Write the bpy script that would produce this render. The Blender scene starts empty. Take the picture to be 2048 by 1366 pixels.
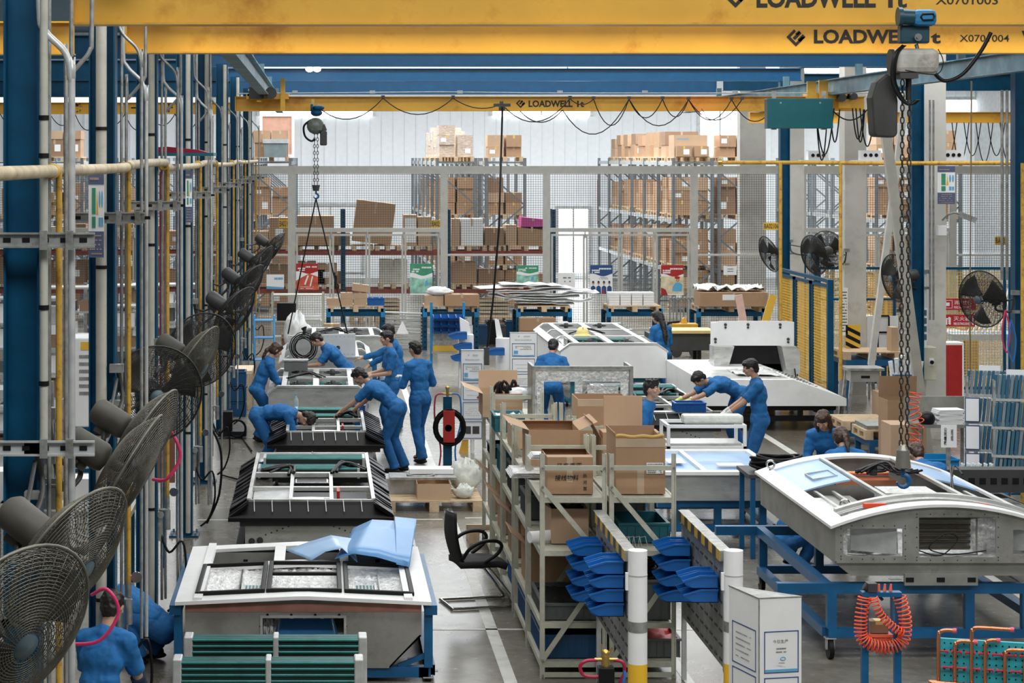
import bpy, math, random
from mathutils import Vector, Matrix, Euler, Quaternion
from math import sin, cos, pi, radians, sqrt
random.seed(7)
SC = bpy.context.scene
COL = SC.collection
# ---------------------------------------------------------------- camera
F, H, VX, VY = 4200.0, 4.4, 640.0, 316.0            # focal length in px, eye height, vanishing point
cam_d = bpy.data.cameras.new('camera'); cam = bpy.data.objects.new('camera', cam_d); COL.objects.link(cam)
cam.location = (0, 0, H); cam.rotation_euler = (pi/2, 0, 0)
cam_d.sensor_width = 36; cam_d.sensor_fit = 'HORIZONTAL'; cam_d.lens = 36*F/2048
cam_d.shift_x = (1024-VX)/2048; cam_d.shift_y = (VY-683)/2048
cam_d.clip_start = .1; cam_d.clip_end = 300
SC.camera = cam
# ---------------------------------------------------------------- exposure, world, lights
SC.view_settings.view_transform = 'Standard'; SC.view_settings.look = 'None'
SC.view_settings.exposure = 0.18; SC.view_settings.gamma = 1; SC.view_settings.use_curve_mapping = False
wd = bpy.data.worlds.new('daylight'); SC.world = wd; wd.use_nodes = True
bg = wd.node_tree.nodes['Background']; bg.inputs[0].default_value = (.78, .9, 1, 1); bg.inputs[1].default_value = .05
def area(name, loc, size, energy, col=(1, .98, .94), rot=(0, 0, 0), spread=180):
    l = bpy.data.lights.new(name, 'AREA'); l.shape = 'RECTANGLE'; l.size, l.size_y = size; l.energy = energy; l.color = col
    l.spread = radians(spread)
    o = bpy.data.objects.new(name, l); COL.objects.link(o); o.location = loc; o.rotation_euler = [radians(a) for a in rot]; return o
# daylight through the roof lights by rows; nearest row added to brighten the cranes
for y, e in ((6.5, 760), (14, 430), (22, 440), (30, 470), (38, 480), (46, 480)):
    area('roof_light', (4.2, y, 8.2), (15, 2.2), e)
area('roof_light', (-6, 30, 8.2), (4, 34), 330)
area('roof_light', (14, 40, 8.2), (4, 30), 560)
area('front_fill_light', (5, .5, 7.2), (22, 3.2), 70, (.97, .98, 1), (86, 0, 0))  # added fill from behind the camera for the crane fronts; no window there
# brighter stock hall behind the mesh fence
for x in (-6, 2, 10, 18):
    area('roof_light', (x, 62, 8.6), (6, 16), 1350, (.95, .98, 1))
# ---------------------------------------------------------------- materials
MATS = {}; CHILD = {}
def mat(name, col, rough=.5, metal=0, var=.12, scale=6, bump=0, emit=None, alpha=None, coat=0, spec=None, trans=0, dirt=None, dscale=3, stretch=None):
    if name in MATS: return MATS[name]
    m = bpy.data.materials.new(name); m.use_nodes = True; nt = m.node_tree; N = nt.nodes; L = nt.links
    b = N['Principled BSDF']; b.inputs['Roughness'].default_value = rough; b.inputs['Metallic'].default_value = metal
    b.inputs['Coat Weight'].default_value = coat
    if spec is not None: b.inputs['Specular IOR Level'].default_value = spec
    if trans: b.inputs['Transmission Weight'].default_value = trans
    tc = N.new('ShaderNodeTexCoord'); mp = N.new('ShaderNodeMapping'); L.new(tc.outputs['Object'], mp.inputs[0])
    if stretch: mp.inputs['Scale'].default_value = stretch
    nz = N.new('ShaderNodeTexNoise'); nz.inputs['Scale'].default_value = scale; nz.inputs['Detail'].default_value = 5; L.new(mp.outputs[0], nz.inputs[0])
    mx = N.new('ShaderNodeMix'); mx.data_type = 'RGBA'
    c = list(col)+[1]
    mx.inputs['A'].default_value = [max(0, v*(1-var)) for v in col]+[1]; mx.inputs['B'].default_value = [min(1, v*(1+var)) for v in col]+[1]
    mr = N.new('ShaderNodeMapRange'); mr.inputs[1].default_value = .3; mr.inputs[2].default_value = .7; L.new(nz.outputs[0], mr.inputs[0]); L.new(mr.outputs[0], mx.inputs['Factor'])
    out = mx.outputs['Result']
    if dirt:
        n2 = N.new('ShaderNodeTexNoise'); n2.inputs['Scale'].default_value = dscale; n2.inputs['Detail'].default_value = 8; n2.inputs['Roughness'].default_value = .7; L.new(mp.outputs[0], n2.inputs[0])
        r2 = N.new('ShaderNodeMapRange'); r2.inputs[1].default_value = .52; r2.inputs[2].default_value = .7; L.new(n2.outputs[0], r2.inputs[0])
        m2 = N.new('ShaderNodeMix'); m2.data_type = 'RGBA'; m2.inputs['B'].default_value = list(dirt)+[1]; L.new(out, m2.inputs['A']); L.new(r2.outputs[0], m2.inputs['Factor']); out = m2.outputs['Result']
    L.new(out, b.inputs['Base Color'])
    if bump:
        bp = N.new('ShaderNodeBump'); bp.inputs['Strength'].default_value = bump; bp.inputs['Distance'].default_value = .02; L.new(nz.outputs[0], bp.inputs['Height']); L.new(bp.outputs[0], b.inputs['Normal'])
    if emit: b.inputs['Emission Color'].default_value = list(emit[0])+[1]; b.inputs['Emission Strength'].default_value = emit[1]
    if alpha is not None: b.inputs['Alpha'].default_value = alpha
    MATS[name] = m; return m
M_ = mat
BLUE = M_('blue_steel_paint', (.002, .062, .135), .42, var=.2, spec=.25, dirt=(.004, .045, .09), dscale=2)
BLUE2 = M_('blue_trolley_paint', (.006, .10, .25), .38, var=.2)
TEAL = M_('teal_steel_paint', (.006, .14, .2), .45, var=.15)
TEALB = M_('teal_beam_paint', (.10, .2, .25), .5, var=.3, scale=3, dirt=(.2, .28, .3))
YEL = M_('yellow_crane_paint', (.78, .45, .06), .34, var=.08, scale=3, dirt=(.5, .22, .02), dscale=1.5)
YELP = M_('yellow_pipe_paint', (.62, .36, .05), .5, var=.15, dirt=(.25, .12, .04), dscale=14)
CREAM = M_('cream_pipe_paint', (.5, .42, .27), .5, var=.2, dirt=(.3, .16, .06), dscale=9)
BLACK = M_('black_paint', (.006, .006, .007), .42, var=.3, spec=.3)
GLOSSB = M_('black_glossy_foil', (.004, .004, .005), .3, var=.2, scale=9, bump=.3, spec=.2)
RUBBER = M_('black_rubber', (.007, .007, .007), .5, spec=.2)
LETTER = M_('black_lettering', (.012, .012, .012), .5, var=0)
CAGE = M_('dusty_fan_steel', (.15, .145, .12), .5, .5, var=.3, dirt=(.07, .06, .045))
CAGED = M_('dark_fan_steel', (.014, .015, .014), .5, .1, var=.3)
BLADE = M_('fan_blade_grey', (.03, .03, .028), .5, var=.3)
GREY = M_('grey_galvanised_steel', (.36, .37, .36), .42, .5, var=.25, scale=14, dirt=(.2, .19, .16), dscale=9)
GALV = M_('pale_galvanised_steel', (.52, .54, .54), .42, .35, var=.15, scale=10)
ALU = M_('brushed_aluminium_sheet', (.62, .63, .61), .36, .6, var=.14, scale=3, dirt=(.4, .4, .37), dscale=2.5, stretch=(1, 1, 3))
ALUD = M_('dull_aluminium_sheet', (.34, .34, .315), .45, .45, var=.22, scale=4, dirt=(.17, .17, .15), dscale=2)
FOIL = M_('crinkled_silver_foil', (.82, .84, .84), .3, .25, var=.3, scale=30, bump=1)
WHITE = M_('white_powder_coat', (.84, .85, .85), .42, var=.04, dirt=(.72, .73, .72), dscale=1.5)
WHITE2 = M_('white_panel', (.86, .87, .88), .5, var=.03)
PAPER = M_('white_paper', (.88, .89, .9), .7, var=.02)
CREAMS = M_('cream_rack_paint', (.52, .52, .43), .45, var=.12, dirt=(.36, .35, .27), dscale=6)
FENCEP = M_('pale_grey_fence_paint', (.47, .47, .44), .5, var=.08)
WIRE = M_('dark_wire', (.07, .07, .065), .5, .3)
CONC = M_('pale_concrete', (.6, .59, .55), .8, var=.08, scale=3, dirt=(.46, .45, .4), dscale=2, bump=.1)
CARD = M_('brown_cardboard', (.43, .27, .16), .75, var=.08, scale=2, dirt=(.36, .22, .13), dscale=2)
CARD2 = M_('tan_cardboard', (.52, .36, .235), .75, var=.07, scale=2)
CARD3 = M_('dark_cardboard', (.3, .185, .115), .75, var=.08, scale=2)
TAPE = M_('yellow_packing_tape', (.72, .5, .16), .4, var=.05)
TAPEC = M_('clear_packing_tape', (.55, .42, .3), .15, var=.1)
WOOD = M_('pallet_wood', (.62, .47, .31), .75, var=.2, scale=9, dirt=(.42, .29, .17), stretch=(1, 6, 1))
PLY = M_('pale_plywood', (.72, .6, .45), .7, var=.12, scale=5)
SHIRT = M_('blue_work_cloth', (.007, .13, .37), .78, var=.16, scale=9, bump=.6)
TROUS = M_('dark_blue_work_cloth', (.007, .105, .31), .8, var=.18, scale=9, bump=.6)
NAVY = M_('navy_sleeve_cloth', (.008, .022, .06), .8, var=.2)
SKIN = M_('skin', (.52, .30, .2), .5, var=.06)
SKIND = M_('skin_lips', (.38, .15, .12), .5)
HAIR = M_('black_hair', (.012, .01, .009), .42, var=.4, scale=60)
HAIRB = M_('brown_hair', (.05, .022, .012), .42, var=.4, scale=60)
GLOVEW = M_('white_knit_glove', (.72, .72, .7), .8)
GLOVEY = M_('yellow_knit_glove', (.66, .7, .22), .8)
BINB = M_('blue_plastic_bin', (.008, .12, .42), .35, var=.06)
BIND = M_('deep_blue_crate_plastic', (.008, .07, .18), .4)
CYAN = M_('bright_blue_plastic', (.01, .24, .55), .4)
BINT = M_('teal_plastic_crate', (.01, .12, .16), .45)
BING = M_('grey_plastic_crate', (.10, .11, .11), .5)
FILM = M_('blue_protective_film', (.13, .34, .66), .3, var=.05)
FILMP = M_('pale_blue_film', (.34, .54, .82), .3, var=.06)
FILMD = M_('deep_blue_film', (.05, .2, .46), .3, var=.1)
COILG = M_('teal_coil_fins', (.02, .16, .15), .4, .3, var=.25)
COILD = M_('dark_coil_gap', (.01, .02, .02), .6)
COPPER = M_('copper_tube', (.62, .25, .13), .25, .9, var=.15)
PINK = M_('pink_plastic_cap', (.75, .1, .16), .4)
REDP = M_('red_paint', (.42, .02, .02), .45)
REDB = M_('red_brown_beam', (.28, .055, .04), .5, var=.2)
SIGNR = M_('red_sign', (.5, .02, .03), .4, var=.03)
SIGNY = M_('yellow_sign', (.8, .5, .06), .4, var=.03)
SIGNB = M_('dark_blue_print', (.02, .07, .22), .5, var=.05)
SIGNL = M_('light_blue_print', (.12, .42, .68), .5, var=.1)
GREENP = M_('green_print', (.05, .3, .17), .5, var=.15)
ORANGE = M_('orange_hose', (.85, .09, .025), .35)
HOSER = M_('dark_red_hose', (.35, .012, .05), .35)
HOSEP = M_('pink_hose', (.7, .04, .16), .35)
HOSEB = M_('blue_hose', (.02, .16, .5), .35)
BRASS = M_('brass', (.6, .42, .14), .3, .9)
CHROME = M_('chrome_steel', (.6, .6, .58), .15, 1)
RACKG = M_('mid_grey_rack_steel', (.15, .17, .185), .5, .1, var=.15)
YMESH = M_('yellow_mesh_paint', (.8, .5, .045), .5)
BEIGE = M_('beige_enamel', (.56, .55, .44), .45)
PLASTIC = M_('clear_plastic_film', (.8, .82, .82), .12, var=.1, scale=14, bump=1)
BOTTLE = M_('water_bottle_plastic', (.62, .8, .86), .12, var=.1, trans=.4)
MESHB = M_('black_mesh_fabric', (.012, .012, .013), .7)
DKGREY = M_('dark_grey_plastic', (.045, .047, .047), .5, var=.2)
HOISTG = M_('scuffed_pale_enamel', (.45, .44, .4), .4, var=.25, scale=9, dirt=(.2, .18, .15), dscale=6)
LAMPE = M_('lamp_glow', (1, 1, 1), .5, emit=((1, .97, .9), 30))
REDE = M_('red_beacon_glow', (1, .1, .05), .4, emit=((1, .13, .05), 40))
SKYL = M_('roof_light_glow', (.9, .95, 1), .5, emit=((.9, .96, 1), 2))
WINE = M_('daylit_window_pane', (.9, .95, 1), .3, emit=((.9, .96, 1), 3.2))
# ---------------------------------------------------------------- mesh builder
def Wp(px, py, D): return Vector(((px-VX)*D/F, D, H-(py-VY)*D/F))
def xat(px, D): return (px-VX)*D/F
def zat(py, D): return H-(py-VY)*D/F
def frame(d, up=None):
    d = Vector(d).normalized(); up = Vector(up) if up else (Vector((0, 0, 1)) if abs(d.z) < .95 else Vector((1, 0, 0)))
    a = up.cross(d).normalized(); b = d.cross(a).normalized(); return a, b
SPLIT = set('fence_post side_wing air_flap lid_cheek mounting_lug hanger end_truck drive_motor leg duct_cover cross_rib inner_rail clamp lid_grommet grommet socket hose_coupling copper_bend edge_post end_plate corner_bracket pink_cap anchor_bolt notice_photo photo_print clip cable_trolley pressure_gauge connector rail_slot cover_plate side_rail core_side strap slat photo'.split())
class MB:
    def __init__(s): s.v = []; s.f = []; s.mi = []; s.sm = []; s.m = 0; s.X = None; s.warp = None
    def add(s, vs, fs, smooth=False):
        n = len(s.v)
        for p in vs:
            p = Vector(p)
            if s.warp: p = Vector(s.warp(p))
            if s.X is not None: p = s.X @ p
            s.v.append(p)
        for f in fs: s.f.append([i+n for i in f]); s.mi.append(s.m); s.sm.append(smooth)
        return s
    def box(s, x0, x1, y0, y1, z0, z1):
        return s.add([(x0, y0, z0), (x1, y0, z0), (x1, y1, z0), (x0, y1, z0), (x0, y0, z1), (x1, y0, z1), (x1, y1, z1), (x0, y1, z1)],
                     [(0, 3, 2, 1), (4, 5, 6, 7), (0, 1, 5, 4), (1, 2, 6, 5), (2, 3, 7, 6), (3, 0, 4, 7)])
    def cbox(s, c, w, d, h, rz=0):
        m = Matrix.Translation(c) @ Matrix.Rotation(rz, 4, 'Z'); o = s.X; s.X = (o @ m) if o is not None else m
        s.box(-w/2, w/2, -d/2, d/2, -h/2, h/2); s.X = o; return s
    def bar(s, p, q, w, h=None, up=None):
        p = Vector(p); q = Vector(q); h = h or w; a, b = frame(q-p, up); a = a*w/2; b = b*h/2
        return s.add([p-a-b, p+a-b, p+a+b, p-a+b, q-a-b, q+a-b, q+a+b, q-a+b],
                     [(0, 1, 2, 3)[::-1], (4, 5, 6, 7), (0, 1, 5, 4), (1, 2, 6, 5), (2, 3, 7, 6), (3, 0, 4, 7)])
    def cyl(s, p, q, r, r2=None, n=12, caps=True, smooth=True):
        p = Vector(p); q = Vector(q); r2 = r if r2 is None else r2; a, b = frame(q-p); vs = []
        for c, R in ((p, r), (q, r2)):
            for i in range(n): t = 2*pi*i/n; vs.append(c+a*R*cos(t)+b*R*sin(t))
        s.add(vs, [(i, (i+1) % n, n+(i+1) % n, n+i) for i in range(n)], smooth)
        if caps:
            s.add(vs[:n], [tuple(range(n))[::-1]]); s.add(vs[n:], [tuple(range(n))])
        return s
    def tube(s, pts, r, n=8, closed=False, caps=True):
        pts = [Vector(p) for p in pts]; N = len(pts); vs = []; a = None
        for i, p in enumerate(pts):
            if closed: d = pts[(i+1) % N]-pts[i-1]
            else: d = pts[min(i+1, N-1)]-pts[max(i-1, 0)]
            if d.length < 1e-9: d = Vector((0, 0, 1))
            d.normalize()
            if a is None: a, b = frame(d)
            else:
                a = a-d*a.dot(d)
                if a.length < 1e-6: a, b = frame(d)
                a.normalize(); b = d.cross(a)
            R = r[i] if isinstance(r, (list, tuple)) else r
            for k in range(n): t = 2*pi*k/n; vs.append(p+a*R*cos(t)+b*R*sin(t))
        fs = []
        for i in range(N if closed else N-1):
            j = (i+1) % N
            for k in range(n): fs.append((i*n+k, i*n+(k+1) % n, j*n+(k+1) % n, j*n+k))
        s.add(vs, fs, True)
        if caps and not closed: s.add(vs[:n], [tuple(range(n))[::-1]]); s.add(vs[-n:], [tuple(range(n))])
        return s
    def lathe(s, prof, c=(0, 0, 0), ax=(0, 0, 1), n=20):
        c = Vector(c); ax = Vector(ax).normalized(); a, b = frame(ax); vs = []
        for r, z in prof:
            for k in range(n): t = 2*pi*k/n; vs.append(c+ax*z+a*r*cos(t)+b*r*sin(t))
        fs = [(i*n+k, i*n+(k+1) % n, (i+1)*n+(k+1) % n, (i+1)*n+k) for i in range(len(prof)-1) for k in range(n)]
        return s.add(vs, fs, True)
    def ell(s, c, r, R=None, nu=14, nv=9):
        c = Vector(c); vs = []; R = R or Matrix.Identity(3)
        if not hasattr(r, '__len__'): r = (r, r, r)
        for j in range(nv+1):
            ph = -pi/2+pi*j/nv
            for i in range(nu): t = 2*pi*i/nu; vs.append(c+R @ Vector((r[0]*cos(ph)*cos(t), r[1]*cos(ph)*sin(t), r[2]*sin(ph))))
        return s.add(vs, [(j*nu+i, j*nu+(i+1) % nu, (j+1)*nu+(i+1) % nu, (j+1)*nu+i) for j in range(nv) for i in range(nu)], True)
    def prism(s, poly, axis, d0, d1):
        # poly: 2-D outline (counter-clockwise); axis 'y': poly=(x,z); 'x': (y,z); 'z': (x,y)
        def P(u, w, d): return {'y': (u, d, w), 'x': (d, u, w), 'z': (u, w, d)}[axis]
        n = len(poly); vs = [P(u, w, d0) for u, w in poly]+[P(u, w, d1) for u, w in poly]
        return s.add(vs, [tuple(range(n)), tuple(range(n, 2*n))[::-1]]+[(i, n+i, n+(i+1) % n, (i+1) % n) for i in range(n)])
    def sheet(s, fn, nu, nv, t=.002):
        # thin surface fn(u,v)->point with real thickness
        g = [[Vector(fn(i/nu, j/nv)) for i in range(nu+1)] for j in range(nv+1)]
        vs = [p for r in g for p in r]; W = nu+1; no = []
        for j in range(nv+1):
            for i in range(W):
                a = g[j][min(i+1, nu)]-g[j][max(i-1, 0)]; b = g[min(j+1, nv)][i]-g[max(j-1, 0)][i]; c = a.cross(b)
                no.append(c.normalized()*t if c.length > 1e-12 else Vector((0, 0, t)))
        K = len(vs); vs2 = [p-q for p, q in zip(vs, no)]
        f = [(j*W+i, j*W+i+1, (j+1)*W+i+1, (j+1)*W+i) for j in range(nv) for i in range(nu)]
        f2 = [tuple(K+a for a in q[::-1]) for q in f]
        e = [i for i in range(W)]+[j*W+nu for j in range(1, nv+1)]+[nv*W+i for i in range(nu-1, -1, -1)]+[j*W for j in range(nv-1, 0, -1)]
        side = [(e[k], K+e[k], K+e[(k+1) % len(e)], e[(k+1) % len(e)]) for k in range(len(e))]
        return s.add(vs+vs2, f+f2+side, True)
    def plate(s, x0, x1, y0, y1, z0, z1, holes=(), dx=.35, dy=9):
        xs = sorted({x0, x1, *[h[0] for h in holes], *[h[1] for h in holes]}); ys = sorted({y0, y1, *[h[2] for h in holes], *[h[3] for h in holes]})
        def ref(a, st):
            o = []
            for p, q in zip(a, a[1:]):
                k = max(1, int(math.ceil((q-p)/st))); o += [p+(q-p)*i/k for i in range(k)]
            return o+[a[-1]]
        xs = ref(xs, dx); ys = ref(ys, dy)
        for a, b in zip(xs, xs[1:]):
            for c, d in zip(ys, ys[1:]):
                mx, my = (a+b)/2, (c+d)/2
                if any(h[0] < mx < h[1] and h[2] < my < h[3] for h in holes): continue
                s.box(a, b, c, d, z0, z1)
        return s
    def text(s, txt, p, h, ux=(1, 0, 0), uz=(0, 0, 1), off=0, depth=.001, width=None, align='LEFT', shear=0):
        cu = bpy.data.curves.new('lettering_tmp', 'FONT'); cu.body = txt; cu.size = 1; cu.offset = off; cu.extrude = depth/h/2; cu.resolution_u = 3; cu.shear = shear
        o = bpy.data.objects.new('lettering_tmp', cu); dg = bpy.context.evaluated_depsgraph_get()
        COL.objects.link(o); dg = bpy.context.evaluated_depsgraph_get(); me = bpy.data.meshes.new_from_object(o.evaluated_get(dg))
        vs = [v.co.copy() for v in me.vertices]; fs = [tuple(q.vertices) for q in me.polygons]
        bpy.data.objects.remove(o); bpy.data.curves.remove(cu); bpy.data.meshes.remove(me)
        if not vs: return 0
        ax = min(v.x for v in vs); bx = max(v.x for v in vs); ay = min(v.y for v in vs); by = max(v.y for v in vs)
        k = h/(by-ay); kx = k if width is None else width/(bx-ax); w = (bx-ax)*kx
        ux = Vector(ux).normalized(); uz = Vector(uz).normalized(); n = ux.cross(uz); sh = {'LEFT': 0, 'CENTER': -w/2, 'RIGHT': -w}[align]
        s.add([Vector(p)+ux*((v.x-ax)*kx+sh)+uz*((v.y-ay)*k)+n*v.z*h for v in vs], fs); return w
    def lines(s, p, w, h, n, ux=(1, 0, 0), uz=(0, 0, 1), t=None, seed=1):
        # rows of small dashes: print too small to read
        rr = random.Random(seed); ux = Vector(ux); uz = Vector(uz); nn = ux.cross(uz); p = Vector(p); t = t or h/n*.35
        for i in range(n):
            x = 0; z = h-(i+.7)*h/n
            while x < w*.93:
                L = min(rr.uniform(.04, .16)*w, w-x)
                if rr.random() < .85:
                    a = p+ux*x+uz*z; s.add([a, a+ux*L, a+ux*L+uz*t, a+uz*t, a+nn*.001, a+ux*L+nn*.001, a+ux*L+uz*t+nn*.001, a+uz*t+nn*.001],
                          [(4, 5, 6, 7), (0, 1, 5, 4), (1, 2, 6, 5), (2, 3, 7, 6), (3, 0, 4, 7)])
                x += L+.025*w
        return s
    def pieces(s):
        # groups of faces that touch or nearly touch: one builder per separate piece
        par = list(range(len(s.v)))
        def fd(i):
            while par[i] != i: par[i] = par[par[i]]; i = par[i]
            return i
        for f in s.f:
            for i in f[1:]: par[fd(i)] = fd(f[0])
        g = {}
        for k, f in enumerate(s.f): g.setdefault(fd(f[0]), []).append(k)
        cl = []
        for fs in g.values():
            P = [s.v[i] for k in fs for i in s.f[k]]; bb = [[min(p[a] for p in P)-.008 for a in range(3)], [max(p[a] for p in P)+.008 for a in range(3)]]
            cur = [fs, bb]; rest = []
            for c in cl:
                if all(c[1][0][a] <= cur[1][1][a] and cur[1][0][a] <= c[1][1][a] for a in range(3)): cur = [c[0]+cur[0], [[min(c[1][0][a], cur[1][0][a]) for a in range(3)], [max(c[1][1][a], cur[1][1][a]) for a in range(3)]]]
                else: rest.append(c)
            cl = rest+[cur]
        out = []
        for fs, _ in cl:
            m = MB(); ix = {}
            for k in fs:
                for i in s.f[k]:
                    if i not in ix: ix[i] = len(m.v); m.v.append(s.v[i])
                m.f.append([ix[i] for i in s.f[k]]); m.mi.append(s.mi[k]); m.sm.append(s.sm[k])
            out.append(m)
        return out
    def build(s, name, mats, parent=None, loc=None, rot=None, bevel=0, **kw):
        if name in SPLIT and parent is not None:
            ps = s.pieces(); o = None
            if 1 < len(ps) <= 40:
                for m in ps: o = m._build(name, mats, parent, loc, rot, bevel, **kw)
                return o
        return s._build(name, mats, parent, loc, rot, bevel, **kw)
    def _build(s, name, mats, parent=None, loc=None, rot=None, bevel=0, **kw):
        if not isinstance(mats, (list, tuple)): mats = [mats]
        me = bpy.data.meshes.new(name); me.from_pydata([tuple(v) for v in s.v], [], s.f)
        for m in mats: me.materials.append(m)
        me.polygons.foreach_set('material_index', s.mi); me.polygons.foreach_set('use_smooth', s.sm); me.update()
        o = bpy.data.objects.new(name, me); COL.objects.link(o)
        if parent is not None: o.parent = parent; CHILD.setdefault(parent.name, []).append(o)
        if loc is not None: o.location = loc
        if rot is not None: o.rotation_euler = rot
        if bevel:
            b = o.modifiers.new('bevel', 'BEVEL'); b.width = bevel; b.segments = 2; b.limit_method = 'ANGLE'; b.angle_limit = radians(40)
        for k, v in kw.items(): o[k] = v
        return o
def tag(o, label, cat, group=None, kind=None):
    o['label'] = label; o['category'] = cat
    if group: o['group'] = group
    if kind: o['kind'] = kind
    return o
def thing(name, label, cat, loc=(0, 0, 0), rz=0, group=None):
    o = bpy.data.objects.new(name, None); COL.objects.link(o); o.empty_display_size = .2
    o.location = loc; o.rotation_euler = (0, 0, rz); return tag(o, label, cat, group)
def struct(name, mb, mats, **k):
    o = mb.build(name, mats, **k); o['kind'] = 'structure'; return o
def copy_tree(o, loc=None, rz=None, label=None, parent=None, group=None, rot=None):
    c = o.copy(); COL.objects.link(c)
    if parent is not None: c.parent = parent; CHILD.setdefault(parent.name, []).append(c)
    if loc is not None: c.location = loc
    if rz is not None: c.rotation_euler = (0, 0, rz)
    if rot is not None: c.rotation_euler = rot
    if label: c['label'] = label
    if group: c['group'] = group
    for ch in KIDS(o): copy_tree(ch, parent=c)
    return c
def KIDS(o): return list(CHILD.get(o.name, ()))
ORD = ['first', 'second', 'third', 'fourth', 'fifth', 'sixth', 'seventh', 'eighth', 'ninth', 'tenth', 'eleventh', 'twelfth']
def arc(c, r, a0, a1, n, u, w):
    c = Vector(c); u = Vector(u); w = Vector(w); return [c+u*r*cos(a0+(a1-a0)*i/n)+w*r*sin(a0+(a1-a0)*i/n) for i in range(n+1)]
def smooth_path(pts, k=6):
    P = [Vector(p) for p in pts]; o = []
    for i in range(len(P)-1):
        p0 = P[max(i-1, 0)]; p1 = P[i]; p2 = P[i+1]; p3 = P[min(i+2, len(P)-1)]
        for j in range(k):
            t = j/k; o.append(.5*((2*p1)+(p2-p0)*t+(2*p0-5*p1+4*p2-p3)*t*t+(3*p1-p0-3*p2+p3)*t**3))
    return o+[P[-1]]
BADL = []
def tag(o, label, cat, group=None, kind=None):
    n = len(label.split())
    if n > 16 or n < 4: print('LABELLEN', n, label)
    o['label'] = label; o['category'] = cat
    if group: o['group'] = group
    if kind: o['kind'] = kind
    return o
def carton(loc, w, d, h, label, m=None, rz=0, sticker=None, tape=TAPE, group=None, top=True, name='cardboard_box', cat='box'):
    # closed cardboard carton: body with seam tape, optional printed sticker on its front
    b = MB(); b.box(-w/2, w/2, -d/2, d/2, 0, h)
    b.m = 1
    if tape is not None:
        b.box(-.028, .028, -d/2-.002, d/2+.002, h, h+.002); b.box(-.028, .028, -d/2-.002, -d/2, h*.72, h+.002)
    if sticker: b.m = 2; x0, z0, a, c = sticker; b.box(-w/2+x0*w, -w/2+(x0+a)*w, -d/2-.004, -d/2-.0005, z0*h, (z0+c)*h)
    o = b.build(name, [m or CARD, tape or TAPE, PAPER], None, loc, (0, 0, rz)); return tag(o, label, cat, group)
def pallet_mesh(w=1.2, d=1.0):
    b = MB()
    for i in range(7): x = -d/2+.06+(d-.12)*i/6; b.box(-w/2, w/2, x-.055, x+.055, .118, .14)
    for x in (-w/2+.06, 0, w/2-.06):
        b.box(x-.06, x+.06, -d/2, d/2, .1, .118); b.box(x-.06, x+.06, -d/2, d/2, 0, .02)
        for y in (-d/2+.06, 0, d/2-.06): b.box(x-.06, x+.06, y-.06, y+.06, .02, .1)
    return b
PALP = {}
def pallet(loc, label, rz=0, w=1.2, d=1.0, m=None, group=None):
    key = (w, d, m)
    if key not in PALP: o = pallet_mesh(w, d).build('wooden_pallet', m or WOOD); PALP[key] = o
    else: o = PALP[key].copy(); COL.objects.link(o)
    o.location = loc; o.rotation_euler = (0, 0, rz); return tag(o, label, 'pallet', group)
# ================================================================ the setting
def floor_mat():
    m = bpy.data.materials.new('polished_concrete_floor'); m.use_nodes = True; nt = m.node_tree; N = nt.nodes; L = nt.links; b = N['Principled BSDF']
    tc = N.new('ShaderNodeTexCoord')
    n1 = N.new('ShaderNodeTexNoise'); n1.inputs['Scale'].default_value = .45; n1.inputs['Detail'].default_value = 8; L.new(tc.outputs['Object'], n1.inputs[0])
    n2 = N.new('ShaderNodeTexNoise'); n2.inputs['Scale'].default_value = 7; n2.inputs['Detail'].default_value = 8; n2.inputs['Roughness'].default_value = .7; L.new(tc.outputs['Object'], n2.inputs[0])
    r1 = N.new('ShaderNodeValToRGB'); r1.color_ramp.elements[0].position = .35; r1.color_ramp.elements[0].color = (.135, .12, .095, 1); r1.color_ramp.elements[1].position = .65; r1.color_ramp.elements[1].color = (.27, .26, .22, 1); L.new(n1.outputs[0], r1.inputs[0])
    r2 = N.new('ShaderNodeValToRGB'); r2.color_ramp.elements[0].position = .3; r2.color_ramp.elements[0].color = (.7, .69, .66, 1); r2.color_ramp.elements[1].position = .6; r2.color_ramp.elements[1].color = (1, 1, 1, 1); L.new(n2.outputs[0], r2.inputs[0])
    mx = N.new('ShaderNodeMix'); mx.data_type = 'RGBA'; mx.blend_type = 'MULTIPLY'; mx.inputs['Factor'].default_value = 1; L.new(r1.outputs[0], mx.inputs['A']); L.new(r2.outputs[0], mx.inputs['B']); L.new(mx.outputs['Result'], b.inputs['Base Color'])
    rr = N.new('ShaderNodeMapRange'); rr.inputs[3].default_value = .16; rr.inputs[4].default_value = .34; L.new(n2.outputs[0], rr.inputs[0]); L.new(rr.outputs[0], b.inputs['Roughness'])
    b.inputs['Specular IOR Level'].default_value = .45
    return m
struct('floor', MB().box(-16, 24, 3, 78, -.2, 0), floor_mat())
PAINT = M_('white_floor_paint', (.66, .66, .62), .4, var=.1, dirt=(.42, .41, .37), dscale=4)
YPAINT = M_('yellow_floor_paint', (.6, .42, .08), .4, var=.15)
RPAINT = M_('worn_red_floor_paint', (.36, .14, .13), .4, var=.2)
GPAINT = M_('worn_grey_floor_paint', (.14, .2, .2), .4, var=.2)
tn = [0]
def line(x0, y0, x1, y1, w=.06, m=None):
    tn[0] += 1; a = MB(); a.bar((x0, y0, .0015), (x1, y1, .0015), w, .003); struct('trim_%d' % tn[0], a, m or PAINT)
line(1.60, 8, 1.60, 49, .11)                      # aisle line beside the racks
line(5.0, 19.4, 8.6, 36.0, .12) if False else line(7.05, 12, 7.05, 34, .12)
line(3.1, 17.2, 1.78, 17.2, .07); line(3.1, 17.2, 3.1, 26, .08)
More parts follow.
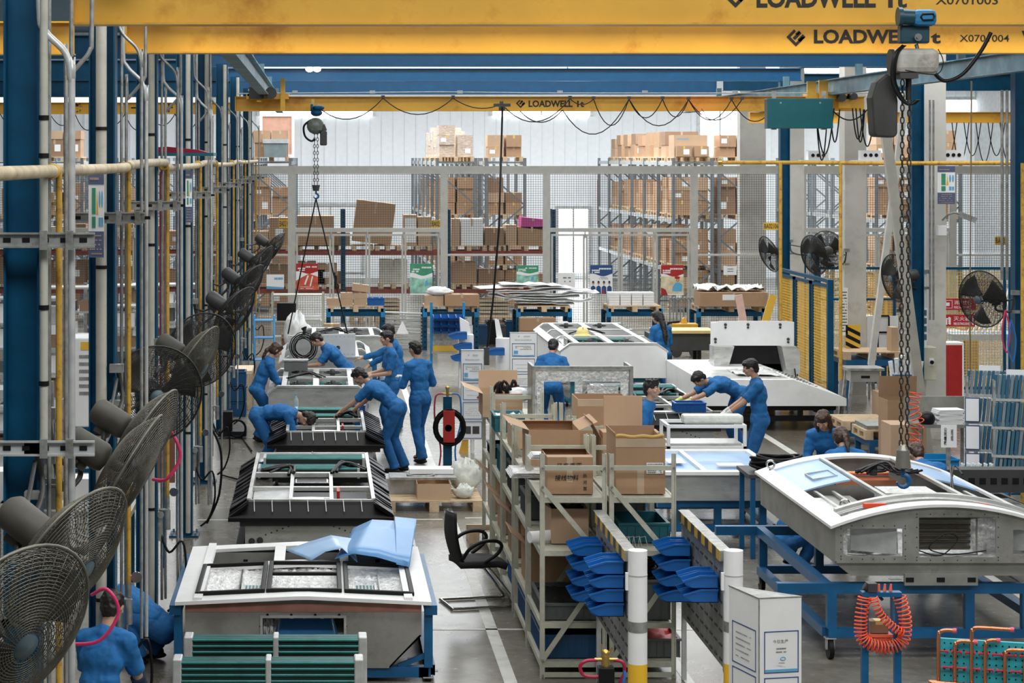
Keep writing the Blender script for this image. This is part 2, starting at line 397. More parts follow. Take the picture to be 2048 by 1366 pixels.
for px0, py0, px1, py1 in ((860, 1259, 1095, 1259), (1340, 1259, 1420, 1259), (395, 1040, 470, 1040), (790, 1039, 885, 1039), (425, 875, 505, 875), (930, 1036, 968, 1036), (870, 850, 1000, 850), (1330, 1010, 1400, 1010)):
    D = F*H/(py0-VY); line(xat(px0, D), D, xat(px1, D), D, .05)
for i, (px, py, w, mm) in enumerate(((830, 1250, 40, GPAINT), (838, 1269, 38, GPAINT), (846, 1342, 60, GPAINT), (840, 1316, 50, RPAINT), (820, 1050, 38, GPAINT), (846, 1224, 28, RPAINT), (1795, 1172, 30, RPAINT), (1790, 1158, 24, GPAINT), (825, 1180, 30, RPAINT))):
    D = F*H/(py-VY); line(xat(px-w/2, D), D, xat(px+w/2, D), D, .06, mm)
# walls: white ribbed cladding
wb = MB(); wb.box(-16, 24, 77, 77.2, 0, 9)
x = -15.8
while x < 23.8:
    wb.box(x, x+.05, 76.96, 77, 0, 9); x += .42
struct('wall_back', wb, M_('white_wall_cladding', (.84, .87, .89), .6, var=.03))
struct('wall_left', MB().box(-16.2, -16, 3, 78, 0, 9), M_('pale_wall', (.6, .62, .62), .7))
struct('wall_right', MB().box(24, 24.2, 3, 78, 0, 9), M_('pale_wall', (.6, .62, .62), .7))
cl = MB(); cl.plate(-16.2, 24.2, 3, 78, 9, 9.15, [(-4, 12.5, y-1.1, y+1.1) for y in (6.5, 14, 22, 30, 38, 46)]+[(-1, 23, 60, 69)], dx=50, dy=90)
struct('ceiling', cl, M_('dark_blue_ceiling', (.02, .08, .13), .7))
for i, y in enumerate((14, 22, 30, 38, 46)):
    struct('window_%d' % (i+1), MB().box(-4, 12.5, y-1.1, y+1.1, 9.02, 9.05), SKYL)
struct('window_14', MB().box(-4, 12.5, 5.4, 7.6, 9.02, 9.05), SKYL)  # unseen skylight added with the nearest light row to brighten the first crane
struct('window_6', MB().box(-1, 23, 60, 69, 9.02, 9.05), SKYL)
# back wall openings: daylit door, window strip, roller shutter
def wallrect(name, x0, y0, x1, y1, m, d=76.9, fr=None):
    o = struct(name, MB().box(xat(x0, d), xat(x1, d), d, d+.06, zat(y1, d), zat(y0, d)), m)
    if fr:
        X0, X1, Z0, Z1 = xat(x0, d), xat(x1, d), zat(y1, d), zat(y0, d); f = MB()
        for a in ((X0-.12, X1+.12, d-.06, d+.05, Z1, Z1+.12), (X0-.12, X0, d-.06, d+.05, Z0, Z1), (X1, X1+.12, d-.06, d+.05, Z0, Z1)): f.box(*a)
        f.box((X0+X1)/2-.03, (X0+X1)/2+.03, d-.03, d, Z0, Z1); q = f.build('window_frame', fr); q['kind'] = 'structure'; q.parent = o
    return o
wallrect('window_7', 1117, 418, 1176, 545, WINE, fr=GALV)
wallrect('window_8', 520, 216, 745, 231, WINE, fr=GALV)
wallrect('window_9', 985, 216, 1180, 231, WINE, fr=GALV)
wallrect('window_10', 1400, 216, 1480, 300, WINE, fr=GALV)
wallrect('window_11', -40, 195, 420, 212, WINE, fr=GALV)
wallrect('window_12', 1890, 200, 2040, 226, WINE, fr=GALV)
wallrect('door_1', 600, 412, 722, 545, M_('white_roller_shutter', (.86, .88, .9), .5, var=.02), fr=GALV)
wallrect('window_13', 480, 118, 1790, 141, WINE, d=76.9, fr=GALV)
# ================================================================ blue steel frame
CY = [7.4, 11.2, 15.3, 19.2, 24.5, 28.5, 33.9, 39.2, 45.8]
CX = -1.58
def column(loc, label, h=5.92, w=.19, d=.19):
    t = thing('steel_column', label, 'column', loc, group='blue steel columns of the crane frame')
    b = MB(); b.box(-w/2, -w/2+.012, -d/2, d/2, .02, h); b.box(w/2-.012, w/2, -d/2, d/2, .02, h); b.box(-w/2+.012, w/2-.012, -.005, .005, .02, h)
    b.build('column_shaft', BLUE, t); p = MB().box(-.17, .17, -.17, .17, 0, .02); p.build('base_plate', BLUE, t)
    q = MB()
    for sx in (-1, 1):
        for sy in (-1, 1): q.cyl((sx*.135, sy*.135, .02), (sx*.135, sy*.135, .05), .014, n=6)
    q.build('anchor_bolt', GREY, t); return t
names_l = ['nearest the camera beyond the left edge', 'wide in the foreground at the far left', 'with the white pipe strapped to its face', 'beside the squatting worker in blue', 'behind the wooden board', 'beside the pink looped hose', 'behind the fan cluster', 'next to the last of the fans', 'at the far end near the red poster']
for i, y in enumerate(CY): column((CX, y, 0), 'blue steel column in the left row, '+names_l[i])
RC = [(9.2, 27.6, 'tall and dark at the right picture edge'), (9.2, 32.4, 'behind the slanting brace bars'), (9.15, 41.4, 'thin, beside the small yellow location plate')]
for x, y, n in RC: column((x, y, 0), 'blue steel column in the right row, '+n, w=.19)
for x, y, n in ((17.0, 45, 'far off beyond the yellow mesh at the right'),): column((x, y, 0), 'blue steel column, '+n)
# transverse blue girders
for i, (y, n) in enumerate(((35.0, 'of the three under the yellow cranes'), (41.5, 'middle one of three under the yellow cranes'), (50.3, 'lowest of three under the yellow cranes'), (28.5, 'hidden mostly behind the second yellow beam'), (24.5, 'just above the second yellow beam'))):
    b = MB(); zt = 6.3 if y > 45 else 6.17; b.box(-2.0, 9.5, y-.1, y+.1, 5.92, 5.935); b.box(-2.0, 9.5, y-.1, y+.1, zt-.015, zt); b.box(-2.0, 9.5, y-.006, y+.006, 5.935, zt-.015)
    tag(b.build('roof_girder', M_('blue_girder_paint', (.006, .10, .24), .3, var=.1)), 'long blue cross girder, '+('topmost ' if i == 0 else '')+n, 'beam', 'blue cross girders')
for i, (x0, x1, y, z) in enumerate(((-16, -2, 36, 6.1), (-16, -2, 42, 5.95), (-16, -2, 50, 5.85), (9.6, 23, 42, 6.2), (9.6, 23, 50, 6.0))):
    b = MB(); b.box(x0, x1, y-.1, y+.1, z, z+.015); b.box(x0, x1, y-.1, y+.1, z+.385, z+.4); b.box(x0, x1, y-.006, y+.006, z, z+.4)
    tag(b.build('roof_girder', BLUE), 'blue cross girder of the '+('left' if x0 < 0 else 'right')+' neighbouring bay, '+['nearest of three', 'middle of three', 'farthest of three', 'nearer of two', 'farther of two'][i], 'beam', 'blue cross girders')
# runway rails
for x, n, m in ((-.95, 'running away at the upper left above the hoist chain', TEALB), (8.7, 'slanting down at the upper right behind the big hoist', TEALB)):
    b = MB(); b.box(x-.08, x+.08, 16.6, 50, 5.47, 5.485); b.box(x-.08, x+.08, 16.6, 50, 5.72, 5.735); b.box(x-.006, x+.006, 16.6, 50, 5.485, 5.72)
    t = tag(b.build('crane_runway', m), 'grey-blue crane runway rail '+n, 'rail')
    if x < 0: pass
    h = MB()
    for y in (24.5, 28.5, 33.9, 39.2, 45.8): h.box(x-.05, x+.05, y-.05, y+.05, 5.735, 5.92)
    h.build('hanger', m, t)
# ================================================================ bridge cranes
def logo(mb, x, y, z, k):
    # diamond of two nested angular strokes, k = height
    def q(pts): mb.prism([(x+a*k, z+b*k) for a, b in pts], 'y', y-.002, y)
    q([(-.62, .1), (.0, -.52), (.0, -.27), (-.36, .1)]); q([(-.62, .1), (-.36, .1), (.0, .46), (-.12, .6)])
    q([(.0, -.52), (.62, .1), (.36, .1), (.0, -.27)])
    q([(.62, .1), (.44, .28), (.10, -.06), (.28, -.24)][::1]); q([(-.22, .05), (-.06, -.1), (.36, .33), (.22, .46)]); q([(-.05, .3), (.08, .2), (.3, .42), (.18, .52)])
def girder(y, x0, x1, label, z0=5.18, hgt=.25):
    t = thing('bridge_crane', label, 'crane', (x0, y, z0), group='yellow one-tonne bridge cranes'); W = x1-x0
    b = MB(); b.box(0, W, -.012, .012, .012, hgt-.012); b.box(0, W, -.09, .09, 0, .012); b.box(0, W, -.09, .09, hgt-.012, hgt); b.box(0, .012, -.09, .09, .012, hgt-.012)
    b.build('girder', YEL, t)
    e = MB()
    for xx in (.28, W-.3) if W < 12 else (.28,):
        e.box(xx-.06, xx+.06, -.3, .3, hgt, hgt+.035)
        for s in (-.25, .25): e.cyl((xx-.05, s, hgt+.06), (xx+.05, s, hgt+.06), .04)
    e.build('end_truck', TEAL, t); return t
def letters(t, items):
    for nm, tx, x, z, h, w, y in items:
        b = MB()
        if tx == '@': logo(b, x, y, z+h/2, h)
        else: b.text(tx, (x, y, z), h, off=(.035 if nm == 'crane_lettering' else .006), width=w, depth=.002)
        b.build(nm, LETTER, t)
c1 = girder(12.35, -1.45, 6.6, 'nearest yellow bridge crane beam along the very top of the view')
s1 = 340.
def lx(px, s, x0): return (px-VX)/s-x0
letters(c1, [('crane_logo', '@', lx(1470, s1, -1.45), .105, .115, 0, -.014), ('crane_lettering', 'LOADWELL', lx(1512, s1, -1.45), .102, .118, 238/s1, -.014), ('crane_lettering', '1t', lx(1775, s1, -1.45), .102, .10, 37/s1, -.014), ('crane_number', 'X0701003', lx(1870, s1, -1.45), .122, .05, 124/s1, -.014)])
c2 = girder(15.7, -1.45, 7.6, 'second yellow bridge crane beam, below and behind the nearest one'); s2 = 267.5
letters(c2, [('crane_logo', '@', lx(1591, s2, -1.45), .055, .115, 0, -.014), ('crane_lettering', 'LOADWELL', lx(1627, s2, -1.45), .075, .105, 208/s2, -.014), ('crane_lettering', '1t', lx(1846, s2, -1.45), .075, .09, 17/s2*2, -.014), ('crane_number', 'X0701004', lx(1918, s2, -1.45), .088, .052, 99/s2, -.014), ('crane_lettering', 'V', lx(2042, s2, -1.45), .06, .11, .1, -.014)])
c3 = girder(35.9, -1.45, 9.3, 'farthest yellow bridge crane beam with looped cable and small hoist', 5.2); s3 = 117.
letters(c3, [('crane_logo', '@', lx(1041, s3, -1.45), .055, .13, 0, -.014), ('crane_lettering', 'LOADWELL', lx(1057, s3, -1.45), .07, .115, 88/s3, -.014), ('crane_lettering', '1t', lx(1154, s3, -1.45), .07, .11, 14/s3, -.014)])
c4 = girder(45, -16, -1.8, 'yellow crane beam of the left neighbouring bay with big characters', 5.34); s4 = F/45
letters(c4, [('crane_lettering', '第', lx(148, s4, -16), .04, .19, .2, -.014), ('crane_lettering', '一', lx(262, s4, -16), .12, .03, .2, -.014), ('crane_lettering', '十', lx(330, s4, -16), .04, .18, .17, -.014)])
c5 = girder(48, 9.8, 23, 'yellow crane beam of the right neighbouring bay beyond the white pillar', 5.2)
girder(15.9, -9, -1.86, 'yellow crane beam end of the left bay behind the first column'); girder(12.2, -9, -2.08, 'yellow crane beam end at the very top left corner')
# festoon cables
def sag(p, q, d, n=10): p, q = Vector(p), Vector(q); return [p.lerp(q, i/n)-Vector((0, 0, 4*d*(i/n)*(1-i/n))) for i in range(n+1)]
fb = thing('festoon_cable', 'looped black cable hanging in swags along the farthest yellow crane beam', 'cable', (0, 35.6, 5.35))
fx = [xat(a, 35.6) for a in (640, 765, 905, 1003)]
def swag(par, pts, dep, base, r=.009, nm='cable_loop'):
    b = MB()
    for (a, d) in zip(zip(pts, pts[1:]), dep): b.tube(sag((a[0][0]-base[0], a[0][1]-base[1], a[0][2]-base[2]), (a[1][0]-base[0], a[1][1]-base[1], a[1][2]-base[2]), d), r, 5)
    b.build(nm, BLACK, par)
P1 = [(xat(a, 35.6), 35.6, zat(b, 35.6)) for a, b in ((632, 210), (766, 196), (906, 196), (1003, 208), (1140, 197), (1187, 198), (1258, 198), (1325, 198), (1377, 199), (1463, 199), (1540, 225))]
swag(fb, P1, [.3, .28, .12, .35, .1, .45, .32, .3, .35, .25], (0, 35.6, 5.35))
P2 = [(xat(a, 35.5), 35.5, zat(b, 35.5)) for a, b in ((1040, 222), (1125, 220), (1258, 198), (1377, 199), (1484, 199))]
swag(fb, P2, [.2, .5, .45, .35], (0, 35.6, 5.35))
q = MB()
for p in P1[1:-1]+P2[2:]: q.cbox((p[0], p[1]-35.6, p[2]-5.35+.02), .06, .04, .05)
q.build('cable_trolley', DKGREY, fb)
q = MB(); q.tube([(-1.4, 0, .14), (2, 0, .17), (4, 0, .15), (9.3, 0, .15)], .01, 5)
for a in (590, 745, 920, 1120, 1290, 1470): q.cbox((xat(a, 35.6), 0, .17), .09, .04, .05)
q.build('guide_wire', GALV, fb)
pb = thing('pendant_cable', 'long thin dark control cable hanging from the far crane beam', 'cable', (xat(1005, 35.2), 35.2, 0))
b = MB(); b.tube([(0, .2, zat(213, 35.2)), (0, 0, zat(215, 35.2)), (-.06, 0, 3.2), (-.16, 0, 2), (-.26, 0, 1.2)], .017, 6); b.build('cable', BLACK, pb)
b = MB(); b.cbox((0, .1, zat(210, 35.2)), .28, .1, .05); b.cbox((0, .1, zat(217, 35.2)), .1, .09, .06); b.build('bracket', DKGREY, pb)
b = MB(); b.cbox((-.27, 0, 1.08), .09, .08, .3); b.build('push_button_box', DKGREY, pb)
# wire loops at the right end of the far crane
rl = thing('cable_bundle', 'tangle of thin black cables drooping right of the teal box', 'cable', (8.7, 34.6, 5.1)); b = MB(); rr = random.Random(3)
for i, (a, c, dd) in enumerate(((1668, 1632, .75), (1660, 1680, .55), (1712, 1730, .55), (1720, 1750, .62), (1705, 1728, .5), (1745, 1780, .4), (1632, 1656, .85))):
    b.tube(sag((xat(a, 34.6)-8.7, 0, .12), (xat(c, 34.6)-8.7, .02, .1), dd, 14), .012, 5)
b.tube(sag((xat(1664, 34.6)-8.7, 0, .1), (xat(1740, 34.6)-8.7, 0, .15), .2), .012, 5); b.build('cable_loop', BLACK, rl)
rl = thing('festoon_cable', 'thin cable in loops under the crane beam beyond the white pillar', 'cable', (14, 47.5, 5.2)); b = MB()
for i in range(7): b.tube(sag((xat(1880+i*24, 47.5)-14, 0, 0), (xat(1880+i*24+34, 47.5)-14, 0, 0), .75+.15*(i % 2), 12), .012, 5)
b.build('cable_loop', BLACK, rl)
rl = thing('festoon_cable', 'thin cable in loops under the crane beam of the left bay', 'cable', (-8, 44.6, 5.34)); b = MB()
for i in range(8): b.tube(sag((xat(0+i*50, 44.6)+8, 0, 0), (xat(50+i*50, 44.6)+8, 0, 0), .25+.1*(i % 2), 12), .01, 5)
b.build('cable_loop', BLACK, rl)
# teal electrical box
t = thing('control_cabinet', 'dark teal rectangular electrical box hung under the far crane', 'electrical box', (xat(1598, 34.3), 34.3, zat(257, 34.3)))
w = 131*34.3/F; h = 60*34.3/F
MB().box(-w/2, w/2, -.1, .15, 0, h).build('cabinet_body', M_('dark_teal_enamel', (.004, .10, .12), .4, var=.1), t, bevel=.01)
b = MB()
for sx in (-1, 1): b.box(sx*w*.38-.03, sx*w*.38+.03, -.05, .1, -.02, 0); b.box(sx*w*.38-.03, sx*w*.38+.03, -.02, .05, h, h+.12); b.cyl((sx*w*.3, -.105, h*.85), (sx*w*.3, -.1, h*.85), .015)
b.build('mounting_lug', GREY, t)
t = thing('end_carriage', 'small yellow crane end carriage with motor at the right rail', 'crane part', (8.7, 35.9, 5.3))
b = MB(); b.box(-.42, .28, -.3, .1, .1, .22); b.box(-.45, -.3, -.35, -.3, .1, .4); b.box(-.25, -.1, -.35, -.3, .1, .42); b.box(.1, .3, -.3, -.25, -.05, .15); b.build('carriage_frame', YEL, t)
b = MB(); b.cyl((.12, -.45, .12), (.12, -.2, .12), .07); b.cyl((.32, -.45, .14), (.32, -.2, .14), .06); b.box(-.0, .1, -.4, -.3, .25, .45); b.build('drive_motor', DKGREY, t)
t = thing('end_carriage', 'small yellow crane end carriage with dark motor at the left rail', 'crane part', (-.95, 35.9, 5.3))
b = MB(); b.box(-.3, .42, -.3, .1, .1, .2); b.box(.28, .36, -.35, -.3, -.1, .45); b.box(-.12, -.04, -.35, -.3, .05, .45); b.build('carriage_frame', YEL, t)
b = MB(); b.cyl((.12, -.45, .2), (.12, -.2, .2), .1); b.box(-.25, 0, -.4, -.3, .1, .3); b.build('drive_motor', DKGREY, t)
# red beacon and roof lamps
t = thing('beacon_lamp', 'small glowing red warning lamp under the far crane beam', 'lamp', (xat(1409, 35.4), 35.4, zat(229, 35.4)))
MB().ell((0, 0, 0), .045).build('lamp_dome', REDE, t); MB().cyl((0, 0, .03), (0, .25, .1), .012).build('stem', DKGREY, t)
for a in (619, 634):
    t = thing('roof_lamp', 'small bright roof lamp above the far blue girders, '+('left' if a == 619 else 'right')+' one of the close pair', 'lamp', (xat(a, 38), 38, zat(138.5, 38)), group='pair of roof lamps')
    MB().ell((0, 0, 0), (.07, .07, .05)).build('lamp_glass', LAMPE, t); b = MB(); b.cyl((0, 0, .04), (0, 0, .12), .06, .03); b.cyl((0, 0, .1), (0, 0, 2.6), .008, n=5); b.build('lamp_hood', GALV, t)
# ================================================================ hoists
def chain(mb, p, q, r=.011, pitch=.042):
    p, q = Vector(p), Vector(q); n = int((q-p).length/pitch); d = (q-p).normalized(); a, c = frame(d)
    for i in range(n):
        m = p.lerp(q, (i+.5)/n); u = a if i % 2 else c
        mb.tube([m+u*r*1.2*cos(t)+d*pitch*.62*sin(t) for t in [2*pi*k/8 for k in range(8)]], r*.42, 4, closed=True)
def hook(mb, c, s):
    c = Vector(c); pts = [c+Vector((.0, 0, .9))*s, c+Vector((0, 0, .45))*s]+arc(c, .42*s, radians(100), radians(-170), 12, (1, 0, 0), (0, 0, 1))
    mb.tube(pts, [s*.14, s*.16]+[s*(.16+.06*sin(pi*i/12)-.008*i) for i in range(13)], 8)
t = thing('chain_hoist', 'large pale electric chain hoist with black chain bag on nearest crane beam', 'hoist', (xat(1825, 12.2), 12.2, 4.9))
k = 12.2/F
def hp(px, py, dy=0): return Vector((xat(px, 12.2)-xat(1825, 12.2), dy, zat(py, 12.2)-4.9))
b = MB(); b.box(hp(1782, 0).x, hp(1871, 0).x, -.1, .12, hp(0, 148).z, hp(0, 98).z); b.build('hoist_housing', HOISTG, t, bevel=.035)
b = MB(); b.box(hp(1790, 0).x, hp(1826, 0).x, -.11, .11, hp(0, 158).z, hp(0, 147).z); b.cyl(hp(1779, 124, 0), hp(1786, 124, 0), .075, n=16); b.build('hoist_base', DKGREY, t)
b = MB(); b.box(hp(1812, 0).x, hp(1860, 0).x, -.16, .0, hp(0, 55).z, hp(0, 22).z); b.build('trolley_motor', M_('blue_motor_enamel', (.02, .2, .42), .4), t, bevel=.03)
b = MB(); b.tube([(hp(a, c, -.164)) for a, c in ((1829, 32), (1850, 31), (1853, 37), (1850, 43), (1830, 44), (1826, 38))], .006, 5, closed=True); b.build('motor_badge', BLACK, t)
b = MB(); b.cyl(hp(1786, 36, -.12), hp(1815, 37, -.12), .045, n=16); b.cyl(hp(1784, 36, -.12), hp(1792, 36, -.12), .055, n=16); b.box(hp(1792, 0).x, hp(1850, 0).x, -.1, -.02, hp(0, 88).z, hp(0, 52).z); b.build('trolley_frame', M_('dark_teal_casting', (.008, .055, .08), .4), t, bevel=.01)
b = MB(); b.cyl(hp(1824, 77, -.13), hp(1824, 77, -.1), .022); b.cyl(hp(1824, 77, -.14), hp(1824, 77, -.12), .012); b.tube([hp(1806, 90), hp(1803, 98), hp(1806, 104)], .012); b.tube([hp(1832, 88), hp(1835, 98), hp(1830, 106)], .012); b.build('suspension_pin', CHROME, t)
b = MB(); b.X = None
prof = [(-.085, .0), (.07, -.03), (.085, .27), (.08, .33), (-.04, .36), (-.085, .26)]
o = hp(1764, 272); b.prism([(o.x+u, o.z+w) for u, w in ((-.065, .01), (-.05, -.005), (.05, -.01), (.07, .01), (.072, .2), (.05, .33), (.01, .36), (-.05, .31), (-.078, .22))], 'y', -.08, .06); b.build('chain_bag', M_('worn_black_bag', (.04, .042, .038), .6, var=.3), t, bevel=.012)
b = MB(); pts = smooth_path([hp(1795, 92, -.09), hp(1775, 112, -.13), hp(1770, 160, -.13), hp(1785, 195, -.12), hp(1805, 210, -.1), hp(1822, 200, -.08)], 5); b.sheet(lambda u, v: pts[min(int(u*(len(pts)-1)+.5), len(pts)-1)]+Vector((v*.035, v*.02, 0)), 24, 1, .006); b.build('bag_strap', BLACK, t)
b = MB(); b.tube(smooth_path([hp(1870, 148), hp(1890, 162), hp(1925, 148), hp(1960, 105), hp(1982, 65)], 6), .012, 6); b.build('power_cable', BLACK, t)
b = MB(); b.tube(smooth_path([hp(1866, 100, -.1), hp(1876, 125, -.1), hp(1862, 150, -.1), hp(1800, 142, -.11)], 6), .003, 4); b.build('guard_wire', BLACK, t)
b = MB(); chain(b, hp(1805, 160), hp(1802, 905), .009, .036); b.build('lifting_chain', CHAINM if 'CHAINM' in globals() else M_('dark_chain_steel', (.05, .05, .045), .4, .7), t)
b = MB(); chain(b, hp(1819, 195), hp(1814, 905), .009, .036); b.tube([hp(1817, 150), hp(1817, 200)], .018, 8); b.build('lifting_chain', MATS['dark_chain_steel'], t)
b = MB(); b.cyl(hp(1806, 900), hp(1806, 935), .035, .045, n=14); b.cyl(hp(1806, 890), hp(1806, 902), .02, .035, n=12); b.build('hook_block', M_('worn_steel', (.28, .27, .24), .4, .6), t)
b = MB(); hook(b, hp(1806, 962), .085); b.build('lifting_hook', M_('blue_hook_paint', (.01, .09, .25), .35), t)
# small hoist
t = thing('chain_hoist', 'small dark chain hoist hanging from the farthest crane beam', 'hoist', (xat(632, 35.7), 35.7, 5.0)); 
def hq(px, py, dy=0): return Vector((xat(px, 35.7)-xat(632, 35.7), dy, zat(py, 35.7)-5.0))
b = MB(); b.ell(hq(631, 252), (.15, .14, .14)); b.box(hq(622, 0).x, hq(644, 0).x, -.12, .1, hq(0, 262).z, hq(0, 242).z); b.build('hoist_housing', M_('grey_green_enamel', (.13, .15, .13), .4), t, bevel=.02)
b = MB(); b.box(hq(623, 0).x, hq(629, 0).x, -.06, .0, hq(0, 226).z, hq(0, 198).z); b.build('trolley_plate', BRASS, t)
b = MB(); b.ell(hq(633, 226, -.1), (.1, .09, .06)); b.ell(hq(637, 216, -.1), (.1, .08, .05)); b.cyl(hq(621, 215, -.1), hq(626, 215, -.1), .07); b.build('trolley_motor', BLUE, t)
b = MB(); b.box(hq(640, 0).x, hq(654, 0).x, -.08, .08, hq(0, 291).z, hq(0, 262).z); b.cyl(hq(647, 264), hq(641, 252), .07, .08); b.build('chain_bag', DKGREY, t, bevel=.02)
b = MB(); b.tube(smooth_path([hq(622, 240), hq(608, 252), hq(610, 272), hq(622, 282), hq(630, 278)], 5), .02, 6); b.build('bag_strap', BLACK, t)
for a in (629, 635): b = MB(); chain(b, hq(a, 262), hq(a, 370), .014, .055); b.build('lifting_chain', MATS['dark_chain_steel'], t)
b = MB(); b.cyl(hq(632, 370), hq(632, 382), .07, .05, n=12); b.build('hook_block', DKGREY, t); b = MB(); hook(b, hq(632, 392), .1); b.build('lifting_hook', M_('blue_hook_paint', (.01, .09, .25), .35), t)
# the lifted panel on slings
t = thing('lifted_panel', 'pale grey riveted sheet panel hanging upright from the small hoist', 'sheet metal panel', (xat(645, 35.7), 35.7, zat(712, 35.7)))
def hr(px, py, dy=0): return Vector((xat(px, 35.7)-xat(645, 35.7), dy, zat(py, 35.7)-zat(712, 35.7)))
b = MB(); b.prism([(hr(578, 0).x, hr(0, 715).z), (hr(711, 0).x, hr(0, 712).z), (hr(711, 0).x, hr(0, 667).z), (hr(576, 0).x, hr(0, 671).z)], 'y', -.03, .03); b.build('panel_sheet', M_('pale_panel_enamel', (.58, .6, .6), .45, var=.05), t)
b = MB()
for i in range(16): b.ell(hr(582+i*8.2, 673, -.031), .008, nu=6, nv=4); b.ell(hr(582+i*8.2, 708, -.031), .008, nu=6, nv=4)
b.build('rivets', GREY, t); b = MB(); b.cyl(hr(676, 695, -.05), hr(676, 695, -.02), .035); b.build('grommet', DKGREY, t)
t2 = thing('lifting_sling', 'thin steel rope sling spread from the small hook down to the panel', 'sling', (0, 35.7, 3.6))
b = MB()
for a, c in ((576, 668), (695, 668)): b.tube([Wp(632, 397, 35.7)-Vector((0, 35.7, 3.6)), Wp(a, c, 35.7)-Vector((0, 35.7, 3.6))], .012, 5)
b.build('rope_leg', BLACK, t2)
t = thing('cable_coil', 'thick coil of black cable hung over the upright grey panel', 'cable', (xat(607, 35.5), 35.5, zat(690, 35.5)))
b = MB(); rr = random.Random(5)
for i in range(9):
    R = .17+rr.uniform(-.04, .06); ph = rr.uniform(0, 6); b.tube([(R*cos(a)*1.05, -.02+.03*sin(2*a+ph)-i*.006, R*1.1*sin(a)+rr.uniform(-.008, .008)-.03) for a in [2*pi*j/22 for j in range(22)]], .008, 5, closed=True)
b.tube([(0, 0, .17), (.03, .02, .3), (-.02, .05, .26)], .03, 6); b.build('cable_turns', RUBBER, t)
# ================================================================ mesh fence of the stock hall
FY = 52.5; fs = F/FY
def fx_(px): return (px-VX)/fs
FZT = 4.2
def wires(b, x0, x1, z0, z1, y, p=.06, t=.0065):
    n = int((x1-x0)/p)
    for i in range(1, n+1): x = x0+(x1-x0)*i/(n+1); b.box(x-t/2, x+t/2, y-t/2, y+t/2, z0, z1)
    n = int((z1-z0)/p)
    for i in range(1, n+1): z = z0+(z1-z0)*i/(n+1); b.box(x0, x1, y+t/2, y+t*1.5, z-t/2, z+t/2)
def rectframe(b, x0, x1, z0, z1, y, w=.05, d=.05):
    b.box(x0, x0+w, y-d/2, y+d/2, z0, z1); b.box(x1-w, x1, y-d/2, y+d/2, z0, z1); b.box(x0+w, x1-w, y-d/2, y+d/2, z0, z0+w); b.box(x0+w, x1-w, y-d/2, y+d/2, z1-w, z1)
posts = [(-170, 'n'), (-25, 'w'), (278, 'n'), (583, 'w'), (888, 'n'), (1093, 'w'), (1388, 'n'), (1605, 'w'), (1905, 'n'), (2100, None)]
fl = ['wide tall grey mesh gate section at the left edge', 'far left grey mesh fence section behind the pipes', 'x', 'grey mesh double gate hung with the red poster', 'narrow grey mesh fence section left of centre', 'grey mesh double gate hung with the navy poster', 'narrow grey mesh fence section beside the concrete pillar', 'grey mesh section behind the white pillars', 'rightmost grey mesh fence section']
for i, ((px, k), (qx, _)) in enumerate(zip(posts, posts[1:])):
    x0, x1 = fx_(px), fx_(qx)
    lab = {0: 'grey mesh fence section cut off by the left picture edge', 1: 'wide grey mesh gate section seen between the first pipes', 2: 'narrow grey mesh fence section behind the crowded left pipes'}.get(i, fl[i])
    t = thing('mesh_fence', lab, 'fence', ((x0+x1)/2, FY, 0), group='grey wire mesh fence sections'); a = (x1-x0)/2
    b = MB(); b.box(-a, -a+.09, -.05, .05, 0, FZT); b.box(a-.09, a, -.05, .05, 0, FZT); b.build('fence_post', FENCEP, t)
    b = MB(); b.box(-a+.09, a-.09, -.05, .05, FZT-.1, FZT); b.box(-a+.09, a-.09, -.06, -.05, FZT-.2, FZT-.1)
    zm = 2.55 if k == 'w' else 1.95
    b.box(-a+.09, a-.09, -.05, .05, zm, zm+.1 if k == 'w' else zm+.05); b.build('fence_rail', FENCEP, t)
    b = MB(); wires(b, -a+.09, a-.09, zm+.1, FZT-.1, 0)
    if k == 'n': wires(b, -a+.09, a-.09, .05, zm, 0)
    b.build('wire_mesh', WIRE, t)
    if k == 'w':
        for j in range(4):
            u0 = -a+.1+(2*a-.2)*j/4+.012; u1 = -a+.1+(2*a-.2)*(j+1)/4-.012
            b = MB(); rectframe(b, u0, u1, .08, 2.5, 0); g = b.build('gate_leaf', FENCEP, t)
            b = MB(); wires(b, u0+.05, u1-.05, .13, 2.45, 0); b.build('wire_mesh', WIRE, g)
            b = MB(); b.cyl((u1, -.05, 2.4), (u1, -.05, 2.56), .02, n=6); b.build('hinge', GALV, g)
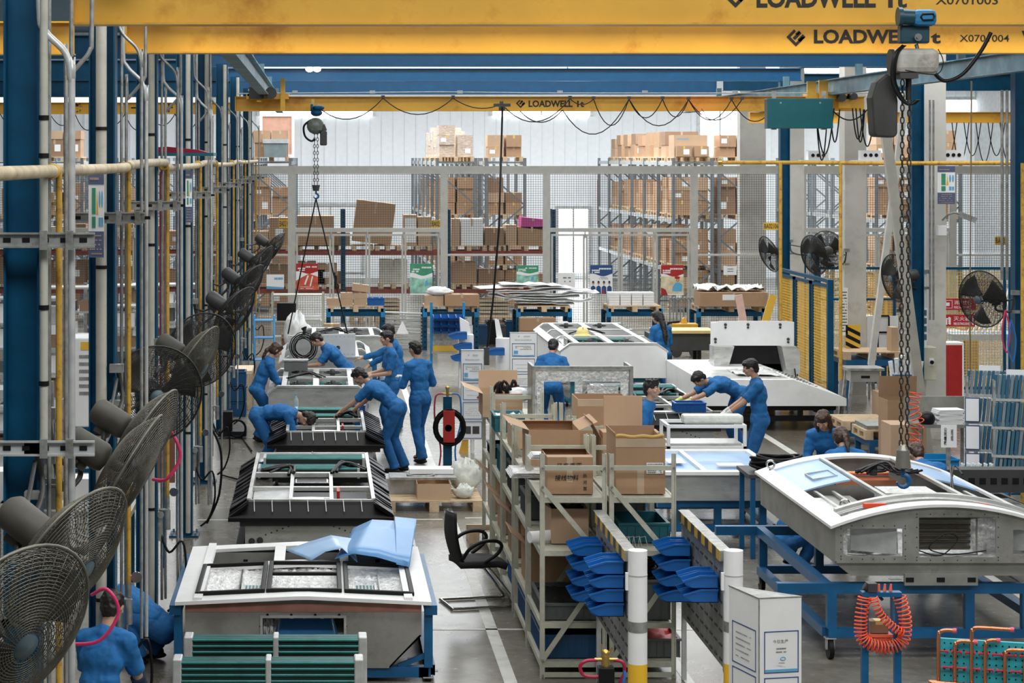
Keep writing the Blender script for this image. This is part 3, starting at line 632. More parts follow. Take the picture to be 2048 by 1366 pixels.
# posters on the fence
def poster(x0, y0, x1, y1, label, kind):
    d = FY-.06; s = F/d; X0, X1, Z0, Z1 = (x0-VX)/s, (x1-VX)/s, H-(y1-VY)/s, H-(y0-VY)/s; w, h = X1-X0, Z1-Z0
    t = thing('fence_poster', label, 'poster', ((X0+X1)/2, d, Z0), group='posters on the mesh fence'); c = {'red': REDP, 'green': GREENP, 'navy': SIGNB, 'blue': PAPER, 'white': PAPER, 'safety': REDP}[kind]
    MB().box(-w/2, w/2, -.006, .006, 0, h).build('board', PAPER, t)
    if kind in ('red', 'green', 'navy', 'safety'):
        b = MB(); b.prism([(-w/2, h*.62)]+[(-w/2+w*i/8, h*(.66+.05*sin(i*.8+1))) for i in range(9)]+[(w/2, h), (-w/2, h)], 'y', -.009, -.006); b.build('header', c, t)
        b = MB(); b.lines((-w*.1, -.011, h*.82), w*.56, h*.09, 1, t=h*.05, seed=int(x0)); b.lines((-w*.42, -.011, h*.7), w*.35, h*.14, 2, t=h*.05, seed=int(x0)+1); b.build('print', PAPER, t)
    b = MB()
    if kind == 'red': b.prism([(-w/2, 0), (w/2, 0), (w/2, h*.5), (w*.1, h*.62), (-w*.2, h*.5), (-w*.5, h*.35)], 'y', -.009, -.006); b.build('picture', M_('orange_red_print', (.62, .1, .05), .5, var=.3, scale=9), t); b = MB(); b.bar((-.1*w, -.012, h*.2), (.05*w, -.012, h*.55), .04); b.bar((.15*w, -.012, h*.15), (.25*w, -.012, h*.52), .03); b.lines((-w*.3, -.011, .02), w*.6, h*.12, 2, seed=4); b.build('figures', PAPER, t)
    elif kind == 'green': b.prism([(-w/2, h*.05), (w/2, h*.05), (w/2, h*.58), (0, h*.5), (-w*.5, h*.58)], 'y', -.009, -.006); b.build('picture', M_('pale_green_print', (.3, .58, .48), .5, var=.5, scale=6), t); b = MB(); b.prism([(w*.15, h*.25), (w*.3, h*.3), (w*.28, h*.48), (w*.18, h*.45)], 'y', -.011, -.009); b.build('figures', SIGNL, t)
    elif kind == 'navy':
        for i in range(4):
            x = -w*.36+i*w*.24; b.m = 0; b.prism([(x-w*.11, 0), (x+w*.11, 0), (x+w*.1, h*.24), (x, h*.3), (x-w*.1, h*.24)], 'y', -.009, -.006); b.m = 1; b.ell((x, -.009, h*.38), (w*.05, .004, h*.06), nu=8, nv=5); b.m = 2; b.prism([(x-w*.05, h*.39), (x+w*.05, h*.39), (x+w*.03, h*.45), (x-w*.04, h*.45)], 'y', -.015, -.009)
        b.m = 3; b.prism([(w*.02, 0), (w*.16, 0), (w*.1, h*.2)], 'y', -.012, -.009)
        b.build('figures', [SIGNB, SKIN, HAIR, REDP], t); b = MB(); b.lines((-w*.1, -.01, h*.5), w*.4, h*.1, 2, seed=8); b.build('print', SIGNB, t)
    elif kind == 'safety':
        b.prism([(-w/2, h*.04), (w/2, h*.04), (w/2, h*.62), (-w/2, h*.62)], 'y', -.0085, -.006); b.build('picture', M_('pale_sand_print', (.72, .62, .42), .5, var=.3, scale=5), t)
        b = MB(); b.prism([(-.0*w, h*.12), (w*.42, h*.12), (w*.45, h*.35), (w*.32, h*.42), (w*.15, h*.42), (.02*w, h*.28)], 'y', -.011, -.0085); b.m = 1; b.ell((w*.24, -.011, h*.5), (w*.08, .004, h*.07), nu=8, nv=5); b.m = 2; b.ell((w*.22, -.013, h*.58), (w*.12, .004, h*.05), nu=8, nv=5); b.prism([(-w/2, 0), (-.2*w, 0), (-.3*w, h*.18), (-w/2, h*.25)], 'y', -.011, -.0085); b.build('figures', [SIGNL, SKIN, REDP], t)
    elif kind == 'blue': b.lines((-w*.05, -.008, h*.55), w*.5, h*.3, 1, t=h*.16, seed=3); b.prism([(-w/2, 0), (w/2, 0), (w/2, h*.12), (-w/2, h*.2)], 'y', -.008, -.006); b.build('print', SIGNL, t)
    else: b.lines((-w*.2, -.008, h*.3), w*.45, h*.5, 2, seed=int(x0)); b.build('print', BING, t)
poster(592, 527, 636, 580, 'red and white poster hanging left on the mesh fence', 'red')
poster(533, 549, 568, 578, 'small white and blue poster behind the farthest fan', 'blue')
poster(820, 527, 865, 590, 'tall green poster of a figure on the mesh fence', 'green')
poster(1033, 531, 1077, 572, 'green-topped poster above the stack of foil sheets', 'green')
poster(1180, 530, 1225, 588, 'navy poster of four uniformed people on the fence', 'navy')
poster(1116, 546, 1150, 575, 'plain white notice with grey print on the fence', 'white')
poster(1322, 530, 1367, 590, 'red-topped poster of a worker in blue on the fence', 'safety')
poster(1447, 532, 1473, 550, 'blank white sheet on the fence above the long wrapped carton', 'white')
poster(158, 610, 180, 630, 'small white notice seen between the first pipes at left', 'white')
# ================================================================ racks behind the fence
RKP = {}
def rack(x0, y0, y1, lv, label, dep=1.1, mu=None, mb_=None, bay=2.7, top=4.4):
    t = thing('pallet_rack', label, 'rack', (x0+dep/2, y0, 0), group='tall pallet racks behind the fence'); n = max(1, round((y1-y0)/bay)); L = (y1-y0)/n; mu = mu or RACKG; mb_ = mb_ or GALV
    for i in range(n+1):
        y = i*L; b = MB()
        for x in (-dep/2, dep/2): b.box(x-.045, x+.045, y-.04, y+.04, 0, top)
        z = .2; s = 1
        while z+1.0 < top: b.bar((-s*dep/2, y, z), (s*dep/2, y, z+.95), .045); z += .95; s = -s
        b.box(-dep/2, dep/2, y-.015, y+.015, top-.15, top-.11); b.box(-dep/2, dep/2, y-.015, y+.015, .12, .16); b.build('upright_frame', mu, t)
    for z in lv:
        for x in (-dep/2, dep/2): b = MB(); b.box(x-.02, x+.02, 0, n*L, z-.11, z); b.build('shelf_beam', mb_, t)
    return t
LV = [1.2, 2.65, 4.3]
RL = [(-3.1, 60, 76, 'left outer tall rack'), (-1.95, 60, 76, 'left inner tall rack'), (3.35, 60, 76, 'centre-left tall rack'), (4.75, 60, 76, 'centre-right tall rack'), (10.1, 60, 76, 'right-hand first tall rack'), (11.4, 60, 76, 'right-hand second tall rack'), (15.9, 60, 73, 'far right first tall rack'), (17.2, 60, 73, 'far right second tall rack'), (-9.2, 60, 73, 'far left first tall rack'), (-7.9, 60, 73, 'far left second tall rack'), (-5.8, 60, 73, 'left third tall rack')]
LVN = {0: 'floor', 1: 'first', 2: 'second', 3: 'top'}
rr = random.Random(11); nco = 0
cm = [CARD, CARD2, CARD3, CARD, CARD]
WRAP = M_('shrink_wrapped_carton', (.56, .45, .36), .25, var=.25, scale=8, dirt=(.75, .74, .72), dscale=7, stretch=(1, 1, 5))
for ri, (x0, y0, y1, nm) in enumerate(RL):
    rack(x0, y0, y1, LV, 'grey steel '+nm+' for pallets, beyond the mesh fence')
    side = ri in (2, 4)
    npal = 9 if side else 1
    for k in range(npal):
        yy = y0+.7+k*1.55
        for li, z in enumerate([0]+LV):
            if li == 0 and k > 3: continue
            if li == 3 and ri in (0, 10, 8): continue
            if side and li == 0 and k > 0: continue
            if ri > 7 and li == 1: continue
            if li == 3 and k > 5 and ri == 2: continue
            if rr.random() < .08 and k > 0: continue
            xx = x0+.55; pn = ORD[k] if k < 12 else 'last'
            pallet((xx, yy, z), f'wooden pallet, {pn} from the front, {LVN[li]} level, {nm}', pi/2*0, 1.05, 1.15, group='pallets in the tall racks')
            if ri == 4 and li == 3 and k == 0: continue
            zz = z+.14; hm = 1.05 if li < 3 else (1.0 if ri in (2, 3) else .75)
            hh = 0; row = 0; cols = 2 if k == 0 or not side else 1
            while hh < hm-.2 and row < 4:
                h = min(rr.choice((.28, .34, .4, .5)), hm-hh)
                if h < .18: break
                for c in range(cols):
                    if row > 1 and rr.random() < .3: continue
                    if k > 3 and row > 1: continue
                    w = (1.0/cols)*rr.uniform(.86, .98); mm = rr.choice(cm); st = rr.random()
                    ad = 'shrink-wrapped' if (ri == 2 and li == 3) else ['brown', 'tan', 'dark brown', 'brown', 'brown'][cm.index(mm)]
                    if mm is CARD: ad = 'brown' if ad != 'shrink-wrapped' else ad
                    pos = (['lowest', 'second-row', 'third-row', 'topmost'][row])+(' left' if c == 0 and cols == 2 else ' right' if cols == 2 else '')
                    if ad == 'shrink-wrapped': mm = WRAP
                    carton((x0+.55+(-.26 if c == 0 else .26)*(cols == 2), yy+rr.uniform(-.04, .04), zz+hh), w, 1.0*rr.uniform(.85, 1), h-.004, f'{ad} carton, {pos} on {pn} pallet, {LVN[li]} level, {nm}',
                           mm, 0, (rr.choice((.1, .5)), .3, .35, .4) if st < .4 else None, tape=TAPE if rr.random() < .3 else TAPEC, group='cartons stored in the tall racks'); nco += 1
                hh += h; row += 1
print('cartons', nco)
o = carton((10.62, 60.6, 4.44), .96, .9, .62, 'large tan carton with blue printed name crowning the right-hand tall rack', CARD2, tape=None)
b = MB(); b.text('ebmpapst', (-.4, -.453, .47), .07, off=.01, width=.34); b.build('carton_print', SIGNL, o)
carton((10.4, 60.05, 4.44), .42, .16, .3, 'small brown carton with white sticker, left, before the printed carton', CARD, 0, (.45, .2, .4, .5)); carton((10.9, 60.05, 4.44), .42, .16, .3, 'small brown carton with white sticker, right, before the printed carton', CARD, 0, (.45, .2, .4, .5))
# red beam rack row just behind the fence
t = thing('pallet_rack', 'long low rack with blue posts and red beams close behind the fence', 'rack', (0, 56.6, 0))
RX = [-13.2, -10.4, -7.6, -4.9, -2.15, .62, 3.43, 6.24]
for x in RX:
    b = MB(); b.box(x-.06, x+.06, -.5, -.42, 0, 3.02); b.box(x-.06, x+.06, .42, .5, 0, 3.02)
    for k in range(3): b.bar((x, -.46, .3+k*.9), (x, .46, 1.1+k*.9), .03)
    for k in range(24): b.m = 1; b.box(x-.025, x-.01, -.503, -.5, .15+k*.12, .2+k*.12); b.box(x+.01, x+.025, -.503, -.5, .15+k*.12, .2+k*.12)
    b.m = 0; b.build('rack_post', [BLUE, BLACK], t)
for a, c in zip(RX, RX[1:]):
    for z in (1.92, .9):
        if a > 3 and z > 1 and False: continue
        for y in (-.46, .46): b = MB(); b.box(a+.06, c-.06, y-.025, y+.025, z-.12, z); b.build('shelf_beam', REDB, t)
s56 = F/56.1
def bx(px): return (px-VX)/s56
def redload(x0, x1, y0, lab, m=CARD, lev=1.92, tilt=0, st=None, pl=None, h=None, g=None, d=.9):
    X0, X1 = bx(x0), bx(x1); z = lev+.14; hh = h or (H-(y0-VY)/s56-z)
    o = carton(((X0+X1)/2, 56.6, z), X1-X0, d, hh, lab, m, 0, st, tape=TAPEC, group='goods on the red beam rack')
    if tilt: o.rotation_euler = (0, tilt, 0); o.location.z += abs(tilt)*(X1-X0)*.5
    return o
for i, (a, c) in enumerate(((597, 668), (672, 745), (752, 800), (808, 862), (905, 972), (985, 1010), (1014, 1092))):
    X = (bx(a)+bx(c))/2; pallet((X, 56.6, 1.92), f'wooden pallet on the red beam, {ORD[i]} from the left', w=max(.5, bx(c)-bx(a)+.05), d=1.0, group='pallets on the red beams')
redload(594, 668, 432, 'wide brown carton on the red beam below the small hook', CARD)
redload(672, 700, 466, 'low brown carton between the blue rack post and the tilted one', CARD3)
redload(704, 782, 408, 'large tilted brown carton standing proud on the red beam', CARD, tilt=.12)
redload(808, 834, 430, 'white-labelled carton on the red beam, left of the tan one', CARD2, st=(.08, .1, .84, .8))
redload(836, 862, 434, 'tan carton on the red beam beside the yellow plate', CARD2)
redload(904, 920, 438, 'narrow tan carton beside the blue rack post', CARD2)
redload(922, 966, 438, 'carton wrapped in white sheet on the red beam', WHITE2)
redload(970, 1008, 456, 'brown carton beside the white-wrapped one on the red beam', CARD3)
redload(1012, 1034, 450, 'tan half-open carton on the red beam near the pink box', CARD2)
redload(1036, 1092, 454, 'wide brown carton under the pink one on the red beam', CARD)
o = redload(1042, 1088, 430, 'bright pink tilted box lying on the brown carton', M_('pink_box_print', (.55, .06, .28), .5), tilt=.1, h=.28); o.location.z += .42
rr = random.Random(4); nms = [(-13.2, 'first'), (-10.4, 'second'), (-7.6, 'third'), (-4.9, 'fourth'), (-2.15, 'fifth')]
for bi, (xa, bn) in enumerate(nms):
    for li, z in enumerate((0.9, 1.92)):
        for k in range(2):
            X = xa+.78+k*1.28; pallet((X, 56.6, z), f'pallet {["left","right"][k]} in the {bn} bay from the left, {["lower","upper"][li]} red beam', w=1.15, group='pallets on the red beams')
            for c in range(2):
                h = rr.uniform(.35, .75); carton((X-.28+c*.56, 56.6, z+.14), .53, .8, h, f'{["left","right"][c]} carton on {["left","right"][k]} pallet, {bn} red-beam bay, {["lower","upper"][li]} level', rr.choice(cm), 0, (.3, .3, .4, .3) if rr.random() < .4 else None, tape=TAPEC, group='goods on the red beam rack')
for i, (a, c, y0, m, lab) in enumerate(((600, 650, 540, CARD, 'brown carton low behind the red poster'), (664, 682, 545, CARD3, 'dark carton low beside the blue rack post'), (760, 815, 520, M_('pale_board_stack', (.6, .58, .52), .6), 'pale board pack low behind the gate'), (905, 952, 525, CARD, 'brown carton low behind the narrow fence section'), (958, 1000, 540, CARD3, 'dark carton low right of the narrow section'), (1040, 1090, 548, CARD, 'brown carton low behind the green-topped poster'))):
    X0, X1 = bx(a), bx(c); pallet(((X0+X1)/2, 56.6, .9), 'wooden pallet under the '+lab, w=X1-X0+.06, group='pallets on the red beams')
    carton(((X0+X1)/2, 56.6, 1.04), X1-X0, .8, min(.72, H-(y0-VY)/s56-1.04), lab+' on the lower red beam', m, tape=TAPEC, group='goods on the red beam rack')
# floor level board packs behind the gate
for i, (a, c, z1) in enumerate(((700, 745, .55), (750, 800, .6), (960, 1020, .5))):
    X0, X1 = bx(a), bx(c); b = MB()
    for k in range(5): b.box(X0, X1, 56.2, 57, .14+k*.1, .14+k*.1+.07)
    tag(b.build('board_pack', PLY), f'pale board stack on the floor behind the gate, {ORD[i]} from left', 'boards', 'board packs'); pallet(((X0+X1)/2, 56.6, 0), f'pallet on the floor under the {ORD[i]} board stack', w=X1-X0, group='floor pallets behind the gate')
# yellow location plates
def plate_sign(px0, py0, px1, py1, D, txt, label):
    X0, X1, Z0, Z1 = xat(px0, D), xat(px1, D), zat(py1, D), zat(py0, D); w, h = X1-X0, Z1-Z0
    t = thing('location_plate', label, 'sign', ((X0+X1)/2, D, Z0), group='yellow rack location plates'); MB().box(-w/2, w/2, 0, .02, 0, h).build('plate', SIGNY, t)
    b = MB(); b.text(txt, (-w*.45, -.002, h*.2), h*.62, width=w*.9, off=.01); b.build('plate_lettering', LETTER, t)
plate_sign(1527, 445, 1558, 460, 51.9, 'BA02106', 'yellow plate reading BA02106 beside the concrete pillar')
plate_sign(862, 440, 891, 456, 53.6, 'BA02103', 'yellow plate half hidden by a fence post near the white carton')
plate_sign(558, 439, 582, 456, 53.6, 'BA02102', 'yellow plate behind the fence left of the small hook')
plate_sign(1893, 473, 1903, 490, 53.6, '10', 'small yellow plate behind the white pillar at the right')
plate_sign(1990, 473, 2014, 490, 53.6, 'BA021', 'yellow plate at far right behind the mesh fence')
# goods crowning the racks (specific)
def top(x0, x1, y0, y1, D, lab, m=CARD, dep=.8, st=None, tape=TAPE, nm='cardboard_box', cat='box', zb=None):
    X0, X1 = xat(x0, D), xat(x1, D); z = zat(y1, D) if zb is None else zb
    return carton(((X0+X1)/2, D+dep/2, z), X1-X0, dep, zat(y0, D)-z, lab, m, 0, st, tape, nm and None, name=nm, cat=cat)
ZT = 4.46
t = thing('plastic_crate', 'grey-green plastic crate at the top left behind the fence', 'crate', (xat(550, 59.4), 60.1, 4.42)); w = 48/F*59.4
b = MB(); b.prism([(-w*.46, 0), (w*.46, 0), (w/2, .4), (-w/2, .4)], 'y', -.3, .3); b.build('crate_body', M_('grey_green_plastic', (.2, .26, .27), .5), t); MB().box(-w/2-.02, w/2+.02, -.33, .33, .4, .52).build('crate_rim', M_('pale_grey_plastic', (.5, .54, .55), .5), t)
t = thing('wooden_cabinet', 'pinkish wooden crate panel standing at the top left above fence', 'crate', (xat(553, 61), 61.8, 4.42)); w = 66/F*61
MB().box(-w/2, w/2, 0, .6, 0, 1.25).build('crate_body', M_('pinkish_wood', (.62, .36, .27), .6, var=.1), t); b = MB(); rectframe(b, -w/2-.03, w/2+.03, 0, 1.28, -.02, .08, .05); b.build('crate_frame', WHITE2, t)
# ================================================================ bus roof air-conditioning units in assembly
def face_y(b, y0, y1, xs, zb, zt, holes=()):
    xs = sorted(set(list(xs)+[h[0] for h in holes]+[h[1] for h in holes]))
    for a, c in zip(xs, xs[1:]):
        m = (a+c)/2; spans = [(zb, zt)]
        hs = [h for h in holes if h[0] < m < h[1]]
        if hs: h = hs[0]; spans = [(zb, lambda x: h[2]), (lambda x: h[3], zt)]
        for lo, hi in spans:
            b.add([(a, y0, lo(a)), (c, y0, lo(c)), (c, y0, hi(c)), (a, y0, hi(a)), (a, y1, lo(a)), (c, y1, lo(c)), (c, y1, hi(c)), (a, y1, hi(a))],
                  [(0, 1, 2, 3), (4, 7, 6, 5), (0, 4, 5, 1), (3, 2, 6, 7), (0, 3, 7, 4), (1, 5, 6, 2)])
CROWN = {'ridge': lambda u: 1-abs(u), 'arc': lambda u: 1-u*u, 'trap': lambda u: min(1, (1-abs(u))/.2), 'flat': lambda u: 0}
def shell(t, w, l, h, rise, shape, mt, ms, holes, flange=.08, cham=.18, fholes=(), th=.03, name='shell'):
    cr = CROWN[shape]; xs = [-w+2*w*i/24 for i in range(25)]; wb = w-flange
    b = MB(); b.warp = lambda p: (p.x, p.y, p.z+rise*cr(max(-1, min(1, p.x/w)))); b.plate(-w, w, -l, l, h-th, h, holes, dx=w/8); b.build('top_frame', mt, t)
    xb = [-wb+2*wb*i/24 for i in range(25)]
    zb = lambda x: cham*max(0, (abs(x)-wb+cham)/cham); zt = lambda x: h-th+rise*cr(x/w)
    b = MB(); face_y(b, -l+flange, -l+flange+.02, xb+[-wb+cham, wb-cham], zb, zt, fholes); face_y(b, l-flange-.02, l-flange, xb, zb, zt)
    b.box(-wb, -wb+.02, -l+flange+.02, l-flange-.02, cham, h-th); b.box(wb-.02, wb, -l+flange+.02, l-flange-.02, cham, h-th)
    b.box(-wb+cham, wb-cham, -l+flange+.02, l-flange-.02, 0, .015)
    b.bar((-wb+.01, 0, cham), (-wb+cham, 0, .01), .01) if False else None
    for s in (-1, 1): b.add([(s*wb, -l+flange, cham), (s*(wb-cham), -l+flange, 0), (s*(wb-cham), l-flange, 0), (s*wb, l-flange, cham), (s*(wb-.015), -l+flange, cham+.01), (s*(wb-cham), -l+flange, .015), (s*(wb-cham), l-flange, .015), (s*(wb-.015), l-flange, cham+.01)], [(0, 1, 2, 3), (4, 7, 6, 5), (0, 4, 5, 1), (3, 2, 6, 7), (0, 3, 7, 4), (1, 5, 6, 2)])
    return b.build(name, ms, t)
def coil(t, x0, x1, y, z0, z1, dep=.08, n=7, name='condenser_coil', horiz=False, m=None):
    b = MB(); b.box(x0, x1, y, y+dep, z0, z1) if not horiz else b.box(x0, x1, y, y+(z1-z0), z0-.0, z0+dep)
    o = b.build(name, COILD, t); b = MB()
    for i in range(n):
        if horiz: yy = y+(z1-z0)*(i+.5)/n; b.cyl((x0, yy, z0+dep), (x1, yy, z0+dep), (z1-z0)/n*.3, n=6)
        else: zz = z0+(z1-z0)*(i+.5)/n; b.cyl((x0, y-.002, zz), (x1, y-.002, zz), (z1-z0)/n*.32, n=6)
    b.build('coil_tubes', m or COILG, o); b = MB()
    for x in (x0, x1):
        if horiz: b.box(x-.015, x+.015, y-.01, y+(z1-z0)+.01, z0, z0+dep+.02)
        else: b.box(x-.015, x+.015, y-.015, y+dep, z0-.01, z1+.02)
    b.build('end_plate', GALV, o); return o
def fan_motor(t, x, y, z, r=.13):
    b = MB(); b.lathe([(r*.3, -.05), (r*.35, 0), (r*.3, .05), (.001, .055)], (x, y, z), n=14); o = b.build('fan_motor', DKGREY, t)
    b = MB(); b.tube([(x+r*cos(a), y+r*sin(a), z) for a in [2*pi*k/20 for k in range(20)]], .012, 5, closed=True)
    for k in range(3): a = 2*pi*k/3; b.bar((x+.02*cos(a), y+.02*sin(a), z+.01), (x+r*cos(a), y+r*sin(a), z+.01), .02, .008)
    b.build('fan_guard', BLACK, o)
def wiring(t, pts, r=.009, m=None, seed=1, n=4, j=.06, name='wiring'):
    b = MB(); rr = random.Random(seed)
    for i in range(n): b.tube(smooth_path([Vector(p)+Vector((rr.uniform(-j, j), rr.uniform(-j, j), rr.uniform(-j, j)*.3)) for p in pts], 4), r, 5)
    b.build(name, m or BLACK, t)
def trolley(name_lab, x0, x1, y0, y1, zt, zb, m, legs, cast=.06, ext=0, extra=True, mname='work_trolley', barz=True):
    t = thing('work_trolley', name_lab, 'trolley', ((x0+x1)/2, (y0+y1)/2, 0), group='steel trolleys under the units'); w = (x1-x0)/2; l = (y1-y0)/2; q = .04
    for y in (-l, l): b = MB(); b.box(-w-ext, w+ext, y-q, y+q, zt-.09, zt); b.build('top_rail', m, t)
    for x in (-w, w): b = MB(); b.box(x-q, x+q, -l+q, l-q, zt-.09, zt-.001); b.build('side_rail', m, t)
    for y in (-l, l):
        for x in legs: b = MB(); b.box(x-q, x+q, y-q, y+q, zb, zt-.09); b.build('leg', m, t)
        b = MB(); b.box(-w, w, y-q*.99, y+q*.99, zb-.08, zb); b.build('bottom_rail', m, t)
    for x in (-w, w): b = MB(); b.box(x-q, x+q, -l+q, l-q, zb-.081, zb-.001); b.build('bottom_rail', m, t)
    for x in (-w+.02, w-.02):
        for y in (-l, l):
            b = MB(); b.cyl((x-.02, y, cast), (x+.02, y, cast), cast, n=16); o = b.build('caster_wheel', RUBBER, t)
            b = MB(); b.box(x-.035, x-.025, y-.03, y+.03, cast, zb-.08); b.box(x+.025, x+.035, y-.03, y+.03, cast, zb-.08); b.cyl((x-.036, y, cast), (x+.036, y, cast), .012, n=8); b.box(x-.045, x+.045, y-.045, y+.045, zb-.09, zb-.08); b.build('caster_fork', GALV, o)
    return t
def eyebolt(t, x, y, z, r=.04):
    b = MB(); b.tube([(x+r*cos(a), y, z+.06+r+r*sin(a)) for a in [2*pi*k/14 for k in range(14)]], .012, 6, closed=True); b.cyl((x, y, z), (x, y, z+.06), .014); b.build('eye_bolt', CHROME, t)
def crumple(b, x0, x1, y0, y1, z, amp=.02, n=14, seed=0, t=.002, tilt=0):
    rr = random.Random(seed); g = {}
    def f(u, v):
        k = (round(u*n), round(v*n)); g.setdefault(k, rr.uniform(-amp, amp)); return (x0+(x1-x0)*u, y0+(y1-y0)*v, z+g[k]+tilt*v)
    b.sheet(f, n, n, t)
def film(loc, pts, label, m=None, name='protective_film'):
    b = MB(); n = 12
    P = [[Vector(p) for p in r] for r in pts]
    def f(u, v):
        i = min(int(u*(len(P[0])-1)), len(P[0])-2); fu = u*(len(P[0])-1)-i; a = P[0][i].lerp(P[0][i+1], fu); c = P[1][i].lerp(P[1][i+1], fu); return a.lerp(c, v)-Vector(loc)
    b.sheet(f, n, 4, .003); return tag(b.build(name, m or FILM, None, loc), label, 'plastic film')
# ---- unit 1: big white-topped unit, front left
U1C = (-.14, 18.75, .13); t = thing('roof_air_conditioner', 'white-topped open air-conditioning unit on blue trolley in the left foreground', 'air conditioning unit', U1C)
def u1h(a, c, y0, y1): return (a+.14, c+.14, y0-18.75, y1-18.75)
HL = [u1h(-1.02, -.50, 17.73, 18.9), u1h(-.42, .15, 17.73, 18.9), u1h(.24, .76, 17.73, 18.9), u1h(-.98, -.42, 19.1, 19.8), u1h(-.32, .18, 19.1, 19.8), u1h(.26, .74, 19.1, 19.8)]
shell(t, 1.07, 1.25, .57, .05, 'ridge', WHITE, ALUD, HL, cham=.27, fholes=[(-.34, .34, .16, .42)])
b = MB(); b.box(-.985, .985, -1.175, -1.171, .47, .54); b.build('sealing_strip', M_('pinkish_primer', (.36, .17, .13), .6, var=.2), t)
for i, h in enumerate(HL[:3]):
    b = MB(); e = .035; z0 = .575+.05*(1-abs((h[0]+h[1])/2)); b.warp = None; zz = z0+.02
    sl = lambda x: .05*(1-abs(x)/1.07)
    b.warp = lambda p: (p.x, p.y, p.z+sl(p.x))
    for q in ((h[0]-e, h[0]+.005, h[2]-e, h[3]+e), (h[1]-.005, h[1]+e, h[2]-e, h[3]+e), (h[0], h[1], h[2]-e, h[2]+.005), (h[0], h[1], h[3]-.005, h[3]+e)): b.box(q[0], q[1], q[2], q[3], .57, .605)
    if i == 1: b.box(h[0], h[1], h[2]+.68, h[2]+.73, .57, .60)
    b.build('rubber_gasket', RUBBER, t, bevel=.008)
    b = MB(); crumple(b, h[0]-.02, h[1]+.02, h[2]-.02, h[3]+.02, .40, .014, 26, i, tilt=.17); b.build('foil_lining', FOIL, t)
    if i != 1:
        cx = h[0]+(.36 if i == 0 else .06)
        b = MB(); b.box(cx, cx+.17, h[2]+.12, h[2]+.6, .43, .54); o = b.build('heater_core', COILG, t); b = MB()
        for k in range(6): b.box(cx-.002, cx+.172, h[2]+.115, h[2]+.118, .435+k*.018, .444+k*.018); b.box(cx+k*.03, cx+k*.03+.012, h[2]+.12, h[2]+.6, .54, .545)
        b.build('core_fins', GALV, o); b = MB(); b.box(cx-.02, cx, h[2]+.1, h[2]+.62, .42, .56); b.box(cx+.17, cx+.19, h[2]+.1, h[2]+.62, .42, .56); b.build('core_side', ALU, o)
        b = MB(); b.box(h[0], h[1], h[2]+.3, h[2]+.33, .46, .49); b.build('cross_strut', WHITE, t)
        if i == 0: b = MB(); b.box(cx-.04, cx-.03, h[2], h[3], .41, .57); b.build('divider', DKGREY, t)
        else: b = MB(); b.box(cx+.21, cx+.22, h[2], h[3], .41, .57); b.build('divider', GALV, t); b = MB(); b.ell((cx-.03, h[2]+.3, .5), (.035, .05, .05)); b.build('valve_motor', BLACK, t)
for i, h in enumerate(HL[3:]):
    b = MB(); b.box(h[0]-.02, h[1]+.02, h[3]-.01, h[3]+.01, .2, .55); b.box(h[0]-.02, h[1]+.02, h[2], h[3], .2, .21); b.build('rear_bulkhead', ALUD, t)
    b = MB()
    for k in range(3): b.cbox((h[0]+.12+k*.16, h[3]-.03, .42+.05*(k % 2)), .04, .03, .04)
    b.build('clip', BLACK, t)
for s in (-1, 1): b = MB(); b.box(s*.88-.035, s*.88+.035, -1.22, 1.27, .575, .60); b.build('side_rib', WHITE, t)
b = MB()
for x in (-.3, -.1, .1, .3): b.cyl((x, -1.176, .445), (x, -1.17, .445), .012, n=8)
for x in (-.36, .36):
    for z in (.2, .27, .35): b.cyl((x, -1.176, z), (x, -1.17, z), .008, n=6)
b.build('rivets', BLACK, t)
b = MB(); rectframe(b, -.36, .36, .14, .44, -1.165, .02, .03); b.build('opening_frame', ALU, t)
b = MB(); crumple(b, -.33, .33, -1.14, -.6, .16, .02, 12, 7); crumple(b, -.34, -.25, -1.14, -.6, .3, .05, 10, 8); b.build('foil_lining', FOIL, t)
b = MB(); b.cyl((-.33, -.7, .36), (.33, -.7, .36), .02, n=8); b.cyl((-.33, -.7, .41), (.33, -.7, .41), .02, n=8); b.build('copper_pipe', COPPER, t)
trolley('blue steel trolley carrying the white-topped unit in the left foreground', -1.19, .93, 17.66, 19.8, .13, .125, BLUE2, (-1.0, 1.0), cast=.04)
tt = thing('side_support_stand', 'blue upright frame posts gripping the sides of the white-topped unit', 'frame', (-.14, 18.75, .13)); 
for s in (-1, 1):
    for y in (-1.12, 1.05): b = MB(); b.box(s*1.05-.035, s*1.05+.035, y-.035, y+.035, 0, .52); b.build('post', BLUE2, tt)
    b = MB(); b.box(s*1.07-.05, s*1.07+.05, -1.2, 1.1, .45, .53); b.build('side_rail', BLUE2, tt); b = MB(); b.bar((s*1.05, -1.1, .1), (s*.8, -1.1, .0), .04); b.build('brace', BLUE2, tt)
film((.3, 19.2, .72), [[(.13, 18.95, .78), (.3, 18.8, .86), (.5, 18.75, .84), (.78, 18.75, .76)], [(.32, 20.1, .86), (.5, 20.1, .94), (.7, 20.1, .93), (.9, 20.0, .86)]], 'blue protective film sheet lying over the right rear of the white-topped unit')
film((-.2, 19.0, .8), [[(-.08, 19.0, .76), (.05, 19.0, .84), (.2, 18.95, .88), (.34, 18.9, .76)], [(-.32, 19.5, .76), (-.1, 19.6, .82), (.1, 19.6, .88), (.3, 19.6, .85)]], 'curled blue film strip beside the middle opening of the white-topped unit', FILMP)
film((.8, 19.2, .75), [[(.68, 18.72, .78), (.8, 18.75, .75)], [(.72, 20.2, .95), (.93, 20.2, .93)]], 'small darker blue film flap at the right rear corner of the unit')
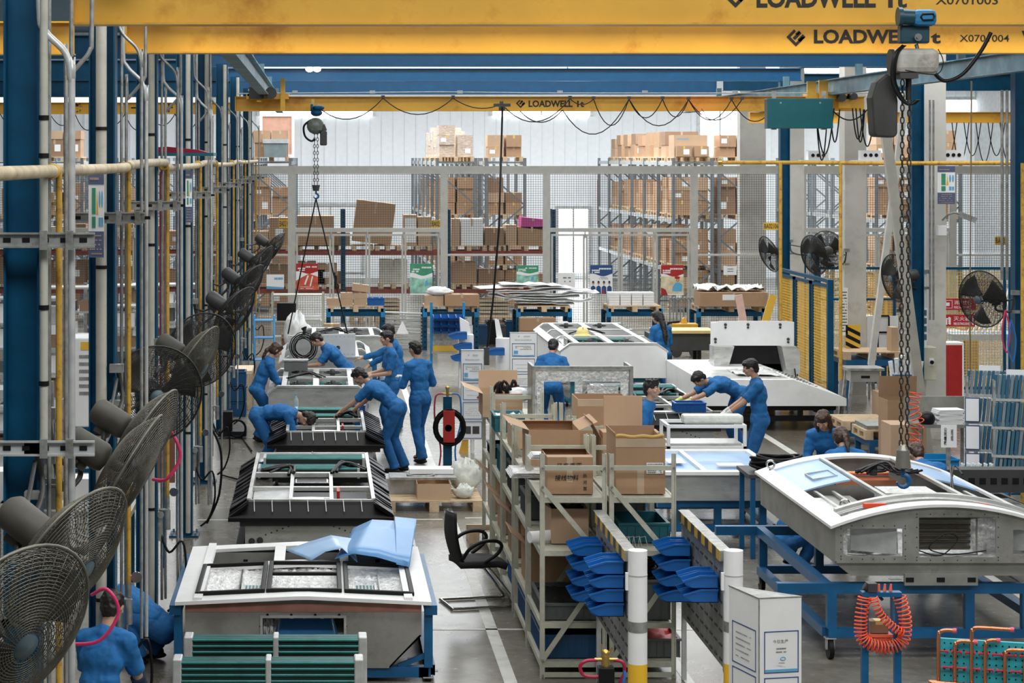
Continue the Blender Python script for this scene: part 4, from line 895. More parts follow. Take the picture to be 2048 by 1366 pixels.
film((-.14, 17.7, .36), [[(-.41, 17.66, .31), (.18, 17.66, .31)], [(-.33, 17.95, .52), (.10, 17.95, .52)]], 'blue film sheet tucked in the front opening of the white-topped unit', FILMD)
# ---- coils in the foreground
def coilblock(x0, x1, D, z0, z1, label, n):
    t = thing('condenser_coil', label, 'coil', ((x0+x1)/2, D, z0), group='teal condenser coils in the foreground'); w = (x1-x0)/2; h = z1-z0
    MB().box(-w+.03, w-.03, 0, .16, 0, h-.02).build('coil_core', COILD, t); b = MB()
    for i in range(n): z = h*(i+.5)/n; b.box(-w+.05, w-.05, -.012, .0, z-.006, z+.009); b.cyl((-w+.05, -.006, z+.004), (w-.05, -.006, z+.004), .012, n=6)
    for i in range(7): b.box(-w+.05, w-.05, .01+i*.022, .02+i*.022, h-.02, h-.008)
    b.build('coil_tubes', COILG, t)
    for x in (-w, w-.07, .0-.02): b = MB(); b.box(x, x+.07 if x != -.02 else .025, -.02, .17, 0, h+.01); b.build('end_plate', GALV, t, bevel=.01)
    b = MB()
    for z in (h*.15, h*.5): b.tube(arc((-w-.005, .02, z), .03, pi/2, 3*pi/2, 6, (1, 0, 0), (0, 0, 1)), .009, 6)
    b.build('copper_bend', COPPER, t)
coilblock(-1.12, .33, 15.95, .12, .585, 'nearest teal-finned condenser coil at the bottom left of the picture', 10)
coilblock(-1.07, .37, 16.5, .12, .63, 'teal-finned condenser coil lying just behind the nearest coil', 11)
t = thing('coil_pallet', 'low pallet under the two teal condenser coils', 'pallet', (-.37, 16.3, 0)); b = pallet_mesh(1.6, 1.1); b.v = [Vector((v.x, v.y, v.z*.85)) for v in b.v]; b.build('pallet_boards', WOOD, t)
# ---- black foil-wrapped units
def black_unit(label, X0, X1, Y0, Y1, z0, z1, inner, front=True, seed=0, plate_left=True):
    t = thing('roof_air_conditioner', label, 'air conditioning unit', ((X0+X1)/2, (Y0+Y1)/2, z0)); w = (X1-X0)/2; l = (Y1-Y0)/2; h = z1-z0; rr = random.Random(seed); iw = w*inner
    MB().box(-iw, iw, -l+.18, l-.05, .01, .03).build('base_pan', BLACK, t)
    b = MB()
    for s in (-1, 1):
        n = 12
        for k in range(n):
            y0 = -l+2*l*k/n; y1 = -l+2*l*(k+1)/n-.02; j = rr.uniform(-.02, .02)
            b.add([(s*iw, y0, h+.05), (s*w, y0-.04, h-.08+j), (s*w, y1-.04, h-.08+j), (s*iw, y1, h+.05), (s*iw, y0, h+.02), (s*w, y0-.04, h-.12+j), (s*w, y1-.04, h-.12+j), (s*iw, y1, h+.02)], [(0, 1, 2, 3), (4, 7, 6, 5), (0, 4, 5, 1), (3, 2, 6, 7), (0, 3, 7, 4), (1, 5, 6, 2)])
            b.bar((s*iw, y0+.02, h+.06), (s*w*.99, y0-.02, h-.065), .012)
    b.build('side_wing', GLOSSB, t)
    b = MB(); b.add([(-iw-.02, -l+.2, h+.05), (iw+.02, -l+.2, h+.05), (w, -l-.05, h-.1), (-w, -l-.05, h-.1), (-iw-.02, -l+.2, h+.02), (iw+.02, -l+.2, h+.02), (w, -l-.05, h-.14), (-w, -l-.05, h-.14)], [(0, 3, 2, 1), (4, 5, 6, 7), (3, 7, 6, 2), (0, 1, 5, 4), (0, 4, 7, 3), (1, 2, 6, 5)]); b.build('front_wing', RUBBER, t)
    b = MB()
    for i in range(7): x = -iw+2*iw*(i+.3)/7; b.bar((x, -l+.19, h+.056), (x+.01, -l, h-.04), .008)
    b.build('foil_seam', GALV, t)
    b = MB()
    for s in (-1, 1): b.box(s*iw-.02, s*iw+.02, -l+.2, l, h, h+.07)
    b.box(-iw, iw, -l+.18, -l+.22, h-.02, h+.06); b.box(-iw, iw, l-.04, l, h, h+.07)
    for s in (-.33, .33): b.box(s*iw-.02, s*iw+.02, -l+.2, l*.15, h, h+.05)
    b.box(-iw, iw, -l+l*.62, -l+l*.66, h-.0, h+.04); b.box(-iw, iw, l*.15, l*.2, h, h+.05)
    b.build('inner_frame', ALU, t)
    b = MB(); b.box(-iw+.02, iw-.02, -l+.23, l*.15, .05, .12); b.box(-iw*.3, iw*.3, -l+.9*l, -l+.9*l+.3, h-.1, h); b.build('black_tray', BLACK, t)
    b = MB(); rectframe(b, -iw*.28, iw*.28, 0, .3, 0, .015, .01); b.v = [Vector((v.x, -l+.9*l+v.z, h+.005+v.y)) for v in b.v]; b.build('chrome_trim', CHROME, t)
    if plate_left: b = MB(); b.add([(-iw+.03, -l+.35, h-.05), (-iw*.36, -l+.6, h-.02), (-iw*.36, -l+1.25, h+.02), (-iw+.03, -l+1.25, h), (-iw+.03, -l+.35, h-.06), (-iw*.36, -l+.6, h-.03), (-iw*.36, -l+1.25, h+.01), (-iw+.03, -l+1.25, h-.01)], [(0, 1, 2, 3), (4, 7, 6, 5), (0, 4, 5, 1), (3, 2, 6, 7), (0, 3, 7, 4), (1, 5, 6, 2)]); b.build('cover_plate', GALV, t)
    b = MB(); b.tube([(-iw*.3, -l+.42, h+.03), (0, -l+.45, h+.03), (iw*.3, -l+.42, h+.03)], .018, 6); b.box(-iw*.3, iw*.2, -l+.28, -l+.36, h-.02, h+.05); b.build('white_duct', WHITE, t)
    coil(t, -iw+.05, iw-.12, l*.25, h-.04, h+l*.16, dep=.1, n=4, horiz=True); coil(t, -iw+.1, iw-.05, l*.55, h-.02, h+l*.18, dep=.12, n=5, horiz=True)
    wiring(t, [(-iw*.8, l*.2, h+.06), (-iw*.4, l*.3, h+.1), (-iw*.35, l*.1, h+.06)], .02, seed=seed, n=3); wiring(t, [(iw*.35, l*.12, h+.08), (iw*.6, l*.32, h+.12), (iw*.9, l*.25, h+.05)], .02, seed=seed+1, n=3)
    b = MB(); crumple(b, -iw+.02, iw-.02, l*.82, l-.02, h+.01, .02, 10, seed); b.prism([(-.08, h+.02), (.08, h+.02), (0, h+.12)], 'y', l*.85, l*.86); b.build('foil_lining', FOIL, t)
    b = MB(); b.box(iw*.42, iw*.47, -l+.8, -l+1.1, h-.05, h+.05); b.build('red_valve', REDP, t)
    b = MB(); b.box(-w+.12, w-.06, -l+.04, -l+.08, h-.2, h-.14); b.build('lower_flange', DKGREY, t)
    if front:
        b = MB(); face_y(b, -l+.1, -l+.12, [-w*.8, w*.8], lambda x: h-.42, lambda x: h-.2); b.box(-w*.8, w*.8, -l+.1, -l+.26, h-.43, h-.42); b.build('front_panel', ALU, t)
        b = MB(); rng = [(-w*.72, h-.37), (-w*.62, h-.36), (w*.62, h-.36), (w*.72, h-.37)]
        for x, z in rng: b.cyl((x, -l+.08, z), (x, -l+.1, z), .035, n=14); b.cyl((x, -l+.07, z), (x, -l+.08, z), .018, n=10)
        for i in range(5): b.cyl((-w*.55+i*.06, -l+.095, h-.3+i*.022), (-w*.55+i*.06, -l+.1, h-.3+i*.022), .01, n=6); b.cyl((w*.55-i*.06, -l+.095, h-.3+i*.022), (w*.55-i*.06, -l+.1, h-.3+i*.022), .01, n=6)
        b.build('grommet', DKGREY, t)
    return t
black_unit('black foil-edged air-conditioning unit, second in the left line', -.97, .78, 22.2, 25.9, .26, .70, .76, seed=1)
trolley('black steel trolley under the second unit of the left line', -.86, .68, 22.45, 25.6, .26, .14, BLACK, (-.74, .74))
black_unit('black foil-edged air-conditioning unit between the two bending workers', -.70, .86, 27.8, 30.6, .26, .70, .66, seed=2, plate_left=False)
trolley('black steel trolley under the unit between the bending workers', -.6, .74, 28.1, 30.4, .26, .14, BLACK, (-.64, .64))
t = thing('paper_sheet', 'white paper sheet hanging on the front of the middle black unit', 'paper', (xat(702, 27.7), 27.72, .3)); b = MB(); b.add([(-.1, 0, 0), (.08, 0, -.02), (.1, 0, .17), (-.09, 0, .19), (-.1, .003, 0), (.08, .003, -.02), (.1, .003, .17), (-.09, .003, .19)], [(0, 1, 2, 3), (4, 7, 6, 5), (0, 4, 5, 1), (3, 2, 6, 7), (0, 3, 7, 4), (1, 5, 6, 2)]); b.build('sheet', PAPER, t)
# ---- grey aluminium units with chamfered ends
def grey_unit(label, X0, X1, Y0, Y1, z0, z1, rise, m1=ALU, m2=ALU, nb=3, seed=0, motors=True, cover=None):
    t = thing('roof_air_conditioner', label, 'air conditioning unit', ((X0+X1)/2, (Y0+Y1)/2, z0)); w = (X1-X0)/2; l = (Y1-Y0)/2; h = z1-z0; rr = random.Random(seed)
    holes = []
    for i in range(nb):
        y0 = -l+.12+(2*l-.2)*i/nb; y1 = y0+(2*l-.2)/nb-.1; holes += [(-w+.1, -w*.72, y0, y1), (-w*.62, -w*.1, y0, y1), (w*.02, w*.6, y0, y1), (w*.7, w-.1, y0, y1)]
    shell(t, w, l, h, rise, 'trap', m1, m2, holes, flange=.02, cham=.02)
    if motors:
        for x in (-w*.38, w*.3): fan_motor(t, x, -l+.5, h+rise-.02); fan_motor(t, x, l-.5, h+rise-.02)
    coil(t, -w*.6, w*.6, -.1, h-.1, h+.25, dep=.1, n=5, horiz=True)
    wiring(t, [(-w*.6, -.3, h+rise), (-w*.2, .1, h+rise+.05), (w*.1, -.2, h+rise)], .012, seed=seed, n=4)
    b = MB(); crumple(b, -w*.6, w*.6, -l+.1, l-.1, h-.12, .03, 14, seed); b.build('foil_lining', FOIL, t); return t
grey_unit('grey aluminium unit with chamfered ends behind the bending workers', -.80, .74, 31.7, 34.4, .50, .84, .12, nb=2, seed=3)
trolley('blue trolley under the grey aluminium unit behind the bending workers', -.7, .64, 31.9, 34.2, .5, .14, BLUE2, (-.6, .6))
grey_unit('farther grey aluminium unit under the hanging riveted panel', -.72, .92, 36.2, 39.3, .55, .86, .12, nb=2, seed=4, m1=GALV)
trolley('blue trolley under the farther grey unit', -.6, .8, 36.4, 39.1, .55, .14, BLUE2, (-.6, .6))
grey_unit('last grey unit of the left line with a yellow warning triangle', -.4, 1.3, 40.2, 42.2, .6, .9, .1, nb=1, seed=5, m1=GALV)
trolley('blue trolley under the last unit of the left line', -.3, 1.2, 40.3, 42.0, .6, .14, BLUE2, (-.6, .6))
w6 = WHITE2
grey_unit('big pale unit with smooth front panel, yellow hard hat on top', 4.22, 6.14, 37.0, 41.6, .52, 1.0, .14, m1=ALU, m2=WHITE2, nb=3, seed=6)
trolley('teal trolley under the big pale unit with the hard hat', 4.35, 6.0, 37.2, 41.2, .52, .14, TEAL, (-.7, .7))
b = MB(); b.lathe([(.155, 0), (.15, .012), (.115, .015), (.115, .06), (.10, .11), (.06, .145), (.001, .155)], n=20); t = thing('hard_hat', 'yellow hard hat resting on the big pale unit', 'helmet', (xat(1165, 38.6), 38.6, 1.14)); b.build('helmet_shell', M_('yellow_helmet_plastic', (.86, .74, .28), .35, var=.03), t)
b = MB(); b.box(-.012, .012, -.1, .1, .12, .158); b.build('helmet_rib', MATS['yellow_helmet_plastic'], t)
# working unit right: black with coils
t = black_unit('long unit with grey coil rows beside the yellow-gloved worker', 4.15, 5.72, 29.6, 33.4, .30, .74, .8, seed=9, plate_left=False)
trolley('teal trolley under the unit beside the yellow-gloved worker', 4.3, 5.55, 29.9, 33.2, .3, .14, TEAL, (-.5, .5))
# ---- white unit with raised lid
t = thing('roof_air_conditioner', 'white unit with its lid raised showing a black inside', 'air conditioning unit', (7.1, 35.4, .42)); s_ = F/33.6
b = MB(); b.add([(-1.0, -1.7, .0), (1.35, -1.7, .0), (1.35, 1.7, .0), (-1.0, 1.7, .0), (-1.0, -1.7, .42), (.5, -1.7, .42), (1.35, -1.7, .12), (1.35, 1.7, .12), (.5, 1.7, .42), (-1.0, 1.7, .42)],
      [(0, 3, 2, 1), (0, 1, 6, 5, 4), (3, 9, 8, 7, 2), (1, 2, 7, 6), (4, 5, 8, 9), (5, 6, 7, 8), (0, 4, 9, 3)]); b.build('shell', WHITE, t)
b = MB()
for i in range(7):
    for j in range(5): b.cyl((.58+j*.1, -1.2+i*.22, .40-.035*j), (.58+j*.1, -1.2+i*.22, .40-.035*j+.005), .025, n=8)
b.build('vent_perforations', DKGREY, t)
b = MB(); b.box(-.9, .45, -1.5, -.2, .42, .43); o = b.build('deck_plate', ALU, t); b = MB(); crumple(b, -.3, .4, -1.3, -.3, .45, .03, 8, 2); b.build('plastic_wrap', PLASTIC, t)
D2 = 36.0
lid = thing  # lid geometry: upright box open to the front with sloping cheeks
def lx2(px): return xat(px, 36.2)-7.1
def lz2(py): return zat(py, 36.2)-.42
b = MB(); b.box(lx2(1420), lx2(1585), .72, .76, lz2(690), lz2(643)); b.prism([(lx2(1420), lz2(690)), (lx2(1585), lz2(690)), (lx2(1585), lz2(643)+.0), (lx2(1570), lz2(641)), (lx2(1440), lz2(641)), (lx2(1420), lz2(645))], 'y', .68, .72); b.build('lid_panel', WHITE2, t)
b = MB(); A = [(lx2(1422), lz2(752)), (lx2(1444), lz2(752)), (lx2(1462), lz2(690)), (lx2(1422), lz2(690))]; b.prism(A, 'y', .5, .95); A = [(lx2(1568), lz2(750)), (lx2(1592), lz2(745)), (lx2(1592), lz2(700)), (lx2(1585), lz2(690)), (lx2(1556), lz2(690))]; b.prism(A, 'y', .5, .95); b.build('lid_cheek', ALU, t)
b = MB(); b.prism([(lx2(1444), lz2(752)), (lx2(1568), lz2(750)), (lx2(1556), lz2(690)), (lx2(1462), lz2(690))], 'y', .9, .94); b.build('black_lining', BLACK, t)
b = MB(); b.box(lx2(1430), lx2(1590), .9, 1.5, .42, lz2(752)); b.build('hinge_box', ALUD, t)
b = MB()
for px, py in ((1448, 648), (1493, 648), (1557, 648), (1428, 677), (1573, 677)): b.cyl((lx2(px), .66, lz2(py)), (lx2(px), .68, lz2(py)), .025, n=10); b.cyl((lx2(px), .66, lz2(py+6)), (lx2(px), .68, lz2(py+6)), .02, n=10)
b.build('lid_grommet', DKGREY, t); b = MB(); b.tube([(lx2(1580), .45, lz2(733)), (lx2(1582), .4, lz2(757)), (lx2(1583), .35, .3)], .012, 6); b.build('gas_strut', BLACK, t)
trolley('black caster trolley under the white unit with raised lid', 6.2, 8.3, 33.9, 36.9, .42, .24, BLACK, (-.5, .5), cast=.08)
for i, (a, c, e, m) in enumerate((( 1487, 1477, 590, M_('pinkish_plastic_tape', (.75, .5, .42), .5)), (1530, 1547, 590, SIGNY))):
    t = thing('slanting_rod', ['pinkish', 'yellow'][i]+' slanting arm sticking up behind the raised white lid', 'bar', (xat(a, 37.3), 37.3, 0)); b = MB(); b.bar((0, 0, .9), (0, 0, zat(640, 37.3)), .05); b.bar((0, 0, zat(645, 37.3)), (xat(c, 37.3)-xat(a, 37.3), 0, zat(e, 37.3)), .04, .13); b.box(-.15, .15, -.15, .15, .0, .9); b.build('arm', m, t)
# ---- curved white unit, right foreground
UC = (5.42, 19.85, .87); t = thing('roof_air_conditioner', 'large curved-top grey unit with square openings on blue trolley at right', 'air conditioning unit', UC); w9 = .98; l9 = 1.6; h9 = .33; R9 = .19
hs = [(-.80, -.33, -1.2, .2), (-.26, .26, -1.2, -.2), (.33, .80, -1.2, .2), (-.80, -.33, .3, 1.35), (-.28, .28, -.1, .55), (.33, .80, .3, 1.35), (-.28, .28, .65, 1.35)]
hs = [(-.82, .82, -1.32, -.2), (-.82, -.3, -.12, 1.35), (-.26, .30, -.12, .6), (.36, .84, -.12, 1.35), (-.26, .30, .7, 1.35)]
hs = [(-.84, .84, -1.4, -1.22), (-.84, .84, -1.1, 1.38)]
shell(t, w9, l9, h9, R9, 'arc', WHITE, ALUD, hs, flange=.05, cham=.0001, fholes=[(-.86, -.34, .06, .30), (-.20, .47, .05, .40), (.62, .88, .07, .29)], th=.025)
cr9 = lambda x: h9+R9*(1-(x/w9)**2)
b = MB(); b.prism([(-.93, 0), (-.78, -.12), (.82, -.12), (.93, 0)], 'y', -1.5, 1.5); b.build('lower_pan', ALUD, t)
b = MB(); b.box(-.32, .32, -1.53, -1.5, -.2, -.1); b.build('mounting_rail', ALUD, t); b = MB()
for x in (-.27, 0, .27): b.box(x-.04, x+.03, -1.535, -1.53, -.17, -.13)
b.build('rail_slot', BLACK, t)
def curved(b, x0, x1, y0, y1, dz0, dz1, n=12):
    o = b.warp; b.warp = lambda p: (p.x, p.y, p.z+R9*(1-(p.x/w9)**2)); b.plate(x0, x1, y0, y1, h9+dz0, h9+dz1, dx=(x1-x0)/n); b.warp = o
b = MB(); curved(b, -.84, .84, -1.2, -1.12, -.005, .03); curved(b, -.8, .8, -1.3, -1.27, -.03, .0); b.build('cross_rib', ALU, t)
b = MB(); curved(b, -.86, -.38, .1, 1.4, -.03, -.015); o = b.build('protective_film', FILMP, t, label='pale blue film'); b = MB(); curved(b, .42, .86, .2, 1.3, -.03, -.015); b.build('protective_film', FILMP, t, label='pale blue film')
b = MB()
for x in (-.35, .36): b.bar((x, -1.1, h9+R9*.82), (x, 1.4, h9+R9*.82), .04, .03)
for x in (-.72, -.55, .55, .7): b.bar((x, -1.05, h9+.03), (x, .1, h9+.03), .03, .02)
b.build('inner_rail', ALU, t)
b = MB(); b.box(-.7, -.4, -1.0, .05, h9-.02, h9+.0); b.box(.42, .8, -1.0, .15, h9-.02, h9+.0); b.build('duct_cover', ALUD, t)
b = MB(); b.box(-.22, .26, -.55, -.15, .2, h9+.12); b.box(-.85, -.7, -1.0, -.2, .25, h9+.02); b.box(-.85, -.80, -1.45, -.6, .05, .3); crumple(b, -.84, .84, -1.5, 1.38, .03, .018, 20, 5); crumple(b, -.84, -.3, -1.25, -1.2, .03, .01, 8, 6, tilt=.3); crumple(b, .36, .84, -1.25, -1.2, .03, .01, 8, 6, tilt=.3); b.build('foil_lining', FOIL, t)
for x in (-.12, .14): fan_motor(t, x+.02, .35, h9+R9+.01, .12)
wiring(t, [(-.25, .2, h9+.2), (-.05, .35, h9+.27), (.1, .2, h9+.2), (.3, .3, h9+.2)], .012, seed=8, n=7); wiring(t, [(.45, -.3, h9+.1), (.6, .3, h9+.25), (.62, .1, h9+.2)], .01, seed=9, n=2)
b = MB(); b.tube(smooth_path([(-.75, -1.3, h9+.04), (-.4, -1.25, h9+.12), (0, -1.22, h9+.17), (.5, -1.25, h9+.1), (.8, -1.3, h9+.03)], 5), .022, 6); b.tube(smooth_path([(-.7, -1.35, h9+.03), (-.3, -1.33, h9+.12), (.3, -1.33, h9+.12), (.8, -1.36, h9+.02)], 5), .016, 6); b.build('silver_pipe', FOIL, t)
b = MB(); b.cbox((-.52, -1.3, h9+.13), .2, .05, .04); b.cbox((.42, -1.3, h9+.13), .12, .05, .03); b.build('connector', ORANGE, t)
b = MB(); rectframe(b, -.2, .34, .05, .39, -1.45, .012, .02); b.box(-.19, .32, -1.3, -1.28, .07, .38); b.build('coil_box', ALUD, t)
b = MB()
for k in range(6): b.cyl((-.18, -1.34, .10+k*.05), (.31, -1.34, .10+k*.05), .013, n=8)
b.build('coil_tubes', M_('dark_bronze_tube', (.09, .07, .05), .35, .6), t)
b = MB(); b.tube(smooth_path([(-.19, -1.5, .1), (.0, -1.52, .06), (.15, -1.5, .2), (.05, -1.5, .25), (-.1, -1.5, .12), (.1, -1.52, .07), (.4, -1.5, .1)], 5), .006, 5); b.build('wiring', BLACK, t)
b = MB()
for (x0, x1, z0, z1, zz0, zz1) in ((-.76, -.38, .085, .285, .065, .305), (.64, .76, .08, .28, .1, .27)): b.add([(x0, -1.4, z0), (x1, -1.5, zz0), (x1, -1.5, zz1), (x0, -1.4, z1), (x0, -1.38, z0), (x1, -1.48, zz0), (x1, -1.48, zz1), (x0, -1.38, z1)], [(0, 1, 2, 3), (4, 7, 6, 5), (0, 4, 5, 1), (3, 2, 6, 7), (0, 3, 7, 4), (1, 5, 6, 2)])
b.build('air_flap', GALV, t)
b = MB()
for x0, x1, z0, z1 in ((-.86, -.34, .06, .30), (-.20, .47, .05, .40)):
    for i in range(7): x = x0-.02+(x1-x0+.04)*i/6; b.cyl((x, -1.554, z1+.025+.0), (x, -1.549, z1+.025), .006, n=5); b.cyl((x, -1.554, z0-.025), (x, -1.549, z0-.025), .006, n=5)
    for i in range(5): z = z0+(z1-z0)*i/4; b.cyl((x0-.02, -1.554, z), (x0-.02, -1.549, z), .006, n=5); b.cyl((x1+.02, -1.554, z), (x1+.02, -1.549, z), .006, n=5)
b.build('rivets', DKGREY, t)
eyebolt(t, -.72, -1.05, h9); eyebolt(t, -.86, 1.4, h9); eyebolt(t, .5, 1.4, h9+.12); 
b = MB(); b.box(-.3, .3, 1.0, 1.3, h9-.05, h9+.0); b.cyl((-.3, 1.28, h9+.03), (.3, 1.28, h9+.03), .02); b.build('rear_coil', COPPER, t)
tt = thing('metal_tray', 'small shallow grey metal tray lying on the curved unit', 'tray', (5.42-.55, 20.4, 1.3)); tt.rotation_euler = (0, -.16, 0)
b = MB(); b.box(-.12, .12, -.18, .18, 0, .005); rectframe(b, -.12, .12, -.18, .18, 0, .01, .03); b.v = [v if abs(v.y) > .05 or i < 8 else v for i, v in enumerate(b.v)]; b = MB(); b.box(-.12, .12, -.18, .18, 0, .006); b.box(-.12, -.11, -.18, .18, .006, .03); b.box(.11, .12, -.18, .18, .006, .03); b.box(-.11, .11, -.18, -.17, .006, .03); b.box(-.11, .11, .17, .18, .006, .03); b.build('tray_pan', GALV, tt)
trolley('blue caster trolley carrying the large curved unit at right', 4.46, 6.5, 18.45, 21.3, .67, .27, BLUE2, (-.99, -.42, .22, .72, .99), cast=.09, ext=.45)
# ---- bench unit with blue sheets
t = thing('roof_air_conditioner', 'low unit topped with pale blue sheets behind the cardboard boxes', 'air conditioning unit', (4.62, 25.1, .45)); w = .66; l = .95
b = MB(); b.plate(-w-.04, w+.04, -l, l, .3, .34, [(-w+.03, -.2, -l+.15, l-.15), (-.14, w-.03, -l+.15, l-.15)]); b.build('top_frame', WHITE, t)
b = MB(); b.box(-w+.03, w-.03, -l+.15, l-.15, .29, .31); b.build('blue_sheet', FILMP, t, label='pale blue sheet'); b = MB(); b.box(-w, w, -l+.05, l-.05, 0, .29); b.build('shell', ALU, t)
b = MB()
for (x, y, a, c) in ((-.5, -.3, .2, .18), (.05, -.5, .3, .1)): b.box(x, x+a, y, y+c*2, .345, .35)
b.build('notice', PAPER, t)
trolley('blue four-legged trolley under the low unit with pale blue sheets', 4.0, 5.24, 24.3, 25.9, .45, .16, BLUE2, (-.5, -.02, .5), ext=.1)
# ================================================================ central shelving
def shelf_rack(x0, y0, y1, label, lv=(.14, .47, 1.08, 1.53), x1=None, h=1.9, brace=True):
    w = (x1-x0); l = y1-y0; t = thing('shelving_rack', label, 'rack', ((x0+x1)/2, (y0+y1)/2, 0), group='cream steel shelving racks'); q = .02
    for sx in (-1, 1):
        for sy in (-1, 1):
            b = MB(); x = sx*(w/2-q); y = sy*(l/2-q); b.box(x-q, x+q, y-q, y-q+.006, 0, h); b.box(x-sx*-.014-.006+.0 if sx > 0 else x-q, x+q if sx > 0 else x-q+.006, y-q, y+q, 0, h)
            b.box(x-q, x-q+.01, y-q-.002, y-q, 0, h); b.box(x+q-.01, x+q, y-q-.002, y-q, 0, h); b.build('corner_post', CREAMS, t)
    for z in lv:
        b = MB(); b.box(-w/2+.01, w/2-.01, -l/2+.01, l/2-.01, z-.025, z-.005); b.box(-w/2+2*q, w/2-2*q, -l/2, -l/2+.02, z-.045, z); b.box(-w/2+2*q, w/2-2*q, l/2-.02, l/2, z-.045, z)
        for s in (-1, 1): b.box(s*(w/2-.012)-.01, s*(w/2-.012)+.01, -l/2+2*q, l/2-2*q, z-.05, z)
        b.build('shelf', CREAMS, t)
    b = MB(); b.box(-w/2+2*q, w/2-2*q, -l/2, -l/2+.02, .01, .05)
    b.box(-w/2+2*q, w/2-2*q, -l/2-.01, -l/2+.01, h-.14, h-.1); b.build('cross_bar', CREAMS, t)
    b = MB(); b.bar((-w/2+q, -l/2-.012, h-.28), (w/2-q, -l/2-.012, 1.0), .006, .042); b.bar((w/2-q, -l/2-.012, .92), (-w/2+q, -l/2-.012, .16), .006, .042); b.build('diagonal_brace', CREAMS, t)
    b = MB()
    for x, z in ((-w/2+q, h-.28), (w/2-q, 1.0), (w/2-q, .92), (-w/2+q, .16), (-w/2+q, h-.12), (w/2-q, h-.12), (-w/2+q, .03), (w/2-q, .03)): b.cyl((x, -l/2-.025, z), (x, -l/2-.012, z), .011, n=8)
    b.build('bolts', GREY, t)
    return t
RY = [(17.75, 18.95), (19.0, 20.15), (20.35, 21.5), (21.65, 22.8), (23.0, 24.1)]
RX0, RX1, RX2 = 1.86, 2.435, 3.01
ro = ['front', 'second', 'third', 'fourth', 'fifth']
for i, (a, c) in enumerate(RY):
    shelf_rack(RX0, a, c, f'cream steel shelving rack, left column, {ro[i]} from the camera', x1=RX1-.01, h=1.9 if i != 3 else 1.86)
    if i < 3: shelf_rack(RX1+.01, a, c, f'cream steel shelving rack, right column, {ro[i]} from the camera', x1=RX2)
# open / filled boxes
def openbox(loc, w, d, h, label, m=CARD, rz=0, flaps=(), sticker=None, tape=None, fill=None, name='cardboard_box', cat='box', t=.006):
    o = thing(name, label, cat, loc, rz); b = MB(); b.box(-w/2, w/2, -d/2, d/2, 0, t); b.box(-w/2, w/2, -d/2, -d/2+t, t, h); b.box(-w/2, w/2, d/2-t, d/2, t, h); b.box(-w/2, -w/2+t, -d/2+t, d/2-t, t, h); b.box(w/2-t, w/2, -d/2+t, d/2-t, t, h); b.build('box_body', m, o)
    for f in flaps:   # (side, length, angle outwards from vertical in degrees)
        s, L, a = f; a = radians(a); b = MB()
        if s == 'f': b.add([(-w/2, -d/2, h), (w/2, -d/2, h), (w/2, -d/2-L*sin(a), h+L*cos(a)), (-w/2, -d/2-L*sin(a), h+L*cos(a)), (-w/2, -d/2+t, h), (w/2, -d/2+t, h), (w/2, -d/2+t-L*sin(a), h+L*cos(a)), (-w/2, -d/2+t-L*sin(a), h+L*cos(a))], BOXF)
        if s == 'b': b.add([(-w/2, d/2-t, h), (w/2, d/2-t, h), (w/2, d/2-t+L*sin(a), h+L*cos(a)), (-w/2, d/2-t+L*sin(a), h+L*cos(a)), (-w/2, d/2, h), (w/2, d/2, h), (w/2, d/2+L*sin(a), h+L*cos(a)), (-w/2, d/2+L*sin(a), h+L*cos(a))], BOXF)
        if s == 'l': b.add([(-w/2, -d/2, h), (-w/2, d/2, h), (-w/2-L*sin(a), d/2, h+L*cos(a)), (-w/2-L*sin(a), -d/2, h+L*cos(a)), (-w/2+t, -d/2, h), (-w/2+t, d/2, h), (-w/2+t-L*sin(a), d/2, h+L*cos(a)), (-w/2+t-L*sin(a), -d/2, h+L*cos(a))], BOXF)
        if s == 'r': b.add([(w/2-t, -d/2, h), (w/2-t, d/2, h), (w/2-t+L*sin(a), d/2, h+L*cos(a)), (w/2-t+L*sin(a), -d/2, h+L*cos(a)), (w/2, -d/2, h), (w/2, d/2, h), (w/2+L*sin(a), d/2, h+L*cos(a)), (w/2+L*sin(a), -d/2, h+L*cos(a))], BOXF)
        b.build('flap', m, o)
    if tape: b = MB(); b.box(-w/2-.002, w/2+.002, -d/2-.003, -d/2, h-.07, h-.0); b.box(-.03, .03, -d/2-.003, -d/2, 0, h*.5); b.build('tape', tape, o)
    if sticker: x0, z0, a, c = sticker; b = MB(); b.box(-w/2+x0*w, -w/2+(x0+a)*w, -d/2-.005, -d/2-.003, z0*h, (z0+c)*h); s = b.build('sticker', PAPER, o); b = MB(); b.lines((-w/2+(x0+.02)*w, -d/2-.006, z0*h+.004), a*w*.9, c*h*.9, 6, seed=3); b.build('print', BLACK, s)
    if fill: b = MB(); crumple(b, -w/2+t, w/2-t, -d/2+t, d/2-t, h*.85, h*.06, 8, 3, .004); b.build('contents', fill, o)
    return o
BOXF = [(0, 1, 2, 3), (4, 7, 6, 5), (0, 4, 5, 1), (3, 2, 6, 7), (0, 3, 7, 4), (1, 5, 6, 2)]
